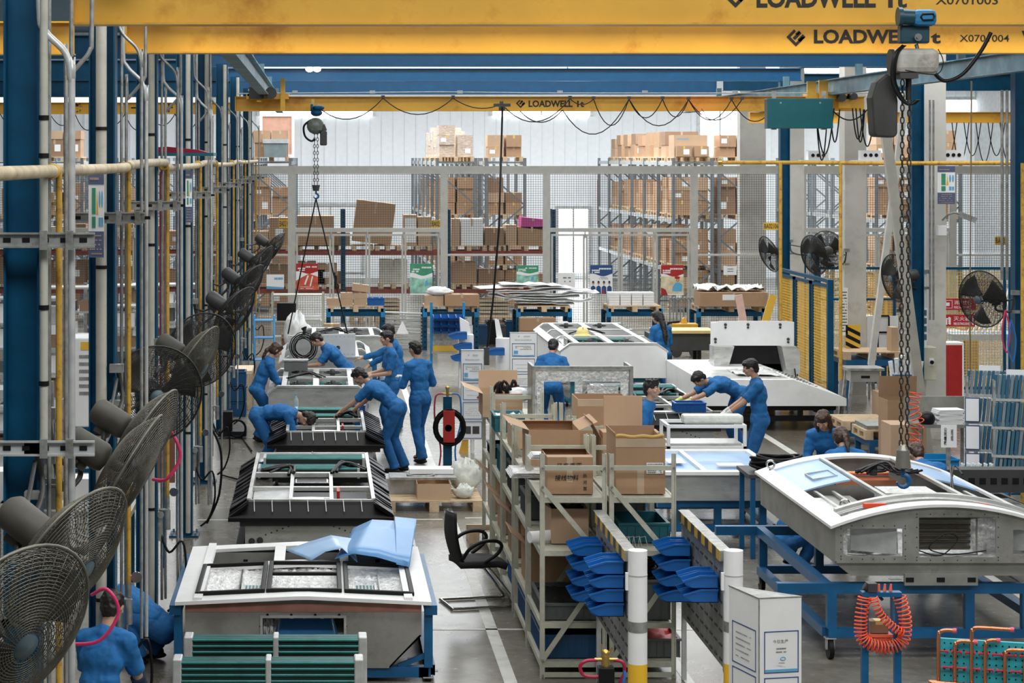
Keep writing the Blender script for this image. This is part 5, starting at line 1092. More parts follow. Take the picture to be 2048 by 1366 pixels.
def crate(loc, w, d, h, label, m=BING, rz=0, ribs=8, fill=None, group=None):
    o = thing('plastic_crate', label, 'crate', loc, rz, group); t = .012; b = MB(); b.box(-w/2, w/2, -d/2, d/2, 0, t); b.box(-w/2, w/2, -d/2, -d/2+t, t, h); b.box(-w/2, w/2, d/2-t, d/2, t, h); b.box(-w/2, -w/2+t, -d/2+t, d/2-t, t, h); b.box(w/2-t, w/2, -d/2+t, d/2-t, t, h)
    for i in range(ribs+1): x = -w/2+w*i/ribs; b.box(x-.004, x+.004, -d/2-.008, -d/2, 0, h); b.box(x-.004, x+.004, d/2, d/2+.008, 0, h)
    n = max(2, int(ribs*d/w))
    for i in range(n+1): y = -d/2+d*i/n; b.box(-w/2-.008, -w/2, y-.004, y+.004, 0, h); b.box(w/2, w/2+.008, y-.004, y+.004, 0, h)
    b.build('crate_body', m, o); b = MB()
    for q in ((-w/2-.015, w/2+.015, -d/2-.015, -d/2), (-w/2-.015, w/2+.015, d/2, d/2+.015), (-w/2-.015, -w/2, -d/2, d/2), (w/2, w/2+.015, -d/2, d/2)): b.box(*q, h-.02, h)
    b.build('crate_rim', m, o)
    if fill: b = MB(); crumple(b, -w/2+t, w/2-t, -d/2+t, d/2-t, h*.8, h*.14, 9, 5, .004); b.build('contents', fill, o)
    return o
xc1, xc2 = (RX0+RX1)/2, (RX1+RX2)/2
# top shelf, front racks
o = openbox((xc1-.015, 18.15, 1.535), .39, .5, .315, 'brown carton with handwritten black characters on the front left shelf', CARD, flaps=(('f', .12, -88), ('b', .1, -80)))
b = MB(); b.text('马来西亚', (-.12, -.254, .22), .045, ux=(1, 0, .02), off=.0, width=.22, shear=.2); b.text('接线物料', (-.13, -.254, .115), .05, off=0, width=.2, shear=.15); b.text('热', (.11, -.254, .14), .032); b.text('河', (.11, -.254, .085), .032); b.text('泵', (.11, -.254, .03), .032); b.build('handwriting', BLACK, o); b = MB(); b.box(-.03, .02, -.253, -.25, .1, .315); b.build('tape', TAPEC, o)
openbox((xc2+.01, 18.2, 1.535), .42, .6, .47, 'tall brown carton crowned with yellow tape, white sticker on front', CARD, sticker=(.62, .37, .34, .2), tape=TAPEC, flaps=(('l', .05, 10), ('b', .04, 0)))
b = MB(); 
t = tag(MB().sheet(lambda u, v: (-.2+.42*u, .0+.02*sin(u*9), .03*v+.006*sin(u*14)), 20, 2, .004).build('packing_tape_strip', TAPE, None, (xc2, 17.95, 2.005)), 'strip of yellow tape along the rim of the tall front carton', 'tape')
openbox((xc1+.0, 19.55, 1.535), .47, .62, .37, 'wide brown carton on the second rack of the left column', CARD, flaps=(('l', .2, 70), ('r', .18, 65), ('b', .08, -75)))
openbox((xc2-.0, 19.5, 1.535), .3, .6, .3, 'low carton with crumpled clear bags spilling out, second right rack', CARD, flaps=(('l', .18, 30),), fill=PLASTIC)
openbox((xc2+.05, 20.8, 1.54), .5, .5, .5, 'very large brown carton standing tallest on the right column', CARD, flaps=(), tape=TAPEC)
openbox((xc2+.13, 19.78, 1.84), .36, .04, .32, 'flat brown carton sheet leaning on the tallest carton', CARD2)
carton((xc2+.12, 19.3, 1.535), .52, .25, .36, 'brown carton between the taped carton and the leaning sheet', CARD, tape=None)
openbox((xc1-.03, 20.95, 1.535), .45, .55, .22, 'shallow brown tray box with white lid on the third left rack', CARD2, fill=PAPER)
openbox((xc1-.13, 23.5, 1.535), .44, .6, .26, 'tan open carton with black straps on the farthest left rack', CARD2, flaps=(('l', .22, 70), ('b', .2, 5)), fill=None)
t = thing('black_strap_pile', 'heap of black straps and clear bags in the farthest tan carton', 'straps', (xc1-.1, 23.4, 1.56)); b = MB(); rr = random.Random(2)
for i in range(9): p = Vector((rr.uniform(-.16, .1), rr.uniform(-.2, .2), .2)); b.tube(smooth_path([p, p+Vector((rr.uniform(-.1, .1), 0, rr.uniform(.05, .16))), p+Vector((rr.uniform(-.15, .15), 0, rr.uniform(-.05, .12)))], 4), .018, 6)
b.build('strap', BLACK, t); b = MB(); b.ell((.16, 0, .2), (.14, .15, .09), nu=10, nv=6); b.build('plastic_bag', PLASTIC, t)
crate((xc1-.16, 22.2, 1.535), .3, .45, .17, 'dark teal crate lined with clear film on the fourth left rack', BINT, fill=PLASTIC)
for i, (x, y, w, d, lab) in enumerate(((xc1+.12, 22.2, .42, .5, 'stack of white card sheets on the fourth left rack'), (xc1-.05, 18.6, .5, .25, 'white foam sheet lying behind the handwritten carton'), (xc1-.3, 19.0, .3, .5, 'clear foil wrapped packet sticking out left of the front racks'))):
    b = MB()
    for k in range(4): crumple(b, -w/2+k*.01, w/2, -d/2, d/2, .012+k*.012, .003, 4, i*5+k, .005)
    tag(b.build('sheet_stack' if i < 2 else 'foil_packet', FOIL if i == 2 else PAPER, None, (x, y, 1.535 if i != 1 else 1.74)), lab, 'sheets')
# frame structures behind on the right column: foil lined frame
t = thing('insulated_frame', 'grey open frame lined with crinkled silver foil, standing on racks', 'frame', (2.97, 22.4, 1.55)); w = .5; h = .62
t.location = (xat(1165, 22.9), 22.9, 1.30)
b = MB(); rectframe(b, -.55, .55, 0, .83, 0, .035, .05); b.box(-.55, -.52, 0, .5, 0, .83); b.box(.52, .55, 0, .5, 0, .83); b.build('outer_frame', GREY, t)
b = MB(); b.box(-.51, .51, .01, .04, .66, .79); b.box(-.5, -.42, .01, .06, .03, .66); b.box(.42, .5, .01, .06, .03, .66); b.box(-.08, -.0, .01, .06, .03, .66); b.build('foil_strip', FOIL, t)
b = MB(); crumple(b, -.5, .5, .02, .5, .02, .03, 8, 4); b.box(.08, .42, .2, .22, .1, .6); b.build('foil_lining', FOIL, t)
MB().box(-.6, .6, -.25, .6, 0, 1.3).build('support_cabinet', CREAMS, tag(bpy.data.objects.new('storage_cabinet', None), 'cream cabinet under the silver foil lined frame', 'cabinet')) if False else None
t2 = thing('support_table', 'cream steel table under the silver foil lined frame', 'table', (xat(1165, 22.9), 23.1, 0)); b = MB(); b.box(-.58, .58, -.3, .5, 1.26, 1.3); b.build('table_top', CREAMS, t2)
for sx in (-.55, .55):
    for sy in (-.27, .47): b = MB(); b.box(sx-.02, sx+.02, sy-.02, sy+.02, 0, 1.26); b.build('leg', CREAMS, t2)
# lower shelf goods (front racks)
openbox((xc1+.0, 18.3, 1.085), .32, .5, .3, 'brown open carton on the middle shelf of front left rack', CARD2, flaps=(('l', .08, 60), ('b', .1, 20)), fill=BLACK)
crate((xc1-.0, 18.3, .475), .5, .9, .14, 'long grey crate of black fittings, front left rack', BING, fill=BLACK, ribs=9)
crate((xc1+.0, 18.35, .145), .5, .95, .2, 'dark blue crate on the bottom shelf, front left rack', BIND, ribs=9)
crate((xc2+.0, 18.3, .475), .5, .9, .34, 'deep grey crate on the third shelf, front right rack', BING, ribs=7)
crate((xc2+.06, 18.25, .145), .56, .7, .16, 'low grey crate jutting out at the bottom, front right rack', BING, ribs=9, fill=REDP)
crate((xc2+.07, 18.4, 1.085), .42, .6, .17, 'teal crate on the middle shelf of front right rack', BINT, ribs=6)
crate((xc2+.02, 19.4, 1.085), .42, .6, .3, 'grey tall crate on the middle shelf, second right rack', BING, ribs=6)
t = thing('hose_coil', 'heap of black hoses lying in the deep grey crate', 'hose', (xc2+.05, 18.2, .82)); b = MB(); rr = random.Random(9)
for i in range(12): R = rr.uniform(.12, .2); b.tube([(R*cos(a), .3*sin(a)*R/.2, .012*i+.02*sin(a+i)) for a in [2*pi*k/20 for k in range(20)]], .012, 6, closed=True)
b.build('hose_loops', RUBBER, t)
t = thing('wire_basket', 'small wire rack standing before the teal crate', 'basket', (xc2-.06, 17.9, 1.085)); b = MB()
for x in (-.06, -.02, .03, .08): b.tube([(x-.03, 0, 0), (x-.02, 0, .08), (x+.03, 0, .09), (x+.05, 0, 0)], .003, 4)
b.build('wires', GALV, t)
# side goods seen from the aisle on the left column
rr = random.Random(21); side_g = [(18.35, .14, 'x'), (19.55, .475, 'blue bin stack'), (19.5, 1.085, 'crate'), (20.9, .475, 'box'), (20.9, 1.085, 'crate2'), (22.2, .475, 'box'), (22.2, 1.085, 'metal'), (23.5, .475, 'box'), (23.5, 1.085, 'box'), (19.55, .145, 'box'), (20.9, .145, 'x'), (22.2, .145, 'box')]
def sg(y, z, kind, lab, w=.45, d=.6, h=.3, m=CARD): 
    if kind == 'b': openbox((xc1-.02, y, z), w, d, h, lab, m, flaps=(('l', .2, 50), ('b', .1, 20)))
    else: crate((xc1-.02, y, z), w, d, h, lab, m, ribs=6)
sg(19.55, .475, 'b', 'brown carton with torn flap, third shelf of second left rack', h=.36)
crate((xc1-.05, 19.55, .145), .42, .8, .22, 'deep blue crate at the bottom of the second left rack', BIND)
sg(19.55, 1.085, 'c', 'grey crate on the middle shelf, second left rack', m=BING, h=.22)
sg(20.95, .475, 'b', 'brown carton low on the third left rack', h=.4, m=CARD3)
sg(20.95, 1.085, 'c', 'dark grey ribbed crate on the middle shelf, third left rack', m=DKGREY, h=.28)
crate((xc1-.02, 20.95, .145), .42, .8, .24, 'blue crate at the bottom of the third left rack', BINB)
sg(22.2, .475, 'b', 'brown carton low on the fourth left rack', h=.35)
sg(22.2, 1.085, 'c', 'dark green crate on the middle shelf, fourth left rack', m=BINT, h=.25)
sg(23.5, .475, 'b', 'brown carton low on the farthest left rack', h=.4, m=CARD2)
sg(23.5, 1.085, 'c', 'black crate on the middle shelf of the farthest left rack', m=BLACK, h=.12)
for (yy, lab) in ((19.4, 'second'), (20.9, 'third')):
    crate((xc2, yy, .475), .46, .8, .3, f'grey crate on the third shelf of the {lab} right rack', BING); openbox((xc2, yy, .145), .46, .8, .25, f'brown carton at the bottom of the {lab} right rack', CARD3)
carton((xc2, 20.9, 1.085), .46, .7, .36, 'brown carton on the middle shelf of the third right rack', CARD)
t = thing('paper_roll', 'white foam roll sticking out of the front left rack', 'roll', (1.80, 18.2, 1.09)); b = MB(); b.cyl((0, -.15, .05), (.25, -.05, .05), .05, n=14); b.build('roll', PAPER, t)
# ================================================================ bollards with parts-bin rails
def bin_mesh(): 
    b = MB(); w = .055; L = .17; h = .085; t = .004
    # open-fronted stacking bin, front toward -X
    b.prism([(-L*.7, 0), (L*.3, 0), (L*.3, h), (-L*.35, h), (-L, h*.55), (-L*.95, h*.3)], 'y', -w, -w+t); b.prism([(-L*.7, 0), (L*.3, 0), (L*.3, h), (-L*.35, h), (-L, h*.55), (-L*.95, h*.3)], 'y', w-t, w)
    b.box(-L*.7, L*.3, -w, w, 0, t); b.box(L*.3-t, L*.3, -w, w, 0, h); b.bar((-L*.7, 0, .002), (-L*.97, 0, h*.32), .11, .004, up=(0, 1, 0)) if False else b.add([(-L*.7, -w, 0), (-L*.7, w, 0), (-L*.97, w, h*.42), (-L*.97, -w, h*.42), (-L*.69, -w, t), (-L*.69, w, t), (-L*.96, w, h*.42), (-L*.96, -w, h*.42)], BOXF)
    b.box(-L*.37, L*.3, -w-.006, -w, h-.012, h); b.box(-L*.37, L*.3, w, w+.006, h-.012, h); b.bar((-L*.37, -w-.003, h-.006), (-L, -w-.003, h*.55), .006, .012); b.bar((-L*.37, w+.003, h-.006), (-L, w+.003, h*.55), .006, .012)
    return b
binp = None
def bin_at(x, y, z, label, m=None):
    global binp
    if binp is None: binp = bin_mesh().build('parts_bin', BINB); o = binp
    else: o = binp.copy(); COL.objects.link(o)
    o.location = (x, y, z); o['label'] = label; tag(o, label, 'bin', 'blue stacking parts bins'); return o
def station(x, y0, L, nm):
    t = thing('bollard', f'white and yellow round bollard, {nm}', 'bollard', (x, y0, 0)); r = .072
    MB().cyl((0, 0, .60), (0, 0, 1.45), r, n=28).build('upper_post', WHITE2, t, bevel=.004); MB().cyl((0, 0, 0), (0, 0, .60), r+.0005, n=28).build('yellow_base', M_('yellow_bollard_paint', (.85, .5, .03), .35, var=.03), t)
    MB().cyl((0, 0, .84), (0, 0, .92), r+.002, n=28, caps=False).build('reflective_band', GREY, t); MB().cyl((0, 0, 1.26), (0, 0, 1.268), r+.002, n=28).build('seam', GALV, t)
    MB().box(-r-.02, -r, -.02, .02, 1.15, 1.28).build('cable_clip', WHITE2, t)
    t = thing('bin_rail', f'yellow striped rail running back from the {nm[:5].strip()} bollard', 'rail', (x-.04, y0+.075, 1.15)); b = MB()
    MB().box(-.045, .045, 0, L, .2, .28).build('rail_tube', GREY, t)
    n = 12
    for k in range(n):
        b = MB(); b.box(-.049, -.045, L*k/n+.002, L*(k+1)/n, .2, .28); b.build('hazard_stripe', DKGREY if k % 2 else M_('ochre_stripe', (.6, .38, .06), .5), t)
    b = MB(); b.box(-.01, .01, .02, L, -.62, .2); o = b.build('louvre_board', GREY, t); b = MB()
    for j in range(7):
        for k in range(8): b.box(-.016, -.01, .1+k*.2, .2+k*.2, -.58+j*.11, -.565+j*.11)
    b.build('slot', DKGREY, o); b = MB(); b.box(-.02, .02, .0, .03, -.64, .2); b.box(-.02, .02, L-.03, L, -1.15, .2); b.build('edge_post', GALV, t)
station(2.39, 15.8, 1.85, 'left one of the two with blue bins'); station(3.11, 15.8, 1.85, 'right one of the two with blue bins')
rn = ['top', 'second', 'third', 'bottom']
for si, (x, nm) in enumerate(((2.39, 'left'), (3.11, 'right'))):
    for r in range(4):
        for c in range(4):
            y = 16.1+c*.2+(c > 1)*.8; 
            if si == 1 and (r in (0, 3) and c < 2): continue
            bin_at(x-.13, y, (1.22-r*.107 if c < 2 else 1.13-r*.125), f'blue parts bin, {rn[r]} row, {ORD[c]} back from the {nm} bollard').scale = (1.2, 1.25, 1.2)
# ================================================================ notice columns
def notice(x, y, label, h=1.35, w=.34, z0=.17, prism3=False, frames=4, rz=0, base=None, lettering=None):
    t = thing('notice_column', label, 'sign', (x, y, 0), rz)
    if prism3: MB().prism([(-w/2, 0), (w/2, 0), (w/2-.10, .32), (-w/2-.16, .3)][:4], 'z', z0, z0+h).build('board_body', WHITE2, t)
    else: MB().box(-w/2, w/2, 0, .06, z0, z0+h).build('board_body', WHITE2, t)
    b = MB(); b.box(-w/2-.004, -w/2+.004, -.006, .0, z0, z0+h); b.box(w/2-.004, w/2+.004, -.006, 0, z0, z0+h); b.box(-w/2, w/2, -.006, 0, z0+h-.008, z0+h); b.build('aluminium_edge', GREY, t)
    fh = (h*.86)/frames
    for k in range(frames):
        z = z0+h*.86-(k+1)*fh+.02; b = MB(); rectframe(b, -w*.42, w*.42, z, z+fh-.035, -.004, .007, .006); o = b.build('notice_frame', SIGNB, t)
        b = MB(); hh = fh-.06
        if k == 0: b.lines((-w*.3, -.004, z+hh*.55), w*.6, hh*.4, 3, seed=k); b.m = 1; b.box(-w*.36, -w*.2, -.003, -.001, z+hh*.22, z+hh*.5); b.prism([(-w*.38, z+.012), (w*.38, z+.012), (w*.38, z+hh*.14), (0, z+hh*.1), (-w*.38, z+hh*.16)], 'y', -.003, -.001); b.build('notice_print', [GREY, SIGNL], o)
        elif k == 3: b.box(-w*.3, -w*.07, -.003, -.001, z+hh*.3, z+hh*.8); b.box(0, w*.3, -.003, -.001, z+hh*.3, z+hh*.8); b.build('notice_photo', DKGREY, o)
        else: b.lines((-w*.3, -.004, z+hh*.2), w*.6, hh*.6, 5 if k == 2 else 2, seed=k, t=.004); b.m = 1; (b.cyl((w*.25, -.003, z+hh*.15), (w*.25, -.001, z+hh*.15), .02, n=10) if k == 1 else None); b.build('notice_print', [GREY, REDP], o)
    b = MB(); b.lines((-w*.2, -.003, z0+h*.92), w*.45, .06, 1, t=.022, seed=5); b.lines((-w*.32, -.003, z0+h*.875), w*.66, .05, 1, t=.018, seed=6); b.build('heading_print', M_('pale_grey_print', (.5, .52, .54), .6), t)
    if base: b = MB(); b.cyl((0, .03, 0), (0, .03, z0), .03); b.build('foot_post', WHITE2, t); b = MB(); b.prism([(-.2, 0), (-.06, 0), (-.06, .3), (-.12, .3)], 'y', .02, .06); b.build('yellow_foot', YEL, t)
    return t
n1 = notice(xat(945, 31.3), 31.3, 'tall white notice column with four blue framed sheets mid floor', base=True, z0=.20, h=1.34)
n2 = notice(xat(1047, 35.5), 35.5, 'second white notice column behind, beside the brown cartons', h=1.2, w=.46, z0=.25, base=True)
# near triangular column, drawn with its own front lettering
D = 14.0; t = thing('notice_column', 'white three-sided notice column in the front with a framed schedule', 'sign', (xat(1558, D), D, 0)); w = .32
pA = (xat(1518, D)-t.location.x, 0); pB = (xat(1607, D)-t.location.x, 0.06); pC = (xat(1486, D)-t.location.x-.012, .42)
MB().prism([pA, pB, pC], 'z', .12, 1.46).build('board_body', WHITE2, t)
b = MB(); b.prism([(pA[0]-.004, -.004), (pB[0]+.004, .056), (pC[0]-.004, .424)], 'z', 1.46, 1.468); b.box(pA[0]-.004, pA[0]+.004, -.006, 0.002, .12, 1.46); b.build('aluminium_edge', GREY, t)
ux = (Vector((pB[0], pB[1], 0))-Vector((pA[0], pA[1], 0))); W = ux.length; ux.normalize(); nn = Vector((ux.y, -ux.x, 0))
def face(u0, u1, z0, z1, b, off=.003, org=pA, U=ux, N=nn):
    p = Vector((org[0], org[1], 0)); q = [p+U*u0+N*off, p+U*u1+N*off]; b.add([q[0]+Vector((0, 0, z0)), q[1]+Vector((0, 0, z0)), q[1]+Vector((0, 0, z1)), q[0]+Vector((0, 0, z1)), q[0]-N*off*.9+Vector((0, 0, z0)), q[1]-N*off*.9+Vector((0, 0, z0)), q[1]-N*off*.9+Vector((0, 0, z1)), q[0]-N*off*.9+Vector((0, 0, z1))], BOXF)
def fr(u0, u1, z0, z1, b, e=.006, **k):
    face(u0, u1, z0, z0+e, b, **k); face(u0, u1, z1-e, z1, b, **k); face(u0, u0+e, z0, z1, b, **k); face(u1-e, u1, z0, z1, b, **k)
b = MB(); fr(W*.12, W*.93, .96, 1.24, b); fr(W*.12, W*.93, .6, .93, b); fr(W*.12, W*.93, .2, .57, b); o = b.build('notice_frame', SIGNB, t)
b = MB(); P0 = Vector((pA[0], pA[1], 0))+nn*.004
b.text('今日生产', P0+ux*W*.32+Vector((0, 0, 1.16)), .024, ux=ux, width=W*.36)
b.lines(P0+ux*W*.35+Vector((0, 0, 1.09)), W*.3, .045, 2, ux=ux, seed=2); b.box(W*.5-.02+pA[0], W*.5+.02+pA[0], .0, .002, 1.03, 1.035); b.build('notice_print', GREY, o)
b = MB(); c0 = P0+ux*W*.56+Vector((0, 0, 1.055)); b.tube([c0+ux*.018*cos(a)+Vector((0, 0, .011*sin(a))) for a in [2*pi*k/12 for k in range(12)]], .0025, 4, closed=True); face(W*.15, W*.9, .97, .985, b); b.build('notice_emblem', SIGNL, o)
U2 = Vector((pA[0]-pC[0], pA[1]-pC[1], 0)); W2 = U2.length; U2.normalize(); N2 = Vector((U2.y, -U2.x, 0))
b = MB(); fr(W2*.12, W2*.9, .96, 1.24, b, org=pC, U=U2, N=N2); fr(W2*.12, W2*.9, .6, .93, b, org=pC, U=U2, N=N2); o = b.build('notice_frame', SIGNB, t); b = MB(); b.lines(Vector((pC[0], pC[1], 0))+U2*W2*.25+N2*.004+Vector((0, 0, 1.0)), W2*.5, .2, 5, ux=U2, seed=7, t=.006); b.build('notice_print', GREY, o)
# ================================================================ office chair
t = thing('office_chair', 'black mesh cantilever office chair beside the shelving racks', 'chair', (1.54, 20.7, 0), .2)
b = MB(); b.X = None
def cs(u, v): # backrest
    z = .46+.46*v; x = -.22-.06*v-.03*sin(pi*v)+.03*(2*u-1)**2; wv = .20*(1-.35*max(0, v-.5)**1.3*2); return (x, (u-.5)*2*wv, z)
b.sheet(cs, 10, 12, .02); b.build('backrest', MESHB, t)
b = MB(); b.tube([cs(0, v/10) for v in range(11)]+[cs(u/6, 1) for u in range(1, 6)]+[cs(1, 1-v/10) for v in range(11)], .014, 6); b.build('back_frame', BLACK, t)
b = MB(); b.sheet(lambda u, v: (-.22+.48*u, (v-.5)*.46, .46-.03*max(0, u-.8)*5+.015*sin(pi*v)), 10, 8, .06); b.build('seat', MESHB, t)
for s in (-1, 1):
    b = MB(); b.tube(smooth_path([(-.2, s*.24, .50), (-.14, s*.27, .60), (-.02, s*.28, .665), (.12, s*.28, .67), (.18, s*.27, .62), (.14, s*.26, .54), (.02, s*.24, .46)], 5), .018, 8); b.build('armrest', BLACK, t)
    b = MB(); b.tube(smooth_path([(-.2, s*.2, .415), (.0, s*.2, .40), (.08, s*.21, .38), (.33, s*.23, .06), (.33, s*.23, .02), (.25, s*.23, .016), (-.26, s*.23, .016), (-.3, s*.2, .016), (-.3, 0, .016)], 6), .014, 8); b.build('sled_leg', CHROME, t)
# ================================================================ centre pallet with parts
pallet((1.42, 26.6, 0), 'wooden pallet on the floor carrying the metal frame and carton', w=1.2, d=1.0)
t = thing('flat_metal_frame', 'grey metal plate with round hole lying on the centre pallet', 'metal part', (1.3, 26.7, .34)); b = MB(); b.plate(-.42, .42, -.22, .22, 0, .03, [(-.2, .15, -.12, .12)]); b.tube([(-.02+.17*cos(a), .11*sin(a), .03) for a in [2*pi*k/20 for k in range(20)]], .015, 5, closed=True); b.build('plate', GREY, t)
openbox((1.42, 26.4, .14), .42, .5, .2, 'brown carton on the centre pallet under the metal plate', CARD2); tag(MB().box(-.35, .05, -.25, .2, 0, .19).build('foam_block', GALV, None, (1.16, 26.9, .14)), 'grey low block left of the carton on the centre pallet', 'block')
b = MB(); b.box(-.28, .28, -.15, .15, 0, .06); tag(b.build('white_board', PAPER, None, (1.42, 26.9, .375)), 'white board lying on top of the metal plate', 'board')
def bag(loc, r, label, m=PLASTIC, seed=0, name='plastic_bag'):
    b = MB(); b.ell((0, 0, r[2]*.9), r, nu=18, nv=12); rr = random.Random(seed); b.v = [v*(1+rr.uniform(-.16, .16)) for v in b.v]; return tag(b.build(name, m, None, loc), label, 'bag')
MILK = M_('milky_plastic_bag', (.66, .68, .62), .3, var=.15, scale=9, bump=.8)
bag((1.86, 26.9, .14), (.2, .17, .2), 'crumpled milky plastic bag on the right of the centre pallet', MILK, 1); bag((1.8, 26.3, .14), (.13, .11, .09), 'small crumpled milky bag at the pallet corner', MILK, 2)
pallet((1.95, 24.2, .0), 'small wooden pallet stack beside the racks near the chair', w=.5, d=.5)
# ================================================================ welding hose post (middle)
def hosepost(x, y, label, top, reel=True, hs=(HOSER, HOSEB)):
    t = thing('hose_post', label, 'post', (x, y, 0)); MB().box(-.06, .06, -.05, .05, 0, top).build('post', BLUE, t); MB().box(-.15, .15, -.12, .12, 0, .02).build('base_plate', BLUE, t)
    b = MB(); b.cyl((0, 0, top), (0, 0, top+.12), .02); b.cyl((-.08, 0, top+.04), (.08, 0, top+.04), .012); b.ell((0, 0, top+.12), .03); b.build('brass_valve', BRASS, t)
    for i, m in enumerate(hs):
        s = -1 if i == 0 else 1; b = MB(); b.tube(smooth_path([(s*.06, -.02, top+.04), (s*.17, -.05, top-.0), (s*.18, -.08, top-.35), (s*.1, -.1, top-.75), (s*.16, -.1, top-1.15)], 6), .012, 6)
        b.build('hose', m, t)
    if reel:
        b = MB()
        for i in range(7): R = .17+.018*(i % 4); b.tube([(R*cos(a)+.02, -.09-.012*i, top-.42+R*1.15*sin(a)) for a in [2*pi*k/22 for k in range(22)]], .012, 6, closed=True)
        b.build('hose_coil', RUBBER, t); b = MB(); b.cyl((0, -.05, top-.42), (0, -.2, top-.42), .05); b.box(-.07, .09, -.2, -.12, top-.62, top-.18); b.build('red_reel', REDP, t)
hosepost(xat(895, 29.5), 29.5, 'blue post with red reel and coiled black hoses beside notice column', 1.05)
# torch stand bottom centre
t = thing('gas_torch_stand', 'black gas regulator stand with red and blue hoses, bottom centre', 'torch stand', (xat(1211, 15.2), 15.2, 0)); D = 15.2
b = MB(); b.box(-.055, .06, -.05, .05, 0, .72); b.build('stand_body', BLACK, t, bevel=.006); b = MB(); b.box(-.1, -.05, -.02, .03, .2, .55); b.build('side_bracket', BLACK, t)
b = MB(); b.cyl((0, 0, .72), (0, 0, .8), .03); b.cyl((-.08, 0, .77), (.09, 0, .77), .013); b.ell((0, 0, .81), (.03, .03, .035)); b.cyl((.02, 0, .8), (.05, 0, .86), .008); b.cyl((-.02, 0, .8), (-.03, 0, .88), .005); b.build('brass_valve', BRASS, t)
b = MB(); b.tube(smooth_path([(-.06, 0, .765), (-.14, -.02, .765), (-.185, -.02, .73), (-.17, -.02, .67), (-.12, -.02, .65), (-.05, -.02, .65)], 5), .013, 8); b.tube(smooth_path([(.06, 0, .765), (.12, -.02, .755), (.135, -.02, .68), (.1, -.02, .58), (.09, -.02, .3)], 5), .013, 8); b.build('red_hose', HOSER, t)
b = MB(); b.tube(smooth_path([(.13, -.01, .73), (.135, -.03, .66), (.115, -.03, .56), (.1, -.03, .3)], 5), .011, 8); b.build('blue_hose', HOSEB, t)
# ================================================================ spiral hose stand (right front)
D = 16.0; X0 = xat(1762, D); t = thing('air_hose_stand', 'blue post stand draped with coiled orange-red air hose', 'stand', (X0, D, 0)); k = D/F
def q_(px, py, dy=0): return Vector(((px-1762)*k, dy, zat(py, D)))
for s in (-1, 1): b = MB(); b.box(s*.125-.025, s*.125+.025, -.025, .025, 0, zat(1190, D)); b.build('post', BLUE2, t)
b = MB(); b.box(-.15, .15, -.04, .04, zat(1192, D), zat(1183, D)); b.box(-.1, .1, -.02, .02, zat(1300, D), zat(1292, D)); b.build('cross_bar', BLUE2, t)
def spiral(b, path, R, turns, r=.006, n=10):
    P = smooth_path(path, 12); L = len(P); out = []
    N = turns*n
    for i in range(N+1):
        f = i/N*(L-1); a = int(f); c = P[a].lerp(P[min(a+1, L-1)], f-a); d = (P[min(a+1, L-1)]-P[max(a-1, 0)]).normalized(); u = d.cross(Vector((0, 1, 0))).normalized(); w = d.cross(u).normalized(); th = 2*pi*i/n; out.append(c+u*R*cos(th)+w*R*sin(th))
    b.tube(out, r, 5)
b = MB(); spiral(b, [q_(1725, 1190, -.06), q_(1718, 1235, -.06), q_(1722, 1275, -.06), q_(1762, 1292, -.06), q_(1800, 1280, -.06), q_(1806, 1235, -.06), q_(1795, 1190, -.05)], .047, 36, .0062)
spiral(b, [q_(1740, 1190, -.1), q_(1752, 1220, -.1), q_(1775, 1245, -.1), q_(1800, 1262, -.1)], .03, 14, .0055); b.build('spiral_hose', ORANGE, t)
b = MB(); [b.cyl(q_(1745+i*12, 1182), q_(1746+i*12, 1168), .014, .008, n=8) for i in range(4)]; b.build('hose_coupling', M_('orange_plastic', (.85, .16, .08), .4), t)
b = MB(); b.cyl(q_(1742, 1180), q_(1728, 1172), .03); b.cyl(q_(1765, 1200), q_(1755, 1188), .012); b.box(-.11, -.04, -.05, .05, zat(1182, D), zat(1165, D)); b.build('air_tool', DKGREY, t)
crate((X0, D+.08, zat(1283, D)), .16, .12, .05, 'small orange tray with tissue inside the blue hose stand', M_('orange_plastic', (.85, .16, .08), .4), ribs=4, fill=PAPER); bag((X0-.02, D-.02, 0.0), (.1, .08, .08), 'clear crumpled bag at the foot of the hose stand', PLASTIC, 4)
carton((X0, D+.1, zat(1283, D)+.052), .14, .1, .09, 'brown small carton on the orange tray of the hose stand', CARD3)
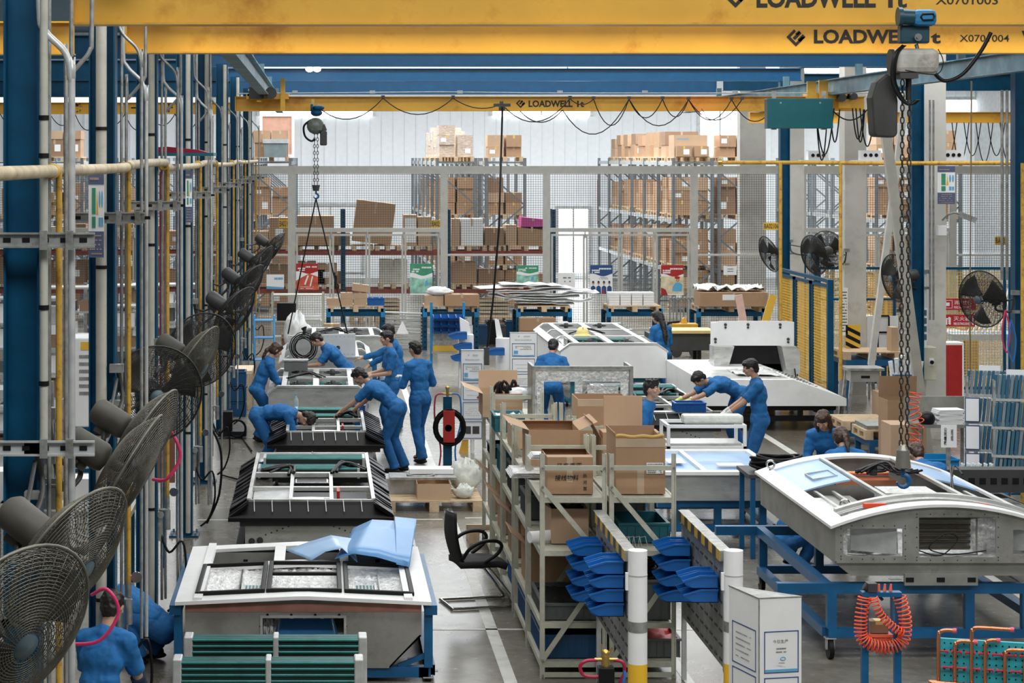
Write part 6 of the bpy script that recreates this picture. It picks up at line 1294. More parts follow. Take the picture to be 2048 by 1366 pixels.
# ================================================================ copper pipe rack (bottom right)
D = 14.6; X0 = xat(1970, D); t = thing('copper_pipe_rack', 'teal perforated rack holding bent copper pipes with pink caps, bottom right', 'rack', (X0, D, 0)); k = D/F
TEALR = M_('teal_perforated_steel', (.03, .42, .5), .4, var=.1); zt_ = zat(1282, D)
rzm = Matrix.Rotation(radians(-16), 4, 'Z')
b = MB(); b.X = rzm; b.box(-.3, .75, 0, .03, 0, zt_); o = b.build('perforated_board', TEALR, t)
b = MB(); b.X = rzm
for i in range(24):
    for j in range(9): b.cyl((-.27+i*.043, -.003, zt_-.03-j*.045), (-.27+i*.043, .0, zt_-.03-j*.045), .006, n=6)
b.build('perforation', BLACK, o)
for i, (x, top, bend, low) in enumerate(((-.31, 1.07, .10, .6), (-.2, 1.0, .13, .62), (-.09, 1.1, .26, .6), (.0, 1.02, .08, .65), (.13, .96, .2, .55), (.26, .93, .07, .55), (.36, .98, .1, .6), (.44, .88, .25, .6), (.6, .9, .12, .55))):
    b = MB(); b.X = rzm; z1 = zt_+top-1.0-.0+(-.02 if i > 4 else 0); b.tube(smooth_path([(x, -.05, z1-.42), (x, -.05, z1-.06), (x+.012, -.05, z1-.015), (x+.05, -.05, z1), (x+bend, -.05, z1)], 5), .013, 8); o = b.build('copper_pipe', COPPER, t)
    b = MB(); b.X = rzm; b.cyl((x+bend-.005, -.05, z1), (x+bend+.02, -.05, z1), .017, n=8); b.cyl((x, -.05, z1-.44), (x, -.05, z1-.415), .018, n=8); b.build('pink_cap', PINK, o)
b = MB(); b.X = rzm
for i in range(11):
    for j in range(3): x = -.28+i*.09+(j % 2)*.03; z = zt_-.08-j*.11; b.cyl((x-.03, -.04, z), (x+.03, -.04, z), .008, n=6); b.cyl((x-.035, -.04, z), (x-.025, -.04, z), .016, n=8); b.cyl((x+.025, -.04, z), (x+.035, -.04, z), .016, n=8)
b.build('red_clip', M_('crimson_plastic', (.5, .015, .05), .35), t)
b = MB(); b.X = rzm; b.tube(smooth_path([(-.35, -.1, .5), (-.34, -.1, .72), (-.30, -.1, .75), (.5, -.1, .72)], 5), .02, 8); b.build('copper_header', COPPER, t)
# ================================================================ pipes and conduits on the left row
def pipe(name, pts, r, m, label, cat='pipe', group=None, k=5, n=8, extra=None):
    b = MB(); P = smooth_path(pts, k) if k else [Vector(p) for p in pts]; c = Vector(pts[0]); b.tube([p-c for p in P], r, n)
    return tag(b.build(name, m, None, c), label, cat, group)
cn = ['nearest', 'second', 'third', 'fourth', 'fifth', 'sixth', 'seventh', 'last']
YP = []
for i, y in enumerate(CY[1:]):
    nm = cn[i]
    # broad white downpipe or rail strapped to the column
    t = thing('down_pipe', f'thick off-white pipe strapped to the {nm} left blue column', 'pipe', (CX+(.125 if i == 0 else .0 if i == 1 else .05), y-.13, 0), group='thick pipes on the left columns')
    r = (.022 if i == 0 else .04 if i == 1 else .03)
    b = MB(); b.cyl((0, 0, .05 if i else 2.9), (0, 0, 5.9), r, n=14); b.build('pipe_run', M_('off_white_pipe', (.45, .45, .40), .45, var=.15, dirt=(.4, .38, .3), dscale=6), t); b = MB()
    for z in (1.2, 2.4, 3.6, 4.6): b.cyl((0, 0, z if z > 2.9 or i else z+2), (0, 0, (z if z > 2.9 or i else z+2)+.025), r+.006, n=14)
    b.build('pipe_strap', BLACK, t)
    xs = [(-1.445, 0), (-1.37, .12), (-1.35, .2), (-1.31, -.12)] if i == 0 else [(-1.45, .05), (-1.42, .1), (-1.30, 0), (-1.27, .06)] if i < 4 else [(-1.46, .05), (-1.33, 0)]
    for j, (x, dy) in enumerate(xs):
        yy = y+dy; zz = 4.95+.12*(j % 3); lo = .35 if i > 1 else 0.9
        if j >= len(xs)-2+(i == 0): pts = [(x, yy, lo), (x, yy, zz-.35), (x, yy, zz-.15), (x-.03, yy, zz), (x-.14, yy, zz+.12), (x-.17, yy, zz+.25), (x-.17, yy, 5.9)]
        elif j == 1: pts = [(x, yy, lo), (x, yy, 4.7), (x+.01, yy, 4.82), (x+.07, yy, 4.9), (x+.13, yy, 4.98), (x+.14, yy, 5.1), (x+.14, yy, 5.9)]
        else: pts = [(x, yy, lo), (x, yy, 3), (x, yy, 5.9)]
        w = ['straight thin', 'bent-topped', 'thin S-bent', 'bright S-bent'][j]
        pipe('conduit', pts, .012 if j != 3 else (.019 if i == 0 else .014), GREY if j != 3 else GALV, f'{w} grey conduit beside the {nm} left column', 'conduit', 'grey conduits on the left row')
    # yellow drop pipe with valves
    yx = -1.395; b0 = .95 if i != 2 else .75
    t = thing('drop_pipe', f'yellow vertical air pipe dropping beside the {nm} left column', 'pipe', (yx, y+.02, 0), group='yellow drop pipes'); z0 = 1.3 if i < 3 else 1.15
    b = MB(); b.cyl((0, 0, z0), (0, 0, 4.32), .017, n=12); b.build('pipe_run', YELP, t)
    b = MB(); b.cyl((0, 0, z0-.1), (0, 0, z0), .02, n=10); b.cyl((0, 0, z0-.3), (0, 0, z0-.12), .028, n=10); b.cyl((-.08, 0, z0-.12), (.02, 0, z0-.12), .014); b.cyl((-.06, -.06, z0-.16), (-.06, -.02, z0-.16), .03); b.cyl((-.08, 0, z0-.4), (-.08, 0, z0-.14), .03, n=10); b.build('valve_set', GREY, t)
    b = MB(); b.cyl((.06, -.03, z0+.05), (.06, -.05, z0+.05), .04, n=14); b.cyl((.06, 0, z0+.05), (0, 0, z0+.05), .008); b.build('pressure_gauge', CHROME, t)
    b = MB(); b.tube(smooth_path([(-.06, 0, z0-.35), (.02, -.05, z0-.5), (.14, -.05, z0-.4), (.17, -.03, z0-.7), (.1, 0, z0-.95), (.0, 0, z0-1.05)], 5), .012, 6); b.build('hanging_hose', RUBBER, t)
    # slotted strut carrying the conduits
    for z, nmz in ((3.97, 'upper'), (2.88, 'lower')):
        if nmz == 'lower' and i > 0: continue
        t = thing('strut_channel', f'slotted grey strut across the {nm} left column, {nmz} one', 'bracket', (-1.48, y-.2, z), group='slotted strut channels')
        b = MB(); b.box(-.32, .3 if i == 0 else .22, -.02, 0, .03, .04); b.box(-.32, .3 if i == 0 else .22, -.02, 0, -.04, -.03); b.box(-.32, .3 if i == 0 else .22, 0, .004, -.04, .04)
        b.build('channel', GREY if nmz == 'upper' else GALV, t); b = MB()
        for k in range(6): b.box(-.28+k*.1, -.24+k*.1, -.004, 0, -.012, .012)
        b.build('slot', BLACK, t); b = MB(); [b.box(x+1.48-.02, x+1.48+.02, -.03, .0, -.05, .05) for x in (-1.445, -1.31)]; b.build('clamp', GREY, t)
# long horizontal cream pipe
pz = [(-1.45, 7.2), (-1.44, 9), (-1.43, 11), (-1.41, 11.6), (-1.40, 15), (-1.38, 15.6), (-1.40, 19.1), (-1.44, 19.6), (-1.42, 24.3), (-1.38, 25.2), (-1.42, 28.2), (-1.45, 29), (-1.42, 33.8), (-1.38, 35), (-1.42, 39), (-1.38, 46)]
zl = [4.33]*5+[4.35, 4.36, 4.31, 4.31, 4.34, 4.34, 4.31, 4.30, 4.34, 4.32, 4.33]
t = thing('air_main', 'long cream and rust horizontal air pipe running along the left columns', 'pipe', (-1.4, 7, 4.33)); b = MB(); P = smooth_path([(x+1.4, y-7-.15, z-4.33) for (x, y), z in zip(pz, zl)], 5); b.tube(P, .034, 14); b.build('pipe_run', CREAM, t)
b = MB()
for y in CY[1:]: b.cyl((-.02, y-7.1, -.0), (-.02, y-7.0, -.0), .041, n=14)
b.build('pipe_coupling', YELP, t)
# right-hand horizontal pipe
t = thing('air_main', 'long thin yellow horizontal air pipe crossing in front of the white pillars', 'pipe', (xat(1440, 34), 34, zat(325, 34))); x1 = xat(2060, 31)-t.location.x
b = MB(); b.tube([(0, 0, 0), (x1*.3, -.5, .0), (x1*.6, -1.5, -.01), (x1, -3, .0)], .033, 10); b.build('pipe_run', YELP, t); b = MB(); b.cyl((-.04, .0, 0), (.02, 0, 0), .06); b.build('pipe_cap', BRASS, t)
for i, (px, D, y1, n) in enumerate(((1561, 33.5, 640, 'left of the first white pillar'), (1681, 32.9, 760, 'left of the middle white pillar'), (2046, 26.2, 1200, 'at the right picture edge'))):
    pipe('drop_pipe', [(xat(px, D), D, zat(y1, D)), (xat(px, D), D, zat(326, D))], .028 if i < 2 else .03, YELP, 'yellow vertical pipe '+n, 'pipe', k=0)
for i, (px, D, y0, y1, r, m, n) in enumerate(((1577, 42.3, 360, 700, .03, GALV, 'on the first white pillar'), (1683, 37.6, 380, 850, .05, WHITE2, 'broad, on the middle white pillar'), (1848, 32.6, 300, 1000, .04, WHITE2, 'broad, on the right white pillar'), (1860, 32.5, 200, 640, .016, GREY, 'thin left one on the right white pillar'), (1867, 32.5, 200, 640, .016, GREY, 'thin right one on the right white pillar'), (2004, 27.4, 180, 560, .02, GREY, 'left one beside the right-edge blue column'), (2014, 27.4, 180, 560, .02, GREY, 'right one beside the right-edge blue column'))):
    pipe('conduit', [(xat(px, D), D, zat(y1, D)), (xat(px, D), D, zat(y0, D))], r, m, 'vertical conduit '+n, 'conduit', k=0)
# brown-red downpipes behind the left row
for i, (px, D) in enumerate(((323, 30), (395, 31), (1196, 76), (1218, 76))): pipe('conduit', [(xat(px, D), D, .3 if i < 2 else 2), (xat(px, D), D, 4.2 if i < 2 else 3.6)], .03, REDP, 'dark red vertical pipe '+['behind the third left column', 'behind the fifth left column', 'on the back wall, left one', 'on the back wall, right one'][i], 'pipe', k=0)
# sheet tray on top of pipe by the third column
t = thing('pipe_tray', 'small red and teal tray lying over the cream pipe', 'tray', (-1.38, 20.6, 4.42)); b = MB(); b.box(-.3, .35, -.3, .3, 0, .03); b.build('tray', TEAL, t); b = MB(); b.prism([(-.3, .03), (.3, .03), (.2, .06), (-.1, .09), (-.28, .08)], 'y', -.25, .2); b.build('tray_cloth', HOSER, t)
# ================================================================ wall fans
def cagehalf(b, R, depth, sgn, rings, spokes, r):
    for k in range(1, rings+1):
        f = k/rings; rad = R*(.16+.84*f); x = sgn*depth*(1-f**2.4); b.tube([(x, rad*cos(a), rad*sin(a)) for a in [2*pi*i/32 for i in range(32)]], r, 3, closed=True)
    for s in range(spokes):
        a = 2*pi*s/spokes; b.tube([(sgn*depth*(1-f**2.4), R*(.16+.84*f)*cos(a+.5*(1-f)), R*(.16+.84*f)*sin(a+.5*(1-f))) for f in (0, .3, .6, .85, 1)], r, 3)
FANP = {}
def fan(loc, yaw, pitch, label, dark=False, R=.37, mount=None):
    """Fan head with its axis along local +X, turned by yaw and pitch; the bracket stays level."""
    key = dark
    t = thing('wall_fan', label, 'fan', loc, 0, 'industrial wall fans'); cm_ = CAGED if dark else CAGE
    if key not in FANP:
        m = MB(); m.lathe([(.001, -.40), (.06, -.39), (.085, -.36), (.085, -.17), (.07, -.14), (.03, -.13), (.03, -.04)], (0, 0, 0), (1, 0, 0), 18); m.box(-.32, -.22, -.03, .03, -.12, -.07); h = m.build('motor_housing', M_('dusty_motor_grey', (.07, .067, .055), .6, var=.3) if not dark else DKGREY, t)
        b = MB(); cagehalf(b, R, .11, 1, 26, 36, .0022); b.build('front_guard', cm_, h); b = MB(); cagehalf(b, R, .12, -1, 22, 36, .0022); b.build('rear_guard', cm_, h)
        b = MB(); b.tube([(0, R*cos(a), R*sin(a)) for a in [2*pi*i/40 for i in range(40)]], .008, 6, closed=True); b.build('guard_ring', cm_, h)
        b = MB(); b.lathe([(.06, .095), (.055, .11), (.001, .115)], (0, 0, 0), (1, 0, 0), 16); b.build('guard_badge', M_('dull_blue_badge', (.08, .13, .16), .4), h)
        for k3 in range(3):
            a0 = 2*pi*k3/3+.4; b = MB()
            b.sheet(lambda u, v: (.05*(v-.5)*2*(1-.35*u), (.05+u*(R-.09))*cos(a0+(v-.5)*(.75+.35*u)), (.05+u*(R-.09))*sin(a0+(v-.5)*(.75+.35*u))), 6, 6, .003); b.build('fan_blade', BLADE, h)
        FANP[key] = h
    else: h = copy_tree(FANP[key], parent=t)
    h.rotation_euler = (0, radians(pitch), radians(yaw))
    d = Matrix.Rotation(radians(yaw), 3, 'Z') @ Matrix.Rotation(radians(pitch), 3, 'Y') @ Vector((-.27, 0, -.08))
    if mount is not None:
        mv = Vector(mount)-Vector(loc); b = MB(); mid = Vector((mv.x*.5+d.x*.5, (mv.y+d.y)/2, min(mv.z, d.z)-.12))
        b.tube(smooth_path([d, d+Vector((0, 0, -.1)), mid, mv+Vector((.04 if mv.x < 0 else -.04, 0, -.1)), mv+Vector((0, 0, .15))], 5), .016, 8); b.tube(smooth_path([d, mid+Vector((0, 0, .14)), mv+Vector((0, 0, .05))], 5), .012, 8); b.build('bracket_arm', DKGREY, t)
        b = MB(); b.box(mv.x-.05, mv.x+.05, mv.y-.05, mv.y+.02, mv.z+.1, mv.z+.16); b.box(mv.x-.05, mv.x+.05, mv.y-.05, mv.y+.02, mv.z-.14, mv.z-.1); b.build('mounting_plate', GREY, t)
    return t
FX = -1.12
def colm(y, z, x=CX+.11): return (x, y, z)
fan((-1.17, 7.9, 2.62), -42, 24, 'nearest big wire fan, cut by the bottom left corner', mount=colm(7.45, 2.7))
fan((-1.12, 9.35, 2.62), -28, 30, 'second wire fan in the bottom left, overlapping the nearest', mount=(-1.5, 11.05, 2.75))
fan((xat(255, 11.8), 11.8, zat(945, 11.8)), -5, 30, 'long edge-on wire fan, its grey motor showing at the left', mount=colm(11.3, 2.9))
fan((xat(290, 13.4), 13.4, zat(880, 13.4)), -12, 30, 'edge-on wire fan tucked directly behind another fan', mount=colm(15.2, 2.75))
fan((xat(309, 15.9), 15.9, zat(788, 15.9)), -72, 8, 'big wire fan facing out with three dark blades visible', dark=True, mount=colm(15.4, 2.5))
fan((xat(390, 18.6), 18.6, zat(725, 18.6)), -15, 30, 'edge-on grey fan in front of the smaller round fan', mount=colm(19.1, 2.6))
fan((xat(402, 20.2), 20.2, zat(700, 20.2)), -60, 12, 'smaller round dark fan behind the big facing one', dark=True, mount=colm(19.3, 2.6))
fan((xat(468, 24.3), 24.3, zat(628, 24.3)), -25, 32, 'dark fan leaning right, sixth along the left row', dark=True, mount=colm(24.5, 2.6))
fan((xat(492, 28.4), 28.4, zat(575, 28.4)), -20, 34, 'dark fan leaning right, seventh along the left row', dark=True, mount=colm(28.5, 2.65))
fan((xat(518, 33.8), 33.8, zat(530, 33.8)), -15, 34, 'dark fan leaning right, eighth along the left row', dark=True, mount=colm(33.9, 2.65))
fan((xat(546, 39.3), 39.3, zat(497, 39.3)), -5, 36, 'farthest dark fan of the left row beside the fence', dark=True, mount=colm(39.2, 2.75))
# right fans
fan((xat(1538, 41.6), 41.6, zat(508, 41.6)), 195, 18, 'dark fan left of the first white pillar', True, mount=(9.35, 42.3, zat(512, 42)))
fan((xat(1628, 38.2), 38.2, zat(510, 38.2)), 205, 12, 'dark fan at left of the pair on the middle white pillar', True, mount=(9.4, 37.5, zat(515, 37.5)))
fan((xat(1655, 40), 40, zat(500, 40)), 230, 10, 'dark fan behind, right one of the pair on the middle pillar', True, mount=(9.45, 42.2, zat(500, 41)))
fan((xat(1792, 32.2), 32.2, zat(556, 32.2)), 200, 8, 'dark fan tilted in front of the slanting brace bars', True, mount=(xat(1850, 32.6), 32.6, zat(560, 32.6)))
fan((xat(1965, 27.4), 27.4, zat(598, 27.4)), 215, 6, 'dark fan in front of the red fire signs at right', True, mount=(9.1, 27.5, zat(605, 27.5)))
# ================================================================ concrete pillars
def pillar(px, w, D, n, y0=215, dep=.4):
    x = xat(px, D); ww = w*D/F; t = thing('concrete_pillar', 'tall pale concrete pillar '+n, 'pillar', (x, D+dep/2, 0), group='concrete pillars'); MB().box(-ww/2, ww/2, -dep/2, dep/2, 0, 8.9).build('pillar_body', CONC, t, bevel=.012)
    MB().box(-ww/2-.01, ww/2+.01, -dep/2-.01, dep/2+.01, 0, .12).build('pillar_foot', CONC, t); return t
pillar(1588, 42, 42.7, 'left of the pair of fans'); pillar(1711, 44, 37.8, 'in the middle of three at right'); pillar(1870, 45, 32.9, 'nearest, carrying the grey switch box'); pillar(1506, 52, 54.0, 'behind the mesh fence')
# sloping braces
def brace(x0, y0, x1, y1, D0, D1, w, label, m=M_('grey_beige_paint', (.46, .45, .40), .5, var=.1)):
    a = Wp(x0, y0, D0); c = Wp(x1, y1, D1); b = MB(); b.bar((0, 0, 0), a-c, w, .1, up=(0, 1, 0)); b.bar(Vector((0, 0, 0)), Vector((.01, 0, 0)), .01) if False else None
    return tag(b.build('brace_bar', m, None, c), label, 'brace')
brace(1812, 190, 1742, 730, 34.5, 35.5, .1, 'pale brace bar slanting down to the left between the right pillars', M_('pale_grey_paint', (.62, .62, .58), .5))
brace(1766, 225, 1866, 985, 30.8, 31.2, .14, 'long grey-beige brace bar slanting down to the right')
# cctv arm and small box on right pillar
t = thing('wall_lamp', 'small grey hooded lamp on the nearest white pillar', 'lamp', (xat(1885, 32.8), 32.6, zat(440, 32.8))); b = MB(); b.tube(smooth_path([(0, .2, 0), (.02, 0, .08), (.12, 0, .12), (.2, 0, .1)], 4), .015, 6); b.bar((.2, 0, .1), (.45, -.02, 0), .1, .08); b.build('lamp_head', GREY, t)
t = thing('junction_box', 'small white square box on the nearest white pillar', 'electrical box', (xat(1879, 32.8), 32.65, zat(471, 32.8))); MB().box(-.07, .07, 0, .1, 0, .16).build('box_cover', WHITE2, t, bevel=.01)
# boxes of cables on beam level
for i, px in enumerate((1635, 1740, 1905)):
    D = 36.0-i*1.2; t = thing('junction_box', 'pale socket box on the pipe level '+['left of the middle pillar', 'right of the middle pillar', 'right of the nearest pillar'][i], 'electrical box', (xat(px, D), D, zat(320, D))); b = MB(); b.box(-.17, .17, -.05, .1, 0, .16); b.box(-.3, .3, -.06, .12, -.03, 0); b.build('box_body', WHITE2, t)
    b = MB(); [b.cyl((-.09+k*.09, -.06, .08), (-.09+k*.09, -.05, .08), .03) for k in range(3)]; b.build('socket', BLACK, t)
# switch box & posters on nearest pillar
D = 32.3; t = thing('switch_box', 'grey-beige electrical switch box with black knob on the nearest pillar', 'electrical box', (xat(1867, D), D+.2, zat(762, D))); b = MB(); b.box(-.16, .08, -.1, .2, 0, .51); b.build('box_body', BEIGE, t, bevel=.01); b = MB(); b.cyl((0, -.13, .28), (0, -.1, .28), .03); b.build('rotary_knob', BLACK, t); MB().box(-.035, .035, -.108, -.1, .23, .34).build('knob_plate', PAPER, t)
b = MB(); b.add([(-.16, -.1, .05), (-.16, .1, .05), (-.16, .1, .15), (-.16, -.1, .15), (-.164, -.1, .05), (-.164, .1, .05), (-.164, .1, .15), (-.164, -.1, .15)], BOXF); b.build('side_label', PAPER, t)
D = 32.5; t = thing('notice_strip', 'white notice sheet with dark photos on the nearest pillar pipe', 'notice', (xat(1843, D), D-.1, zat(682, D))); w = .13; h = 67*D/F; MB().box(-w/2, w/2, 0, .01, 0, h).build('board', PAPER, t); b = MB()
for k in range(4): b.box(-w*.4, -w*.05, -.003, 0, h*(.05+k*.24), h*(.22+k*.24)); b.box(w*.05, w*.4, -.003, 0, h*(.05+k*.24), h*(.22+k*.24))
b.build('photo_print', M_('slate_print', (.08, .13, .16), .5, var=.3), t)
D = 37.4; t = thing('notice_strip', 'white notice strip on the middle white pillar', 'notice', (xat(1686, D), D-.1, zat(670, D))); w = .12; h = 95*D/F; MB().box(-w/2, w/2, 0, .01, 0, h).build('board', PAPER, t); b = MB(); b.lines((-w*.4, -.003, .05), w*.8, h-.1, 14, seed=3); b.build('print', DKGREY, t)
D = 37.3; t = thing('hazard_board', 'black and yellow striped board at the foot of the middle pillar', 'sign', (xat(1706, D), D, zat(706, D))); w = .13; h = .5; MB().box(-w, w, 0, .02, 0, h).build('board', SIGNY, t); b = MB()
for k in range(4): b.add([(-w, -.003, k*.14), (-w, -.003, k*.14+.07), (w, -.003, k*.14-.06), (w, -.003, k*.14-.13) if k else (w, -.003, 0), (-w, 0, k*.14), (-w, 0, k*.14+.07), (w, 0, k*.14-.06), (w, 0, k*.14-.13) if k else (w, 0, 0)], BOXF) if k else None
b.build('black_stripe', BLACK, t)
# safety boards
def safety(x0, y0, x1, y1, D, label, sh=0):
    X0, X1, Z0, Z1 = xat(x0, D), xat(x1, D), zat(y1, D), zat(y0, D); w, h = X1-X0, Z1-Z0; t = thing('safety_board', label, 'sign', ((X0+X1)/2, D, Z0), group='safety boards on the columns'); MB().box(-w/2, w/2, 0, .01, 0, h).build('board', PAPER, t)
    b = MB(); b.box(-w/2, w/2, -.003, 0, h*.84, h); b.box(-w/2, w/2, -.003, 0, 0, h*.3); o = b.build('title_panel', M_('slate_blue_print', (.09, .12, .22), .5), t); b = MB(); b.lines((-w*.42, -.005, h*.02), w*.8, h*.26, 5, seed=2, t=h*.015); b.lines((-w*.42, -.005, h*.86), w*.6, h*.1, 1, seed=3, t=h*.03); b.build('print', M_('muted_orange_print', (.45, .3, .24), .5), o)
    b = MB(); b.box(-w*.28, -w*.04, -.003, 0, h*.5, h*.8); b.box(-w*.28, -w*.04, -.003, 0, h*.34, h*.47); b.m = 1; b.prism([(0, h*.5), (w*.13, h*.5), (w*.065, h*.78)], 'y', -.003, 0); b.m = 2; b.ell((w*.22, -.002, h*.67), (w*.055, .002, h*.1)); b.ell((w*.38, -.002, h*.67), (w*.055, .002, h*.1)); b.box(w*.16, w*.29, -.003, 0, h*.36, h*.46); b.box(w*.32, w*.45, -.003, 0, h*.36, h*.46); b.build('pictogram', [GREENP, SIGNY, SIGNL], t); return t
safety(177, 341, 208, 515, 15.0, 'narrow safety board with green and blue pictograms on second left column'); safety(371, 340, 384, 445, 24.2, 'small narrow safety board farther along the left row'); safety(1875, 332, 1910, 408, 32.5, 'safety board with pictograms on the nearest white pillar')
# fire signs
def firesign(x0, y0, x1, y1, D, cn_, en, label, kind):
    X0, X1, Z0, Z1 = xat(x0, D), xat(x1, D), zat(y1, D), zat(y0, D); w, h = X1-X0, Z1-Z0; t = thing('fire_sign', label, 'sign', (X0, D, Z0), group='red fire signs'); MB().box(0, w, 0, .02, 0, h).build('board', SIGNR, t)
    b = MB(); b.text(cn_, (w*.30, -.003, h*.48), h*.36, width=w*.55); b.text(en, (w*.30, -.003, h*.12), h*.22, width=w*.55, off=.01); b.build('sign_lettering', PAPER, t); b = MB()
    if kind == 0: rectframe(b, w*.04, w*.25, h*.15, h*.85, 0, h*.04, .004); b.box(w*.04, w*.16, -.004, -.001, h*.35, h*.65)
    else: b.box(w*.03, w*.09, -.004, -.001, h*.15, h*.6); b.box(w*.04, w*.12, -.004, -.001, h*.62, h*.7); [b.bar((w*.13, -.002, h*(.3+.15*k)), (w*.2, -.002, h*(.2+.15*k)), .004, .03) for k in range(4)]; b.prism([(w*.93, h*.1), (w*.98, h*.35), (w*.95, h*.35), (w*.95, h*.85), (w*.91, h*.85), (w*.91, h*.35), (w*.88, h*.35)], 'y', -.004, -.001)
    b.build('sign_symbol', PAPER, t)
firesign(1889, 597, 1952, 620, 36.0, '消防栓箱', 'FIRE HYDRANT', 'upper red sign reading FIRE HYDRANT beside the white pillar', 0)
firesign(1889, 629, 1950, 653, 35.9, '灭火器', 'FIRE EXTINGUISHER', 'lower red sign reading FIRE EXTINGUISHER beside the white pillar', 1)
D = 35.5; t = thing('fire_cabinet', 'tall dark red fire cabinet beside the nearest white pillar', 'cabinet', (xat(1908, D), D, 0)); w = 33*D/F; b = MB(); b.box(-w/2, w/2, 0, .35, 0, zat(690, D)); b.build('cabinet_body', REDP, t, bevel=.01); MB().box(-w/2-.0, w/2+.03, -.0, .36, zat(690, D), zat(688, D)+.02).build('cabinet_top', PAPER, t); MB().box(w/2, w/2+.03, 0, .36, 0, zat(690, D)).build('cabinet_side', PAPER, t)
# ================================================================ yellow machine guard fence (receding)
def guard(x, y0, y1, z1, label, n=2, mesh=YMESH):
    t = thing('guard_fence', label, 'fence', (x, y0, 0), group='blue and yellow machine guards'); L = y1-y0; b = MB(); b.box(-.05, .05, -.05, .05, 0, z1); b.build('end_post', BLUE, t); b = MB(); b.box(-.03, .03, 0, L, z1-.06, z1); b.build('top_rail', BLUE, t)
    for k in range(n):
        a = L*k/n+.1; c = L*(k+1)/n-.05; b = MB(); b.box(-.025, .025, a, a+.05, .05, z1-.1); b.box(-.025, .025, c-.05, c, .05, z1-.1); b.box(-.025, .025, a, c, z1-.15, z1-.1); b.box(-.025, .025, a, c, .05, .1); o = b.build('panel_frame', BLUE, t)
        b = MB(); m = int((c-a)/.05)
        for i in range(m): y = a+.05+(c-a-.1)*i/m; b.box(-.003, .003, y-.003, y+.003, .1, z1-.15)
        m = int((z1-.25)/.05)
        for i in range(m): z = .1+(z1-.25)*i/m; b.box(-.004, .004, a, c, z-.004, z+.004)
        b.build('yellow_mesh', mesh, o)
    return t
guard(8.72, 35.9, 39.8, 2.32, 'tall blue framed yellow mesh guard running back beside the white unit', 3)
t = thing('guard_fence', 'yellow mesh door leaf of the tall guard, facing the aisle', 'fence', (8.66, 35.7, 0)); b = MB(); rectframe(b, -.02, .22, .05, 2.2, 0, .04, .04)
# right background guards: front-facing yellow mesh with blue frames
def guard_front(x0, x1, y, z1, label):
    t = thing('guard_fence', label, 'fence', ((x0+x1)/2, y, 0), group='blue and yellow machine guards'); w = (x1-x0)/2; b = MB(); rectframe(b, -w, w, .05, z1, 0, .05, .05); b.box(-w+.05, w-.05, -.02, .02, z1*.72, z1*.72+.04); b.build('frame', BLUE, t); b = MB(); wires(b, -w+.05, w-.05, .1, z1-.05, 0, .055, .009); b.build('yellow_mesh', YMESH, t)
COL.objects.unlink(t); bpy.data.objects.remove(t)
guard_front(9.6, 11.1, 40.5, 2.3, 'yellow mesh guard between the middle and nearest white pillars'); guard_front(11.2, 12.9, 39.5, 2.35, 'yellow mesh guard behind the red fire signs'); guard_front(12.95, 14.7, 39.5, 2.35, 'rightmost yellow mesh guard')
# blue posts/rails of further frames right of guard
for i, (px, n) in enumerate(((1606, 'left one'), (1633, 'right one'))):
    D = 43; t = thing('guard_post', f'blue guard post beyond the tall yellow guard, {n}', 'post', (xat(px, D), D, 0), group='far guard posts'); MB().box(-.05, .05, -.05, .05, 0, 2.6).build('post', BLUE, t)
# ================================================================ people
def ik(a, c, l1, l2, bend):
    a, c = Vector(a), Vector(c); d = c-a; L = d.length
    if L > (l1+l2)*.995: c = a+d*((l1+l2)*.995/L); d = c-a; L = d.length
    if L < .05: L = .05
    x = (l1*l1-l2*l2+L*L)/(2*L); h = sqrt(max(0, l1*l1-x*x)); u = d.normalized(); b = Vector(bend); b = b-u*b.dot(u)
    if b.length < 1e-4: b = Vector((0, 0, -1))-u*(-u.z)
    return a+u*x+b.normalized()*h, c
def caps(mb, pts, rs, n=14):
    for (p, q), (r1, r2) in zip(zip(pts, pts[1:]), zip(rs, rs[1:])): mb.cyl(p, q, r1, r2, n=n)
    for p, r in zip(pts, rs): mb.ell(p, r, nu=n, nv=8)
def remesh(o, v, sm=4):
    m = o.modifiers.new('remesh', 'REMESH'); m.mode = 'VOXEL'; m.voxel_size = v; m.use_smooth_shade = True
    s = o.modifiers.new('smooth', 'SMOOTH'); s.iterations = sm; s.factor = .5
CLT = bpy.data.textures.new('cloth_folds', 'CLOUDS'); CLT.noise_scale = .09
HRT = bpy.data.textures.new('hair_strands', 'CLOUDS'); HRT.noise_scale = .03
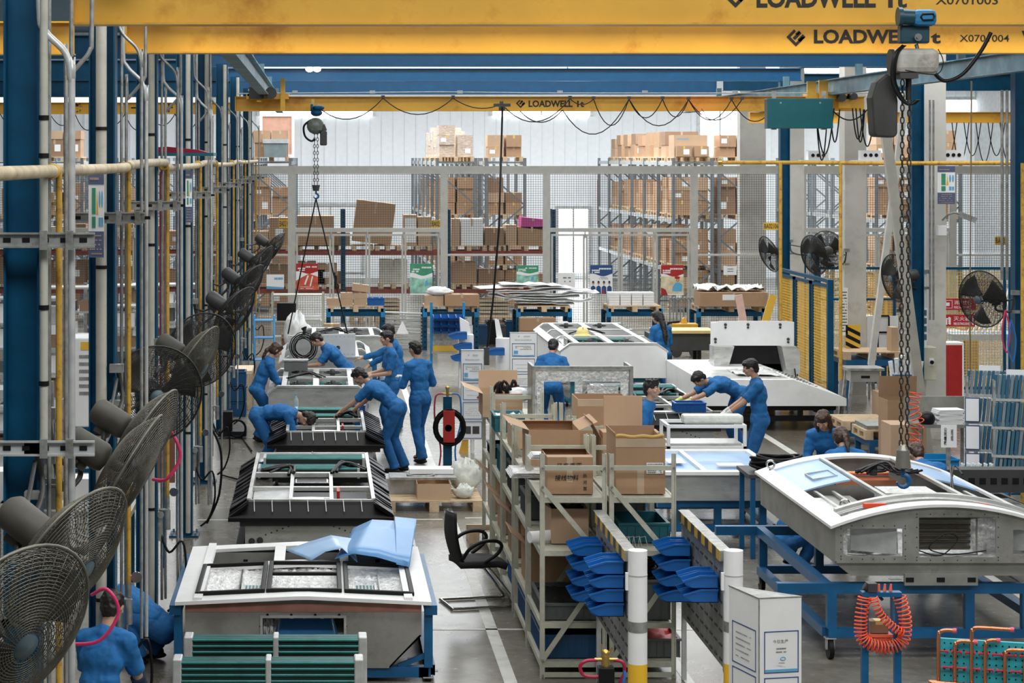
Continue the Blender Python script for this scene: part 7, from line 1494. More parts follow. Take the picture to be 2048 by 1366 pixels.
def person(label, x, y, face, lean=0, hip=.90, hands=None, feet=None, head=(0, 0, 0), sc=1.0, hair='short', hairm=None, glove=None, long_sleeve=False, twist=0, up_lean=None, upper=None, lower=None, z=0, side=0, shoe=BLACK, cuff=None, face_on=True, hx=0):
    """face: heading in degrees (0 = towards the right of the picture, 90 = away from the camera). Local +X is forwards, +Y left."""
    t = thing('person', label, 'person', (x, y, z), radians(face)); t.scale = (sc, sc, sc); upper = upper or SHIRT; lower = lower or TROUS; hairm = hairm or HAIR
    th = radians(lean); th2 = radians(up_lean if up_lean is not None else lean*1.15); sd = radians(side)
    P = Vector((hx, 0, hip)); u1 = Vector((sin(th), sin(sd)*cos(th), cos(th))).normalized(); u2 = Vector((sin(th2), sin(sd)*cos(th2), cos(th2))).normalized()
    Y = Vector((0, 1, 0)); Y1 = (Y-u1*Y.dot(u1)).normalized(); Y2 = Matrix.Rotation(radians(twist), 3, u2) @ (Y-u2*Y.dot(u2)).normalized(); F2 = Y2.cross(u2).normalized()
    chest = P+u1*.27; nb = chest+u2*.235
    hp, hyw, hr = head; hl = radians(lean*.45+hp); uh = Vector((sin(hl), sin(sd)*.5, cos(hl))).normalized(); neck = nb+(u2+uh).normalized()*.085
    Rh = Matrix.Rotation(radians(hyw+twist*.5), 3, 'Z') @ Matrix.Rotation(hl+0.0, 3, 'Y') @ Matrix.Rotation(radians(hr), 3, 'X'); hc = neck+Rh @ Vector((.02, 0, .115))
    sh = {s: nb-u2*.045+Y2*s*.175 for s in (1, -1)}; hpj = {s: P+Y1*s*.09-Vector((0, 0, .02)) for s in (1, -1)}
    hands = hands or {}; feet = feet or {}; body = MB(); top = MB(); bot = MB()
    # torso
    def frame3(u, yv): f = yv.cross(u).normalized(); return Matrix((f, yv, u)).transposed()
    R1 = frame3(u1, Y1); R2 = frame3(u2, Y2)
    for mb, e in ((body, -.012), (top, .012)):
        mb.ell(P+u1*.04, (.105+e, .155+e, .13), R1, 18, 10); mb.ell(P+u1*.17, (.10+e, .145+e, .15), R1, 18, 10); mb.ell(chest+u2*.07, (.115+e, .165+e, .18), R2, 18, 10)
        caps(mb, [sh[-1], nb-u2*.01, sh[1]], [.062+e, .075+e, .062+e])
    top.lathe([(.062, 0), (.07, .05), (.066, .052), (.058, .01)], nb+u2*.01, (u2+uh*.3), 16)
    caps(body, [nb-u2*.03, neck, neck+(hc-neck)*.3], [.055, .05, .05])
    # legs
    for s in (1, -1):
        ft = Vector(feet.get(s, (0.02, s*.11, .085))); kn, an = ik(hpj[s], ft, .43, .42, Vector((1, s*.15, .1)))
        caps(body, [hpj[s], kn, an], [.07, .05, .035]); caps(body, [an, an+Vector((.13, 0, -.05))], [.035, .03])
        mb = bot; mb.ell(hpj[s], .102); caps(mb, [hpj[s], hpj[s].lerp(kn, .5), kn], [.1, .088, .07]); mb.ell(kn, .071); d = (an-kn); e = an+d.normalized()*.02; mb.cyl(kn, kn.lerp(an, .45), .07, .072, n=16); mb.cyl(kn.lerp(an, .45), e, .072, .068, n=16)
        b = MB(); fwd = Vector((1, s*.12, 0)).normalized(); b.ell(an+fwd*.05+Vector((0, 0, -.048)), (.125, .045, .036), Matrix.Rotation(s*.12, 3, 'Z')); b.ell(an+Vector((0, 0, -.02)), (.05, .042, .05)); b.ell(an+fwd*.10+Vector((0, 0, -.055)), (.07, .048, .028), Matrix.Rotation(s*.12, 3, 'Z')); b.build('shoe', shoe, t)
    bot.ell(P+Vector((0, 0, .0)), (.115, .165, .12), R1); top.ell(P-u1*.01, (.132, .178, .11), R1, 18, 10)
    # arms and hands
    gl = MB()
    for s in (1, -1):
        tg = Vector(hands.get(s, (nb.x*.6+.08, s*.27, hip-.02))); el, wr = ik(sh[s], tg, .285, .255, Vector((-.6, s*.5, -.7)))
        caps(body, [sh[s], el, wr], [.045, .038, .026])
        if long_sleeve: k = 1.0
        else: k = .0
        top.ell(sh[s], .068)
        if long_sleeve: caps(top, [sh[s], el], [.068, .055]); top.cyl(el, wr.lerp(el, .06), .054, .042, n=16)
        else: top.cyl(sh[s], sh[s].lerp(el, .86), .068, .062, n=16)
        d = (wr-el).normalized(); dn = Vector((0, 0, -1)); pn = (dn-d*dn.dot(d)); pn = pn.normalized() if pn.length > .1 else Vector((0, -s, 0)); sdv = d.cross(pn).normalized(); H_ = gl if glove else body
        R3 = Matrix((d, sdv, pn)).transposed(); H_.ell(wr+d*.05, (.052, .042, .018), R3, 12, 8); H_.cyl(wr-d*.01, wr+d*.03, .027, .03)
        if glove: gl.cyl(wr-d*.06, wr, .034, .03, n=12)
        for k in range(4):
            a = wr+d*.085+sdv*(.03-.02*k); ln = (.036, .042, .039, .03)[k]; d1 = (d+pn*.35).normalized(); d2 = (d+pn*1.1).normalized(); p1 = a+d1*ln; p2 = p1+d2*ln*.75; caps(H_, [a-d*.02, p1, p2], [.0105, .0098, .0085], 8)
        a = wr+d*.03+sdv*.034; th_ = (d+sdv*.9+pn*.4).normalized(); caps(H_, [a, a+th_*.035, a+th_*.035+(d+pn*.4).normalized()*.03], [.013, .011, .0095], 8)
    # head
    def hv(*p): return hc+Rh @ Vector(p)
    body.ell(hv(0, 0, .015), (.094, .076, .098), Rh, 20, 14); body.ell(hv(.028, 0, -.045), (.062, .056, .062), Rh, 16, 10); body.ell(hv(.058, 0, -.088), (.026, .026, .02), Rh)
    body.cyl(hv(.09, 0, .018), hv(.108, 0, -.022), .008, .0135, n=8); body.ell(hv(.103, 0, -.026), (.014, .017, .01), Rh, 8, 6)
    body.ell(hv(.083, .0, -.052), (.014, .026, .008), Rh, 8, 6); body.ell(hv(.08, 0, .034), (.014, .05, .008), Rh, 10, 6)
    for s in (1, -1): body.ell(hv(.0, s*.079, -.005), (.018, .009, .03), Rh @ Matrix.Rotation(.25, 3, 'Y'), 8, 6); body.ell(hv(.07, s*.045, -.02), (.02, .02, .02), Rh, 8, 6)
    o = body.build('body', SKIN, t); remesh(o, .0085, 3)
    for s in (1, -1):
        b = MB(); b.ell(hv(.083, s*.032, .012), (.011, .014, .0075), Rh, 8, 6); e = b.build('eye', PAPER, t); b = MB(); b.ell(hv(.0915, s*.032, .012), (.004, .0065, .0065), Rh, 8, 6); b.build('iris', HAIR, e)
        b = MB(); b.bar(hv(.0925, s*.018, .033), hv(.0845, s*.05, .035), .004, .005); b.build('eyebrow', HAIR, t)
    b = MB(); b.ell(hv(.0945, 0, -.054), (.006, .021, .0055), Rh, 10, 6); b.build('lips', SKIND, t)
    if glove: o = gl.build('glove', glove, t); remesh(o, .0085, 2)
    o = top.build('jacket', upper, t); remesh(o, .012, 5); dm = o.modifiers.new('folds', 'DISPLACE'); dm.texture = CLT; dm.strength = .034; dm.mid_level = .5
    o = bot.build('trousers', lower, t); remesh(o, .012, 5); dm = o.modifiers.new('folds', 'DISPLACE'); dm.texture = CLT; dm.strength = .02; dm.mid_level = .5
    if cuff: b = MB(); [b.cyl(*ik(sh[s], Vector(hands.get(s, (nb.x*.6+.08, s*.27, hip-.02))), .285, .255, Vector((-.6, s*.5, -.7))), .056, .044, n=16) for s in (1, -1)]; b.build('sleeve_guard', cuff, t)
    # hair
    b = MB(); b.ell(hv(-.012, 0, .035), (.1, .086, .092), Rh, 18, 12); b.ell(hv(.03, 0, .078), (.07, .07, .04), Rh, 14, 8); b.ell(hv(-.05, 0, -.02), (.055, .068, .07), Rh, 14, 8)
    if hair == 'spiky':
        for i in range(40): a = i*2.4; r = .07*sqrt((i+.5)/40); q = Vector((r*cos(a)*1.1-.0, r*sin(a), .09)); b.cyl(hv(*q), hv(q.x*1.35+.01, q.y*1.35, .135+.012*sin(i*7)), .014, .003, n=5)
    if hair in ('long', 'tail', 'bob'):
        b.ell(hv(-.02, 0, .0), (.092, .09, .1), Rh, 18, 12)
        if hair == 'tail': caps(b, [hv(-.09, 0, .0), hv(-.13, 0, -.06), hv(-.135, 0, -.17), hv(-.13, 0, -.24)], [.03, .032, .026, .01])
        if hair == 'long': caps(b, [hv(-.07, 0, .02), nb-F2*.1+u2*.02, chest-F2*.13+u2*.06, chest-F2*.13-u2*.1], [.07, .055, .05, .02])
        if hair == 'bob':
            for s in (1, -1): caps(b, [hv(-.01, s*.07, .03), hv(.02, s*.085, -.06), hv(.03, s*.075, -.14)], [.03, .03, .015])
            b.ell(hv(.065, 0, .05), (.035, .065, .035), Rh, 12, 8)
    o = b.build('hair', hairm, t); remesh(o, .009, 1); dm = o.modifiers.new('strands', 'DISPLACE'); dm.texture = HRT; dm.strength = .022; dm.mid_level = .45
    return t
# left line
person('woman with a brown ponytail leaning over the left side of grey unit', -.98, 32.6, 12, lean=22, hip=.84, hands={1: (.5, .12, .86), -1: (.48, -.12, .84)}, head=(18, 0, 0), sc=.96, hair='tail', hairm=HAIRB, long_sleeve=True, glove=None)
person('worker bent double over the middle black unit, head down', -.86, 28.9, -8, lean=78, hip=.86, up_lean=98, hands={1: (.62, .16, .42), -1: (.66, -.14, .40)}, head=(68, 0, 0), feet={1: (-.02, .12, .085), -1: (.04, -.12, .085)})
person('worker leaning left over the middle black unit with arms outstretched', 1.09, 29.4, 158, lean=48, hip=.90, up_lean=58, hands={1: (.80, .2, .82), -1: (.74, -.12, .80)}, head=(22, 15, 0), feet={1: (.0, .12, .085), -1: (-.06, -.12, .085)})
person('man standing upright holding a part, behind the leaning worker', 1.12, 32.4, 186, lean=4, hip=.92, hands={1: (.3, .08, 1.06), -1: (.32, -.06, 1.08)}, head=(8, 0, 0))
person('man in blue seen from behind walking by the notice column', 1.45, 30.4, 128, lean=6, hip=.93, hands={1: (.3, .12, 1.2), -1: (.25, -.16, 1.1)}, feet={1: (-.18, .1, .09), -1: (.1, -.1, .085)}, head=(8, 0, 0), glove=GLOVEW, long_sleeve=True, hairm=HAIR)
person('worker half hidden between two men, reaching to the left', 1.3, 34.2, 178, lean=12, hip=.90, hands={1: (.62, .1, 1.15), -1: (.5, -.16, 1.0)}, head=(10, 0, 0), long_sleeve=True)
person('worker stooping to the left between the two grey aluminium units', .45, 35.3, 183, lean=42, hip=.86, hands={1: (.72, .12, .92), -1: (.62, -.16, .9)}, head=(22, 0, 0))
# right line
person('woman with a long black ponytail seen from behind, far right aisle', 6.3, 38.6, 118, lean=8, hip=.84, hands={1: (.3, .1, .95), -1: (.28, -.1, .95)}, head=(14, 35, 0), sc=.96, hair='long', long_sleeve=True)
person('worker seen from behind in front of the big pale unit', xat(1102, 33), 33, 80, lean=28, hip=.80, hands={1: (.35, .15, 1.0), -1: (.35, -.15, 1.0)}, head=(14, -10, 0), hair='short')
person('young man with spiky black hair peering out behind the cartons', 3.9, 26.3, -18, lean=24, hip=.86, hands={1: (.3, .15, .8), -1: (.3, -.15, .8)}, head=(-12, -16, 0), hair='spiky', long_sleeve=False)
person('worker with yellow gloves bent over the unit of coil rows', 6.25, 31.2, 190, lean=60, hip=.90, up_lean=84, hands={1: (1.0, .2, .78), -1: (.9, -.2, .80)}, head=(30, 10, 0), glove=GLOVEY)
person('man in profile with white gloves reaching over a black unit', 5.85, 27.9, 176, lean=6, hip=.92, hands={1: (.48, .1, .98), -1: (.44, -.12, 1.02)}, head=(14, 0, 0), glove=GLOVEW)
person('woman with reddish fringe bending over papers at the table', 5.95, 24.5, 245, lean=24, hip=.82, up_lean=34, hands={1: (.42, .14, .92), -1: (.45, -.1, .92)}, head=(20, -5, 0), hair='bob', hairm=HAIRB, long_sleeve=True, sc=.97)
person('woman with dark tied hair leaning forward, back to the camera', 5.66, 22.3, 95, lean=24, hip=.84, up_lean=38, hands={1: (.45, .2, .86), -1: (.45, -.2, .86)}, head=(25, 0, 0), hair='tail', hairm=HAIRB, cuff=NAVY, sc=.97)
person('dark-haired worker bending low behind the large curved unit', 6.42, 21.85, 95, lean=50, hip=.84, up_lean=62, hands={1: (.4, .2, .6), -1: (.4, -.2, .6)}, head=(24, 0, 0), hairm=HAIRB, feet={1: (.0, .12, .085), -1: (-.1, -.12, .085)})
person('worker crouching on the floor behind the blue trolley of the curved unit', 4.95, 22.5, 30, lean=36, hip=.30, up_lean=44, hands={1: (.42, .1, .5), -1: (.40, -.2, .45)}, feet={1: (.22, .15, .085), -1: (.15, -.16, .085)}, head=(20, 0, 0))
# front left pair
person('worker squatting at the pipe valves beside the white-topped unit', -1.34, 18.3, 172, lean=52, hip=.30, up_lean=58, hands={1: (.44, .1, .52), -1: (.42, -.12, .48)}, feet={1: (.2, .15, .085), -1: (.1, -.14, .085)}, head=(18, 5, 0), long_sleeve=False)
person('man seen from behind crouching at the bottom left, pink hose near', -1.58, 14.85, 68, lean=16, hip=.52, up_lean=20, hands={1: (.42, .12, .55), -1: (.40, -.2, .45)}, feet={1: (.22, .15, .085), -1: (.15, -.16, .085)}, head=(15, 5, 0), cuff=NAVY)
# ================================================================ stands and goods in front of the mesh fence
DB = 48.0
def bxp(px, D=DB): return xat(px, D)
def stand(x0, x1, zt, label, D=DB, m=BLUE):
    X0, X1 = xat(x0, D), xat(x1, D); t = thing('pallet_stand', label, 'stand', ((X0+X1)/2, D+.5, 0), group='blue pallet stands by the fence'); w = (X1-X0)/2
    for sx in (-1, 1):
        for sy in (-.45, .45):
            b = MB(); b.box(sx*w-.05, sx*w+.05, sy-.04, sy+.04, 0, zt); b.m = 1
            for k in range(int(zt/.12)): b.box(sx*w-.02, sx*w+.02, sy-.043, sy-.04, .05+k*.12, .09+k*.12)
            b.build('post', [m, BLACK], t)
    for sy in (-.45, .45): b = MB(); b.box(-w+.05, w-.05, sy-.03, sy+.03, zt-.1, zt); b.build('beam', m, t)
    b = MB(); [b.box(sx*w-.05, sx*w+.05, -.5, -.46, zt-.12, zt+.08) for sx in (-1, 1)]; b.build('corner_bracket', CYAN, t)
    return t
ZS = zat(624, DB)
st = [(657, 766, 'blue stand under the pallet of small cartons and blue bin'), (850, 953, 'blue stand with white written boxes beneath'), (1037, 1140, 'blue stand under the pile of silver foil sheets'), (1218, 1322, 'blue stand under the four stacks of white blocks'), (1398, 1528, 'blue stand under the long wrapped carton')]
for i, (a, c, n) in enumerate(st):
    stand(a, c, ZS, n); X = (bxp(a)+bxp(c))/2; pallet((X, DB+.5, ZS), 'wooden pallet on the '+n.split(' under')[0].split(' with')[0]+', '+ORD[i]+' along the fence from the left', w=bxp(c)-bxp(a)+.02, d=1.0, group='pallets on the blue stands')
ZP = ZS+.14; K = DB/F
def sm(x0, x1, y0, lab, m=CARD2, dy=.2, z=None, h=None, d=.35, tilt=0, st_=None, tape=TAPEC):
    X0, X1 = bxp(x0), bxp(x1); zz = ZP if z is None else z; hh = h or (zat(y0, DB)-zz); o = carton(((X0+X1)/2, DB+dy, zz), X1-X0, d, hh, lab, m, 0, st_, tape=tape)
    if tilt: o.rotation_euler = (0, tilt, 0)
    return o
sm(653, 679, 597, 'tan carton at the left end of the first pallet stand'); sm(681, 706, 598, 'lower tan carton second on the first pallet stand'); sm(708, 733, 598, 'lower tan carton third on the first pallet stand')
sm(681, 706, 586, 'upper tan carton with yellow label, left one', z=zat(598, DB)+.003); sm(708, 733, 586, 'upper tan carton with yellow label, right one', z=zat(598, DB)+.003); sm(704, 737, 569, 'tilted tan carton topmost on the first pallet stand', z=zat(585, DB)+.02, tilt=.12)
crate(((bxp(736)+bxp(768))/2, DB+.25, ZP), bxp(768)-bxp(736), .35, .18, 'bright blue bin with papers at the right of the first stand', BINB, fill=PAPER)
sm(850, 887, 592, 'pale tan carton under the white bag on the second stand', CARD2); sm(889, 958, 589, 'long brown carton on the right of the second stand', CARD, d=.6); bag(((bxp(880)), DB+.2, zat(592, DB)), (.32, .2, .1), 'white plastic bag heaped on the pale tan carton', M_('white_plastic_bag', (.8, .82, .82), .4, bump=.5), 3)
for i, (a, c, y0, y1) in enumerate(((877, 905, 626, 650), (908, 944, 626, 650), (876, 905, 651, 690), (908, 946, 651, 690))):
    X0, X1 = bxp(a), bxp(c); zb = zat(y1, DB) if i < 2 else .06; o = carton(((X0+X1)/2, DB+.3, zb), X1-X0, .5, zat(y0, DB)-zb-(.004), ['upper left', 'upper right', 'lower left', 'lower right'][i]+' white handwritten box under the second stand', PAPER, tape=None)
    b = MB(); b.lines((-.1, -.262, .06), .2, .12, 2, seed=i, t=.02); h_ = b.build('handwriting', GREY, o)
b = MB(); b.box(bxp(874), bxp(948), DB+.02, DB+.6, 0, .06); tag(b.build('base_board', WOOD), 'low wooden board under the white written boxes', 'board')
# foil sheets
for i in range(7):
    a = [1035, 1010, 975, 1020, 985, 960, 1005][i]; c = [1150, 1185, 1160, 1200, 1190, 1150, 1130][i]; rr = random.Random(i); b = MB(); X0, X1 = bxp(a), bxp(c); n = 10; hs_ = [rr.uniform(-.03, .04) for _ in range(n+2)]
    b.sheet(lambda u, v: ((X1-X0)*(u-.5)+.1*v*sin(i), (v-.5)*.9, hs_[min(int(u*n), n)]*(.5+v*.5)+.02*sin(u*5+i)), n, 4, .012); tag(b.build('foil_sheet', FOIL if i % 2 else M_('matt_silver_sheet', (.7, .72, .72), .4, .2, bump=.5, scale=9), None, ((X0+X1)/2, DB+.5, ZP+.05+i*.07)), f'silver foil sheet, {ORD[i]} from the bottom of the pile', 'sheet', 'silver foil sheets')
# white block stacks
for c in range(4):
    for r in range(5):
        X0 = bxp(1220+c*23); o = MB(); o.box(0, .24, -.2, .2, 0, .055); tag(o.build('white_block', PAPER, None, (X0, DB+.35, ZP+r*.06)), f'white block, {ORD[r]} from the bottom in the {ORD[c]} stack', 'block', 'white blocks on the fourth stand')
sm(1397, 1532, 584, 'long brown carton on the fifth stand by the yellow arms', CARD, d=.8, st_=(.33, .45, .18, .4)); b = MB(); crumple(b, bxp(1397), bxp(1530), DB+.0, DB+.8, zat(576, DB), .07, 14, 9, .01); tag(b.build('wrapping_film', PLASTIC), 'crumpled clear wrapping film heaped on the long brown carton', 'wrapping')
# cartons below foil sheets
sm(1037, 1108, 634, 'brown strapped carton, upper one beneath the foil sheets', CARD, z=zat(659, DB), dy=-.2); sm(1037, 1106, 660, 'brown handwritten carton, middle one beneath the foil sheets', CARD, z=zat(684, DB)+.002, dy=-.2); sm(1036, 1108, 685, 'brown carton at the bottom beneath the foil sheets', CARD, z=0, dy=-.2)
for r in range(4): o = MB(); o.box(-.12, .12, -.15, .15, 0, .06); tag(o.build('white_block', PAPER, None, (bxp(1123), DB-.2, .42+r*.065)), f'white block beside the strapped carton, {ORD[r]} from the bottom', 'block', 'white blocks beside the strapped carton')
crate((bxp(1123), DB-.2, 0), .3, .35, .42, 'grey box under the small white blocks', BING)
# rack of pale bars
t = thing('bar_rack', 'rack of stacked pale ribbed strips behind the leaning workers', 'rack', (bxp(806), DB+.4, 0)); w = .48; b = MB(); [b.box(x-.025, x+.025, y-.025, y+.025, 0, .95) for x in (-w, w) for y in (-.25, .25)]; b.build('post', BLUE, t)
for k in range(11): b = MB(); b.bar((-w+.03, -.1+.02*(k % 3), .1+k*.075), (w-.03, -.1, .04+k*.078), .22, .03, up=(0, 0, 1)); b.build('strip', ALU if k % 2 else GALV, t)
# cream shelf unit left
t = thing('shelf_unit', 'cream two-tier shelf unit holding a black case and white tubes', 'shelf', (bxp(597), 46.6, 0)); w = .56; b = MB()
for x in (-w, w):
    for y in (-.25, .25): b = MB(); b.box(x-.025, x+.025, y-.025, y+.025, 0, zat(585, 46.6)); b.build('post', CREAMS, t)
for z in (zat(588, 46.6), zat(640, 46.6), zat(672, 46.6)): b = MB(); b.box(-w, w, -.27, .27, z-.03, z); b.build('shelf_board', CREAMS, t)
o = carton((bxp(575), 46.6, zat(640, 46.6)), .42, .4, .38, 'black case on the upper shelf of the cream unit', BLACK, tape=None)
for k in range(5): o = MB(); o.cyl((-.33, 0, .03), (.33, 0, .03), .03, n=10); tag(o.build('white_tube', PAPER, None, (bxp(612), 46.45+.07*(k % 3), zat(640, 46.6)+.055*(k//3))), f'white tube lying on the cream shelf, {ORD[k]} of five', 'tube', 'white tubes on the cream shelf')
carton((bxp(583), 46.6, 0), .4, .4, .5, 'brown carton on the floor under the cream shelf', CARD)
crate((bxp(622), 46.6, 0), .4, .4, .45, 'dark crate on the floor under the cream shelf', BLACK)
bag((bxp(590)+.1, 45.9, 0), (.3, .3, .5), 'pile of white plastic wrapping behind the hanging panel', MATS['white_plastic_bag'], 7); carton((bxp(663), 46.3, .0), .34, .3, .75, 'tall tan carton beside the cream shelf unit', CARD2)
# blue wire trolley and bins cart
def bincart(px, D, label):
    t = thing('bin_cart', label, 'cart', (xat(px, D), D, 0)); w = .32
    for x in (-w, w): b = MB(); b.box(x-.025, x+.025, -.02, .02, 0, 1.55); b.build('post', CYAN, t)
    b = MB(); b.box(-w, w, -.2, .3, .55, .58); b.box(-w, w, -.01, .01, .7, 1.3); b.build('tray', GREY, t); b = MB(); b.box(-w, w, .0, .3, .58, .78); b.build('yellow_tray', SIGNY, t); return t
bincart(895, 41.5, 'light blue post cart of blue bins near the second pallet stand')
for r in range(3):
    for c in range(4): bin_at(xat(895, 41.5)-.22+c*.15, 41.4, .95+r*.13, f'small blue bin on the blue post cart, {rn[r+1]} row, {ORD[c]} from left').rotation_euler = (0, 0, pi/2)
for i, (px, py) in enumerate(((925, 668), (935, 690), (930, 712), (1000, 700))):
    D = 40; o = binp.copy(); COL.objects.link(o); o.location = (xat(px, D), D, zat(py+10, D)); o.scale = (1.6, 1.6, 1.6); tag(o, 'larger blue bin beside the white rod stand, '+['top', 'second', 'third', 'right-hand'][i]+' one', 'bin', 'larger blue bins')
t = thing('rod_stand', 'white holder stand full of paper rolls behind the notice column', 'stand', (xat(935, 39.8), 40.25, 0)); b = MB(); b.box(-.14, .14, -.14, .14, .0, 1.02); b.build('holder', WHITE2, t); b = MB(); b.prism([(-.1, 1.02), (.1, 1.02), (.05, 1.25), (-.12, 1.35)], 'y', -.1, .1); b.build('paper_rolls', PAPER, t)
t = thing('rod_stand', 'white round bucket stand with a sheet, right of the pendant cable', 'stand', (xat(1010, 39.8), 40.25, 0)); b = MB(); b.cyl((0, 0, 0), (0, 0, .95), .14, n=18); b.build('holder', WHITE2, t); b = MB(); b.prism([(-.12, .95), (.0, .95), (-.08, 1.3), (-.16, 1.32)], 'y', -.02, .02); b.build('paper_sheet', PAPER, t)
# blue wire trolley at left
t = thing('wire_trolley', 'small light blue trolley with black parts near the left columns', 'trolley', (xat(527, 42), 42.4, 0)); w = .2
for x in (-w, w): b = MB(); b.tube([(x, 0, .1), (x, 0, 1.2), (x, .4, 1.2), (x, .4, .1)], .018, 6); b.build('side_frame', CYAN, t)
for z in (.3, .75, 1.1): b = MB(); b.box(-w, w, 0, .4, z, z+.02); b.build('shelf_plate', CYAN, t)
# yellow topped machine, right back
t = thing('work_table', 'black based work table with long yellow top at the far right', 'table', (xat(1372, 43), 43.4, 0)); w = .62; MB().box(-w, w, -.35, .5, .8, .86).build('table_top', M_('yellow_table_top', (.75, .55, .22), .45), t); MB().box(-w-.1, w+.1, -.3, .45, .45, .79).build('table_body', DKGREY, t); b = MB(); [b.box(x-.04, x+.04, y-.04, y+.04, 0, .45) for x in (-.3, .3) for y in (-.2, .3)]; b.build('leg', BLACK, t)
t = thing('vacuum_cleaner', 'yellow and black wheeled industrial vacuum beside the far woman', 'machine', (xat(1368, 46.5), 46.5, 0)); b = MB(); b.box(-.3, .3, -.2, .2, .3, .62); b.build('machine_body', BLACK, t, bevel=.03); b = MB(); b.box(-.28, .28, -.18, .18, .62, .74); b.prism([(-.07, .74), (.07, .74), (.04, .84), (0, .88), (-.04, .84)], 'y', -.05, .05); b.build('yellow_lid', YEL, t, bevel=.01); b = MB(); b.tube([(-.3, 0, .4), (-.42, 0, .55), (-.35, 0, .75), (-.1, 0, .78)], .03, 8); b.build('hose', BLACK, t); b = MB(); [b.cyl((x, -.22, .12), (x, -.18, .12), .12, n=16) for x in (-.2, .2)]; b.box(-.3, .3, -.18, .18, .12, .3); b.build('wheel', DKGREY, t)
for i in range(8): D = 50.6; pipe('steel_hook_bar', [(xat(1340+i*7, D), D, 0), (xat(1340+i*7, D), D, .95), (xat(1343+i*7, D), D, 1.02), (xat(1346+i*7, D), D, .95), (xat(1346+i*7, D), D, .7)], .018, GREY, f'bent grey steel bar leaning by the fence, {ORD[i]} from the left', 'bar', 'bent steel bars by the fence')
for i, px in enumerate((965, 985, 1003, 1022)): crate((xat(px, 49.5), 49.7, 0), .22, .4, .45+.1*(i % 2), f'dark crate on the floor by the fence, {ORD[i]} from the left', [BIND, BLACK, BING, BIND][i])
# ================================================================ left-hand odds and ends
t = thing('wooden_table', 'raw wooden crate table behind the ponytailed woman', 'table', (xat(487, 37), 37.2, 0)); w = .16; b = MB(); b.box(-w, w, -.5, .5, .62, .68); b.build('table_top', PLY, t); b = MB(); [b.box(x-.04, x+.04, y-.04, y+.04, 0, .62) for x in (-w+.04, w-.04) for y in (-.45, .45)]; b.build('leg', WOOD, t)
for k in range(3): crate((xat(473, 35.8), 35.9, k*.26), .3, .4, .25, 'dark blue crate in the stack left of the ponytailed woman, '+['bottom', 'middle', 'top'][k]+' one', BIND)
t = thing('floor_fan', 'small black floor unit with a wheel by the left columns', 'machine', (xat(465, 33), 33, 0)); b = MB(); b.box(-.22, .22, -.15, .2, .04, .12); b.box(-.18, .0, -.1, .12, .12, .42); b.build('machine_body', BLACK, t); b = MB(); b.tube([(.08+.13*cos(a), -.15, .17+.13*sin(a)) for a in [2*pi*k/18 for k in range(18)]], .02, 6, closed=True); b.build('wheel', RUBBER, t)
t = thing('notice_board', 'brown wooden board standing by the third left column', 'board', (xat(333, 22.5), 22.5, 0)); MB().box(-.09, .09, 0, .03, .92, 1.85).build('board', M_('red_brown_board', (.2, .09, .05), .6), t); MB().box(-.04, -.01, .03, .06, 0, 1.8).build('post', BLUE, t)
for i, (pts, r, m, lab) in enumerate((([(-1.25, 16.6, 2.3), (-1.15, 16.5, 2.22), (-1.1, 16.5, 2.05), (-1.2, 16.5, 1.88), (-1.32, 16.6, 1.86)], .014, HOSEP, 'pink looped hose hanging beside the big edge-on fan'), ([(-1.62, 14.9, 1.3), (-1.5, 14.8, 1.36), (-1.42, 14.8, 1.2), (-1.55, 14.8, 1.0), (-1.78, 14.9, .95)], .013, HOSEP, 'pink hose beside the crouching man at bottom left'), ([(-1.3, 25, 1.2), (-1.18, 25, .9), (-1.2, 25, .4), (-1.35, 25, .05)], .014, RUBBER, 'black hose drooping from the fourth left column to the floor'), ([(-1.35, 29, .02), (-1.1, 28.6, .02), (-.95, 28.4, .02), (-.92, 28.1, .02)], .012, RUBBER, 'black cable lying on the floor beside the bending worker'), ([(-1.3, 33.5, .02), (-1.1, 32, .02), (-1.02, 31.4, .02)], .012, RUBBER, 'black cable on the floor near the ponytailed woman'))): pipe('air_hose', pts, r, m, lab, 'hose')
b = MB()
for k in range(3): b.box(.0+k*.04, .03+k*.04, -.5, .5, 0, .03)
tag(b.build('strip_bundle', ALU, None, (.82, 21.4, .52)), 'bundle of aluminium strips at the rear right of the front unit', 'strips'); MB().box(0, .14, -.45, .45, 0, .5)
t = thing('strip_stand', 'low grey stand under the aluminium strips', 'stand', (.88, 21.4, 0)); b = MB(); [b.box(x-.02, x+.02, y-.02, y+.02, 0, .5) for x in (-.04, .06) for y in (-.4, .4)]; b.box(-.06, .08, -.42, .42, .5, .518); b.build('frame', GREY, t)
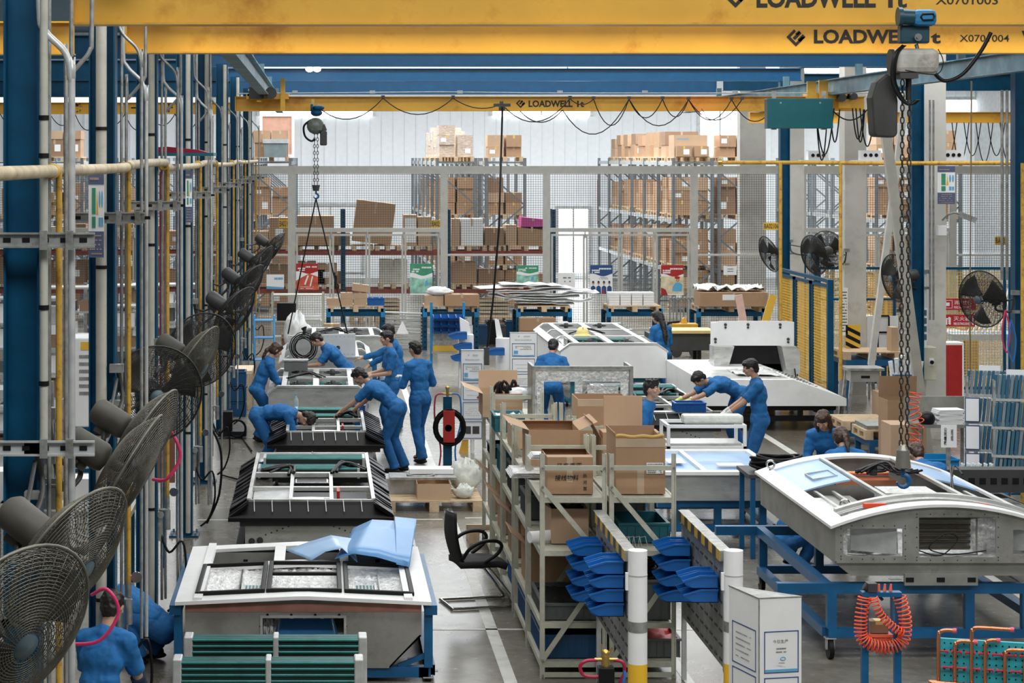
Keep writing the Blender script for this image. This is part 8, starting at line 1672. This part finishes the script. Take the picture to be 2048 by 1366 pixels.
# left neighbouring bay
rr = random.Random(17)
for i, (px, D, w, hh, n) in enumerate(((30, 34, 1.6, 2.2, 'nearest, seen left of the first column'), (128, 36, 1.5, 2.25, 'between the first yellow and white pipes'), (250, 39, 1.4, 2.1, 'between the second and third columns'), (330, 41, 1.3, 2.0, 'between the third and fourth columns'), (-20, 27, 1.5, 1.5, 'low one at the picture edge'))):
    X = xat(px, D); t = thing('shelving_rack', 'grey open shelving in the left bay, '+n, 'rack', (X, D, 0), group='shelving in the left bay')
    for sx in (-1, 1):
        for sy in (-.3, .3): b = MB(); b.box(sx*w/2-.03, sx*w/2+.03, sy-.03, sy+.03, 0, hh); b.build('post', GREY, t)
    nl = 5
    for k in range(nl+1): z = .15+(hh-.2)*k/nl; b = MB(); b.box(-w/2, w/2, -.3, .3, z-.03, z); b.build('shelf', GALV, t)
    for k in range(nl):
        z = .15+(hh-.2)*k/nl
        for c in range(3):
            if rr.random() < .15: continue
            ww = w*.28; carton((X-w/3+c*w/3, D, z), ww, .45, rr.uniform(.16, .32), f'{["left","middle","right"][c]} box, {ORD[k]} shelf up, left-bay shelving {ORD[i]} in depth order', rr.choice([WHITE2, BING, GALV, CARD3, PAPER]), tape=None, name='stored_box', group='boxes in the left bay shelving')
t = thing('white_machine', 'white cabinet machine with blue and yellow trim in the left bay', 'machine', (xat(167, 26), 26, 0)); b = MB(); b.box(-.17, .17, -.3, .3, 1.1, 2.2); b.build('machine_body', WHITE2, t, bevel=.02); b = MB(); [b.box(-.02, .15, -.305, -.3, 1.5+k*.09, 1.54+k*.09) for k in range(6)]; b.build('air_slot', GREY, t); b = MB(); b.box(.0, .17, -.306, -.3, 2.05, 2.15); b.build('yellow_trim', SIGNY, t); b = MB(); b.box(-.2, .2, -.32, .32, 1.02, 1.1); [b.box(x-.025, x+.025, y-.025, y+.025, 0, 1.02) for x in (-.17, .17) for y in (-.27, .27)]; b.box(-.2, .2, -.32, .32, .55, .6); b.build('blue_stand', BLUE, t)
for i, (x, y, c) in enumerate(((-3.6, 22, REDP), (-4.6, 24, BIND), (-3.0, 29, ALU), (-5.2, 30, BING), (-2.6, 21.5, BING))):
    t = thing('workbench', 'steel workbench with machine parts in the left bay, '+['holding a red part', 'holding a blue crate', 'holding bright metal', 'farthest', 'nearest'][i], 'workbench', (x, y, 0), group='workbenches in the left bay'); b = MB(); b.box(-.7, .7, -.35, .35, .78, .84); b.build('bench_top', ALUD, t)
    for sx in (-.65, .65):
        for sy in (-.3, .3): b = MB(); b.box(sx-.025, sx+.025, sy-.025, sy+.025, 0, .78); b.build('leg', BLUE, t)
    crate((x-.3, y, .84), .45, .4, .25, 'crate on the left-bay workbench '+['holding a red part', 'second from camera', 'third from camera', 'farthest', 'nearest'][i], c); carton((x+.25, y, .84), .35, .35, .3, 'box on the left-bay workbench '+['holding a red part', 'second from camera', 'third from camera', 'farthest', 'nearest'][i], PAPER, tape=None)
# ================================================================ right side clutter
def rblk(px, D): return xat(px, D)
def bluestand(px0, px1, py, D, label, dp=.9):
    X0, X1 = xat(px0, D), xat(px1, D); z = zat(py, D); t = thing('pallet_stand', label, 'stand', ((X0+X1)/2, D+dp/2, 0), group='blue stands beside the right pillars'); w = (X1-X0)/2
    for sx in (-w+.04, w-.04):
        for sy in (-dp/2, dp/2): b = MB(); b.box(sx-.04, sx+.04, sy-.03, sy+.03, 0, z-.1); b.build('leg', BLUE2, t)
    b = MB(); b.box(-w, w, -dp/2-.03, dp/2+.03, z-.1, z); b.build('table_top', BLUE2, t); return ((X0+X1)/2, D+dp/2, z)
p = bluestand(1692, 1800, 720, 36.6, 'blue stand holding a wooden pallet at table height by the middle pillar'); pallet(p, 'wooden pallet at table height beside the middle white pillar', w=1.0, d=.9)
p = bluestand(1688, 1778, 860, 32.2, 'low blue stand with pallet on the floor below the middle pillar', .8); pallet(p, 'pale pallet on the low blue stand, left one', w=.75, d=.9)
p = bluestand(1738, 1805, 880, 30.8, 'lowest blue stand with grey topped pallet nearer the aisle', .8); pallet(p, 'small pallet under a grey cover, right of the pale one', w=.6, d=.8); tag(MB().box(-.26, .26, -.35, .35, 0, .06).build('grey_cover', GREY, None, (p[0], p[1], p[2]+.14)), 'grey flat cover lying on the small pallet', 'cover')
t = thing('stool_table', 'grey metal stool table with splayed legs under the pillar', 'table', (xat(1727, 33.8), 33.9, 0)); z = zat(735, 33.8); MB().box(-.3, .3, -.25, .25, z-.04, z).build('table_top', GREY, t); MB().box(-.22, .22, -.22, .22, z-.22, z-.04).build('drawer_box', ALUD, t)
for sx in (-1, 1):
    for sy in (-1, 1): b = MB(); b.bar((sx*.3, sy*.24, 0), (sx*.2, sy*.18, z-.04), .05); b.build('leg', GREY, t)
MB().box(-.07, .07, -.226, -.22, z-.16, z-.12).build('drawer_handle', BLACK, t)
t = thing('white_board', 'white board standing against the brace with a black ladder frame', 'board', (xat(1766, 38.4), 38.4, 0)); w = .28; b = MB(); b.box(-w, w, 0, .03, zat(720, 38.4), zat(632, 38.4)); b.build('board', WHITE2, t); b = MB(); [b.box(x-.012, x+.012, -.04, -.02, .3, zat(632, 38.4)) for x in (-.1, .1)]; [b.box(-.1, .1, -.04, -.02, .9+k*.3, .93+k*.3) for k in range(3)]; b.build('ladder_frame', BLACK, t); b = MB(); [b.box(x-.02, x+.02, 0, .03, 0, zat(720, 38.4)) for x in (-w+.03, w-.03)]; b.build('leg', GREY, t)
def rbox(x0, x1, y0, y1, D, lab, m=CARD, d=.4, fl=None, zb=None):
    X0, X1 = xat(x0, D), xat(x1, D); z1 = zat(y0, D); z0 = zat(y1, D) if zb is None else zb; return carton(((X0+X1)/2, D+d/2, z0), X1-X0, d, z1-z0, lab, m, 0, None, tape=None)
zp = zat(720, 36.6)+.14
rbox(1783, 1797, 655, 0, 36.7, 'narrow pale carton standing on the table-height pallet', CARD2, zb=zp, d=.3); rbox(1798, 1830, 684, 0, 36.8, 'brown carton behind the hanging chain on the pallet', CARD, zb=zp) if False else None
rbox(1757, 1784, 785, 0, 33.2, 'tan carton on the floor beside the stool table', CARD2, zb=0)
t = openbox((xat(1812, 30), 30.2, 0), .55, .5, zat(800, 30), 'large dark tan carton with an upright flap behind the chain', CARD, flaps=(('b', .3, -5),)); rbox(1782, 1846, 850, 0, 27.6, 'wide tan carton nearest the aisle under the orange spiral hose', CARD2, zb=0, d=.5)
t = thing('wrapped_tubes', 'plastic-wrapped long tubes standing in a blue box', 'tubes', (xat(1812, 32.2), 32.2, 0)); b = MB(); b.box(-.22, .22, -.15, .15, .3, zat(748, 32.2)); b.build('blue_box', BIND, t); b = MB(); b.box(-.2, .2, -.13, .13, 0, .3); b.build('box_foot', DKGREY, t)
for k in range(7): b = MB(); b.cyl((-.17+k*.055, 0, .8), (-.24+k*.08, -.05*(k % 3), zat(722-(k % 3)*6, 32.2)), .035, n=8); b.build('tube', PLASTIC, t)
b = MB(); spiral(b, [Vector((0, 0, 1.35)), Vector((-.04, 0, 1.15)), Vector((.03, 0, .95)), Vector((-.05, 0, .72)), Vector((.05, 0, .66))], .075, 13, .007, 12); tag(b.build('spiral_hose', ORANGE, None, (xat(1832, 26.9), 26.9, .05)), 'orange-red spiral hose hanging above the tan carton', 'hose')
# desk with papers
D = 27.2; t = thing('work_desk', 'grey metal desk with papers beside the document rack', 'desk', (xat(1893, D), D+.3, 0)); z = zat(850, D); MB().box(-.36, .42, -.3, .35, z-.04, z).build('table_top', ALUD, t); MB().box(-.36, .42, .33, .36, z, z+.3).build('back_panel', ALUD, t)
for sx in (-.33, .39):
    for sy in (-.27, .32): b = MB(); b.box(sx-.02, sx+.02, sy-.02, sy+.02, 0, z-.04); b.build('leg', GREY, t)
for k in range(9): o = MB(); o.box(-.17, .17, -.13, .13, 0, .018); tag(o.build('paper_stack', PAPER, None, (xat(1903, D)+.01*(k % 3), D+.2, z+k*.021), (0, 0, .05*(k % 3))), f'white paper bundle on the desk, {ORD[k]} from the bottom', 'paper', 'paper bundles on the desk')
b = MB(); b.ell((0, 0, .07), (.11, .1, .1)); tag(b.build('black_bag', BLACK, None, (xat(1858, D), D+.1, z)), 'black plastic bag on the left of the desk', 'bag'); 
# document racks
for i, (px, D, n) in enumerate(((1975, 25.5, 'left section'), (2030, 25.0, 'right section, at the picture edge'))):
    t = thing('document_rack', 'grey sloping rack of blue edged clip folders, '+n, 'rack', (xat(px, D), D, 0), radians(-14)); W = .44
    for sx in (-.24, .24):
        for s in (-1, 1): b = MB(); b.bar((sx, s*.22, 0), (sx, s*.05, 1.75), .03); b.build('leg', GREY, t)
    for r in range(4):
        z = .55+r*.33; b = MB(); b.box(-.27, .27, -.2+r*.04, -.02, z-.03, z); b.build('shelf', GALV, t)
        for k in range(11):
            if i == 0 and r in (0, 1, 2) and k < 3:
                if k == 0: b = MB(); b.box(-.27, -.10, -.24+r*.04, -.22+r*.04, z, z+.29); o = b.build('folder', SIGNB, t); b = MB(); b.box(-.26, -.11, -.243+r*.04, -.24+r*.04, z+.01, z+.28); b.build('paper', PAPER, o)
                continue
            b = MB(); x = -.26+k*.047; b.bar((x, -.12+r*.03, z), (x+.03, -.06+r*.03, z+.28), .012, .2, up=(1, 0, 0)) if False else b.add([(x, -.2+r*.04, z), (x+.032, -.2+r*.04, z), (x+.062, -.17+r*.04, z+.28), (x+.03, -.17+r*.04, z+.28), (x, .0, z), (x+.032, .0, z), (x+.062, .03, z+.28), (x+.03, .03, z+.28)], BOXF); b.build('folder', [M_('steel_blue_folder', (.03, .11, .2), .25), M_('grey_blue_folder', (.22, .3, .35), .25, .3), M_('teal_folder', (.03, .13, .19), .3)][(k+r) % 3], t)
    b = MB(); b.box(-.1, .15, .0, .01, 1.76, 1.88); b.build('rack_sign', PAPER, t)
t = thing('letter_sign', 'white sign board with vertical black characters on a post', 'sign', (xat(1898, 24.2), 24.2, 0)); z = zat(895, 24.2); b = MB(); b.box(-.09, .09, 0, .01, z-.0, z+.26); b.build('board', PAPER, t); b = MB(); b.text('公\n司\n看\n板', (-.06, -.002, z+.03), .2, off=.02, width=.035); b.text('班\n组', (.02, -.002, z+.08), .13, off=.01, width=.03); b.build('sign_lettering', BLACK, t); MB().box(-.02, .02, .01, .05, 0, z+.02).build('post', GREY, t)
crate((xat(1870, 26.3), 26.6, 0), .62, .5, .62, 'tall bright blue plastic tub left of the white letter sign', CYAN, ribs=4); crate((xat(1965, 24.6), 24.9, .0), .62, .45, .62, 'bright blue plastic tub behind the water bottles', CYAN, ribs=4)
t = thing('low_bench', 'dark low bench carrying the water bottles', 'bench', (xat(1975, 23.6), 23.6, 0)); z = zat(962, 23.6); MB().box(-.45, .8, -.15, .25, z-.03, z).build('bench_top', DKGREY, t); b = MB(); [b.box(x-.02, x+.02, y-.02, y+.02, 0, z-.03) for x in (-.4, .7) for y in (-.12, .22)]; b.build('leg', DKGREY, t)
bt = None
for k in range(12):
    if bt is None: b = MB(); b.lathe([(.001, 0), (.028, .002), (.03, .02), (.03, .13), (.024, .155), (.011, .18), (.011, .19), (.001, .19)], n=12); bt = b.build('water_bottle', BOTTLE); c = MB(); c.cyl((0, 0, .19), (0, 0, .205), .013, n=10); c.build('bottle_cap', PAPER, bt); c = MB(); c.cyl((0, 0, .05), (0, 0, .1), .0306, n=12, caps=False); c.build('bottle_label', SIGNL, bt); o = bt
    else: o = copy_tree(bt)
    o.location = (xat(1923, 23.6)+(k % 6)*.064, 23.52+(k//6)*.068, z); tag(o, f'clear water bottle, {["front","back"][k//6]} row, {ORD[k%6]} from the left', 'bottle', 'water bottles on the low bench')
t = thing('hanging_cord', 'thin brown pull cord hanging by the red fire cabinet', 'cord', (xat(1940, 30), 30, 0)); b = MB(); b.tube([(0, 0, zat(740, 30)), (.0, 0, zat(600, 30)), (.02, 0, 5.5)], .012, 5); b.build('cord', M_('brown_cord', (.25, .2, .12), .7), t)
for i, (px, py, D) in enumerate(((2010, 600, 26.5), (2022, 620, 26.3))): pipe('air_hose', [(xat(px, D), D, zat(py+20, D)), (xat(px+10, D), D, zat(py+60, D)), (xat(px+4, D), D, zat(py+105, D)), (xat(px-6, D), D, zat(py+70, D)), (xat(px, D), D, zat(py+22, D))], .01, [HOSEP, HOSEB][i], ['pink', 'blue'][i]+' looped hose beside the right-edge blue column', 'hose')
# far right white wrapped goods behind guards
D = 42; t = thing('wrapped_goods', 'white wrapped bundle of slats behind the yellow mesh at far right', 'goods', (xat(1985, D), D, 0)); b = MB(); [b.bar((-.5+k*.1, 0, .9), (.0+k*.1, .1*k, 1.75), .05, .04) for k in range(7)]; b.build('slat', WHITE2, t); b = MB(); b.box(-.9, .9, -.3, .6, .78, .9); [b.box(x-.03, x+.03, y-.03, y+.03, 0, .78) for x in (-.8, .8) for y in (-.25, .5)]; b.build('white_table', PALEB if 'PALEB' in globals() else FILMP, t)
for i, px in enumerate((1735, 1765, 1905, 1935, 2040)): D = 44; carton((xat(px, D), D, 0), .28, .6, [1.1, 1.5, .8, 1.0, 1.2][i], f'stored machine part box behind the right guards, {ORD[i]} from the left', [GALV, CARD, WHITE2, CARD2, BING][i])
# ================================================================ right foreground machine housings on the floor
for i in range(5):
    D = 20.6+i*1.15; x = 7.55; t = thing('machine_housing', f'grey cast machine housing in the row on the floor, {ORD[i]} from the front', 'machine part', (x, D, 0), group='grey housings on the floor at right'); b = MB(); b.prism([(-.4, .06), (.4, .06), (.4, .5), (.1, .62), (-.25, .62), (-.4, .35)], 'y', -.45, .45); b.build('housing_body', ALUD, t, bevel=.015); b = MB()
    for k in range(3): b.cyl((-.41, -.28+k*.28, .22), (-.395, -.28+k*.28, .22), .06, n=14)
    b.box(-.46, .44, -.48, .48, .0, .06); b.build('base_flange', DKGREY, t); b = MB(); b.box(-.42, -.39, -.4, .4, .4, .44); b.build('side_rib', GREY, t)
t = thing('long_beam', 'long dark slotted beam lying behind the curved unit at right', 'beam', (7.35, 23.0, 0)); b = MB(); b.box(-.55, 1.4, -.1, .15, .75, 1.0); b.build('beam_body', DKGREY, t); b = MB(); [b.box(x-.03, x+.03, y, y+.03, 0, .75) for x in (-.4, 1.2) for y in (-.08, .1)]; b.build('leg', DKGREY, t); b = MB(); [b.box(-.4+k*.12, -.33+k*.12, -.104, -.1, .84, .91) for k in range(12)]; b.build('slot', BLACK, t)
# ================================================================ table with hoses, papers and white frame behind the boxes
t = thing('work_table', 'low steel table with hoses and papers between the women', 'table', (5.45, 23.35, 0)); z = .93; MB().box(-.75, .6, -.35, .35, z-.04, z).build('table_top', DKGREY, t)
for sx in (-.7, .55):
    for sy in (-.3, .3): b = MB(); b.box(sx-.025, sx+.025, sy-.025, sy+.025, 0, z-.04); b.build('leg', BLUE2, t)
t = thing('hose_coil', 'heap of thick black hoses on the low table by the women', 'hose', (xat(1552, 23.3), 23.3, z)); b = MB(); rr = random.Random(3)
for k in range(9): R = rr.uniform(.17, .25); o_ = rr.uniform(-.05, .05); b.tube([(R*1.1*cos(a)+o_, R*.8*sin(a), .02+k*.017+.015*sin(a*2+k)) for a in [2*pi*j/24 for j in range(24)]], .017, 7, closed=True)
b.build('hose_loops', RUBBER, t)
tag(MB().sheet(lambda u, v: (-.2+.42*u, -.15+.3*v, .01+.03*sin(u*3)), 8, 4, .003).build('paper_sheet', PAPER, None, (xat(1625, 23.2), 23.2, z+.005)), 'large white paper sheet on the table before the women', 'paper')
t = thing('bar_stand', 'white rectangular bar frame standing above the low unit', 'frame', (xat(1408, 26.6), 26.7, 0)); w = .5; zt_ = zat(850, 26.4); zb_ = zt_-.27
for z in (zt_, zb_): 
    b = MB(); [b.box(-w, w, y-.02, y+.02, z-.04, z) for y in (-.28, .28)]; [b.box(x-.02, x+.02, -.26, .26, z-.04, z-.001) for x in (-w+.02, w-.02)]; b.build('bar_ring', WHITE2, t)
for sx in (-w+.02, w-.02):
    for sy in (-.28, .28): b = MB(); b.box(sx-.02, sx+.02, sy-.02, sy+.02, 0, zt_-.04); b.build('leg', WHITE2, t)
b = MB(); b.box(-.38, .38, -.12, .12, 0, .11); tag(b.build('foam_package', MILK, None, (xat(1430, 26.4), 26.6, zt_), bevel=.03), 'white plastic-wrapped package lying on the white bar frame', 'package'); b = MB(); b.box(-w+.05, w-.05, -.25, .25, 0, .03); tag(b.build('cover_panel', ALU, None, (xat(1408, 26.6), 26.7, zb_)), 'metal panel resting inside the white bar frame', 'panel')
crate((5.25, 29.9, .80), .42, .3, .13, 'blue open crate on the unit between the gloved men', BINB)
t = thing('grey_tote', 'grey green plastic tote on the grey unit behind the workers', 'crate', (xat(592, 34.0), 34.0, .97)); b = MB(); b.box(-.19, .19, -.14, .14, 0, .15); b.build('tote_body', BING, t); MB().box(-.2, .2, -.15, .15, .15, .17).build('tote_rim', GREY, t)
t = thing('warning_triangle', 'small white folded triangle marker on the last grey unit', 'sign', (xat(805, 41), 41, .97)); b = MB(); b.prism([(-.12, 0), (.12, 0), (0, .25)], 'y', -.06, .06); b.build('marker', PAPER, t)
t = thing('drink_bottle', 'small clear drinking bottle on the unit beside the bending worker', 'bottle', (xat(592, 30.4), 30.45, .73)); b = MB(); b.lathe([(.001, 0), (.035, .005), (.035, .16), (.012, .21), (.012, .23), (.001, .23)], n=12); b.build('bottle_body', BOTTLE, t); MB().cyl((0, 0, .23), (0, 0, .25), .014).build('bottle_cap', SIGNL, t)
crate((.55, 30.3, .75), .18, .12, .09, 'small blue parts box on the middle black unit', BINB, ribs=3)
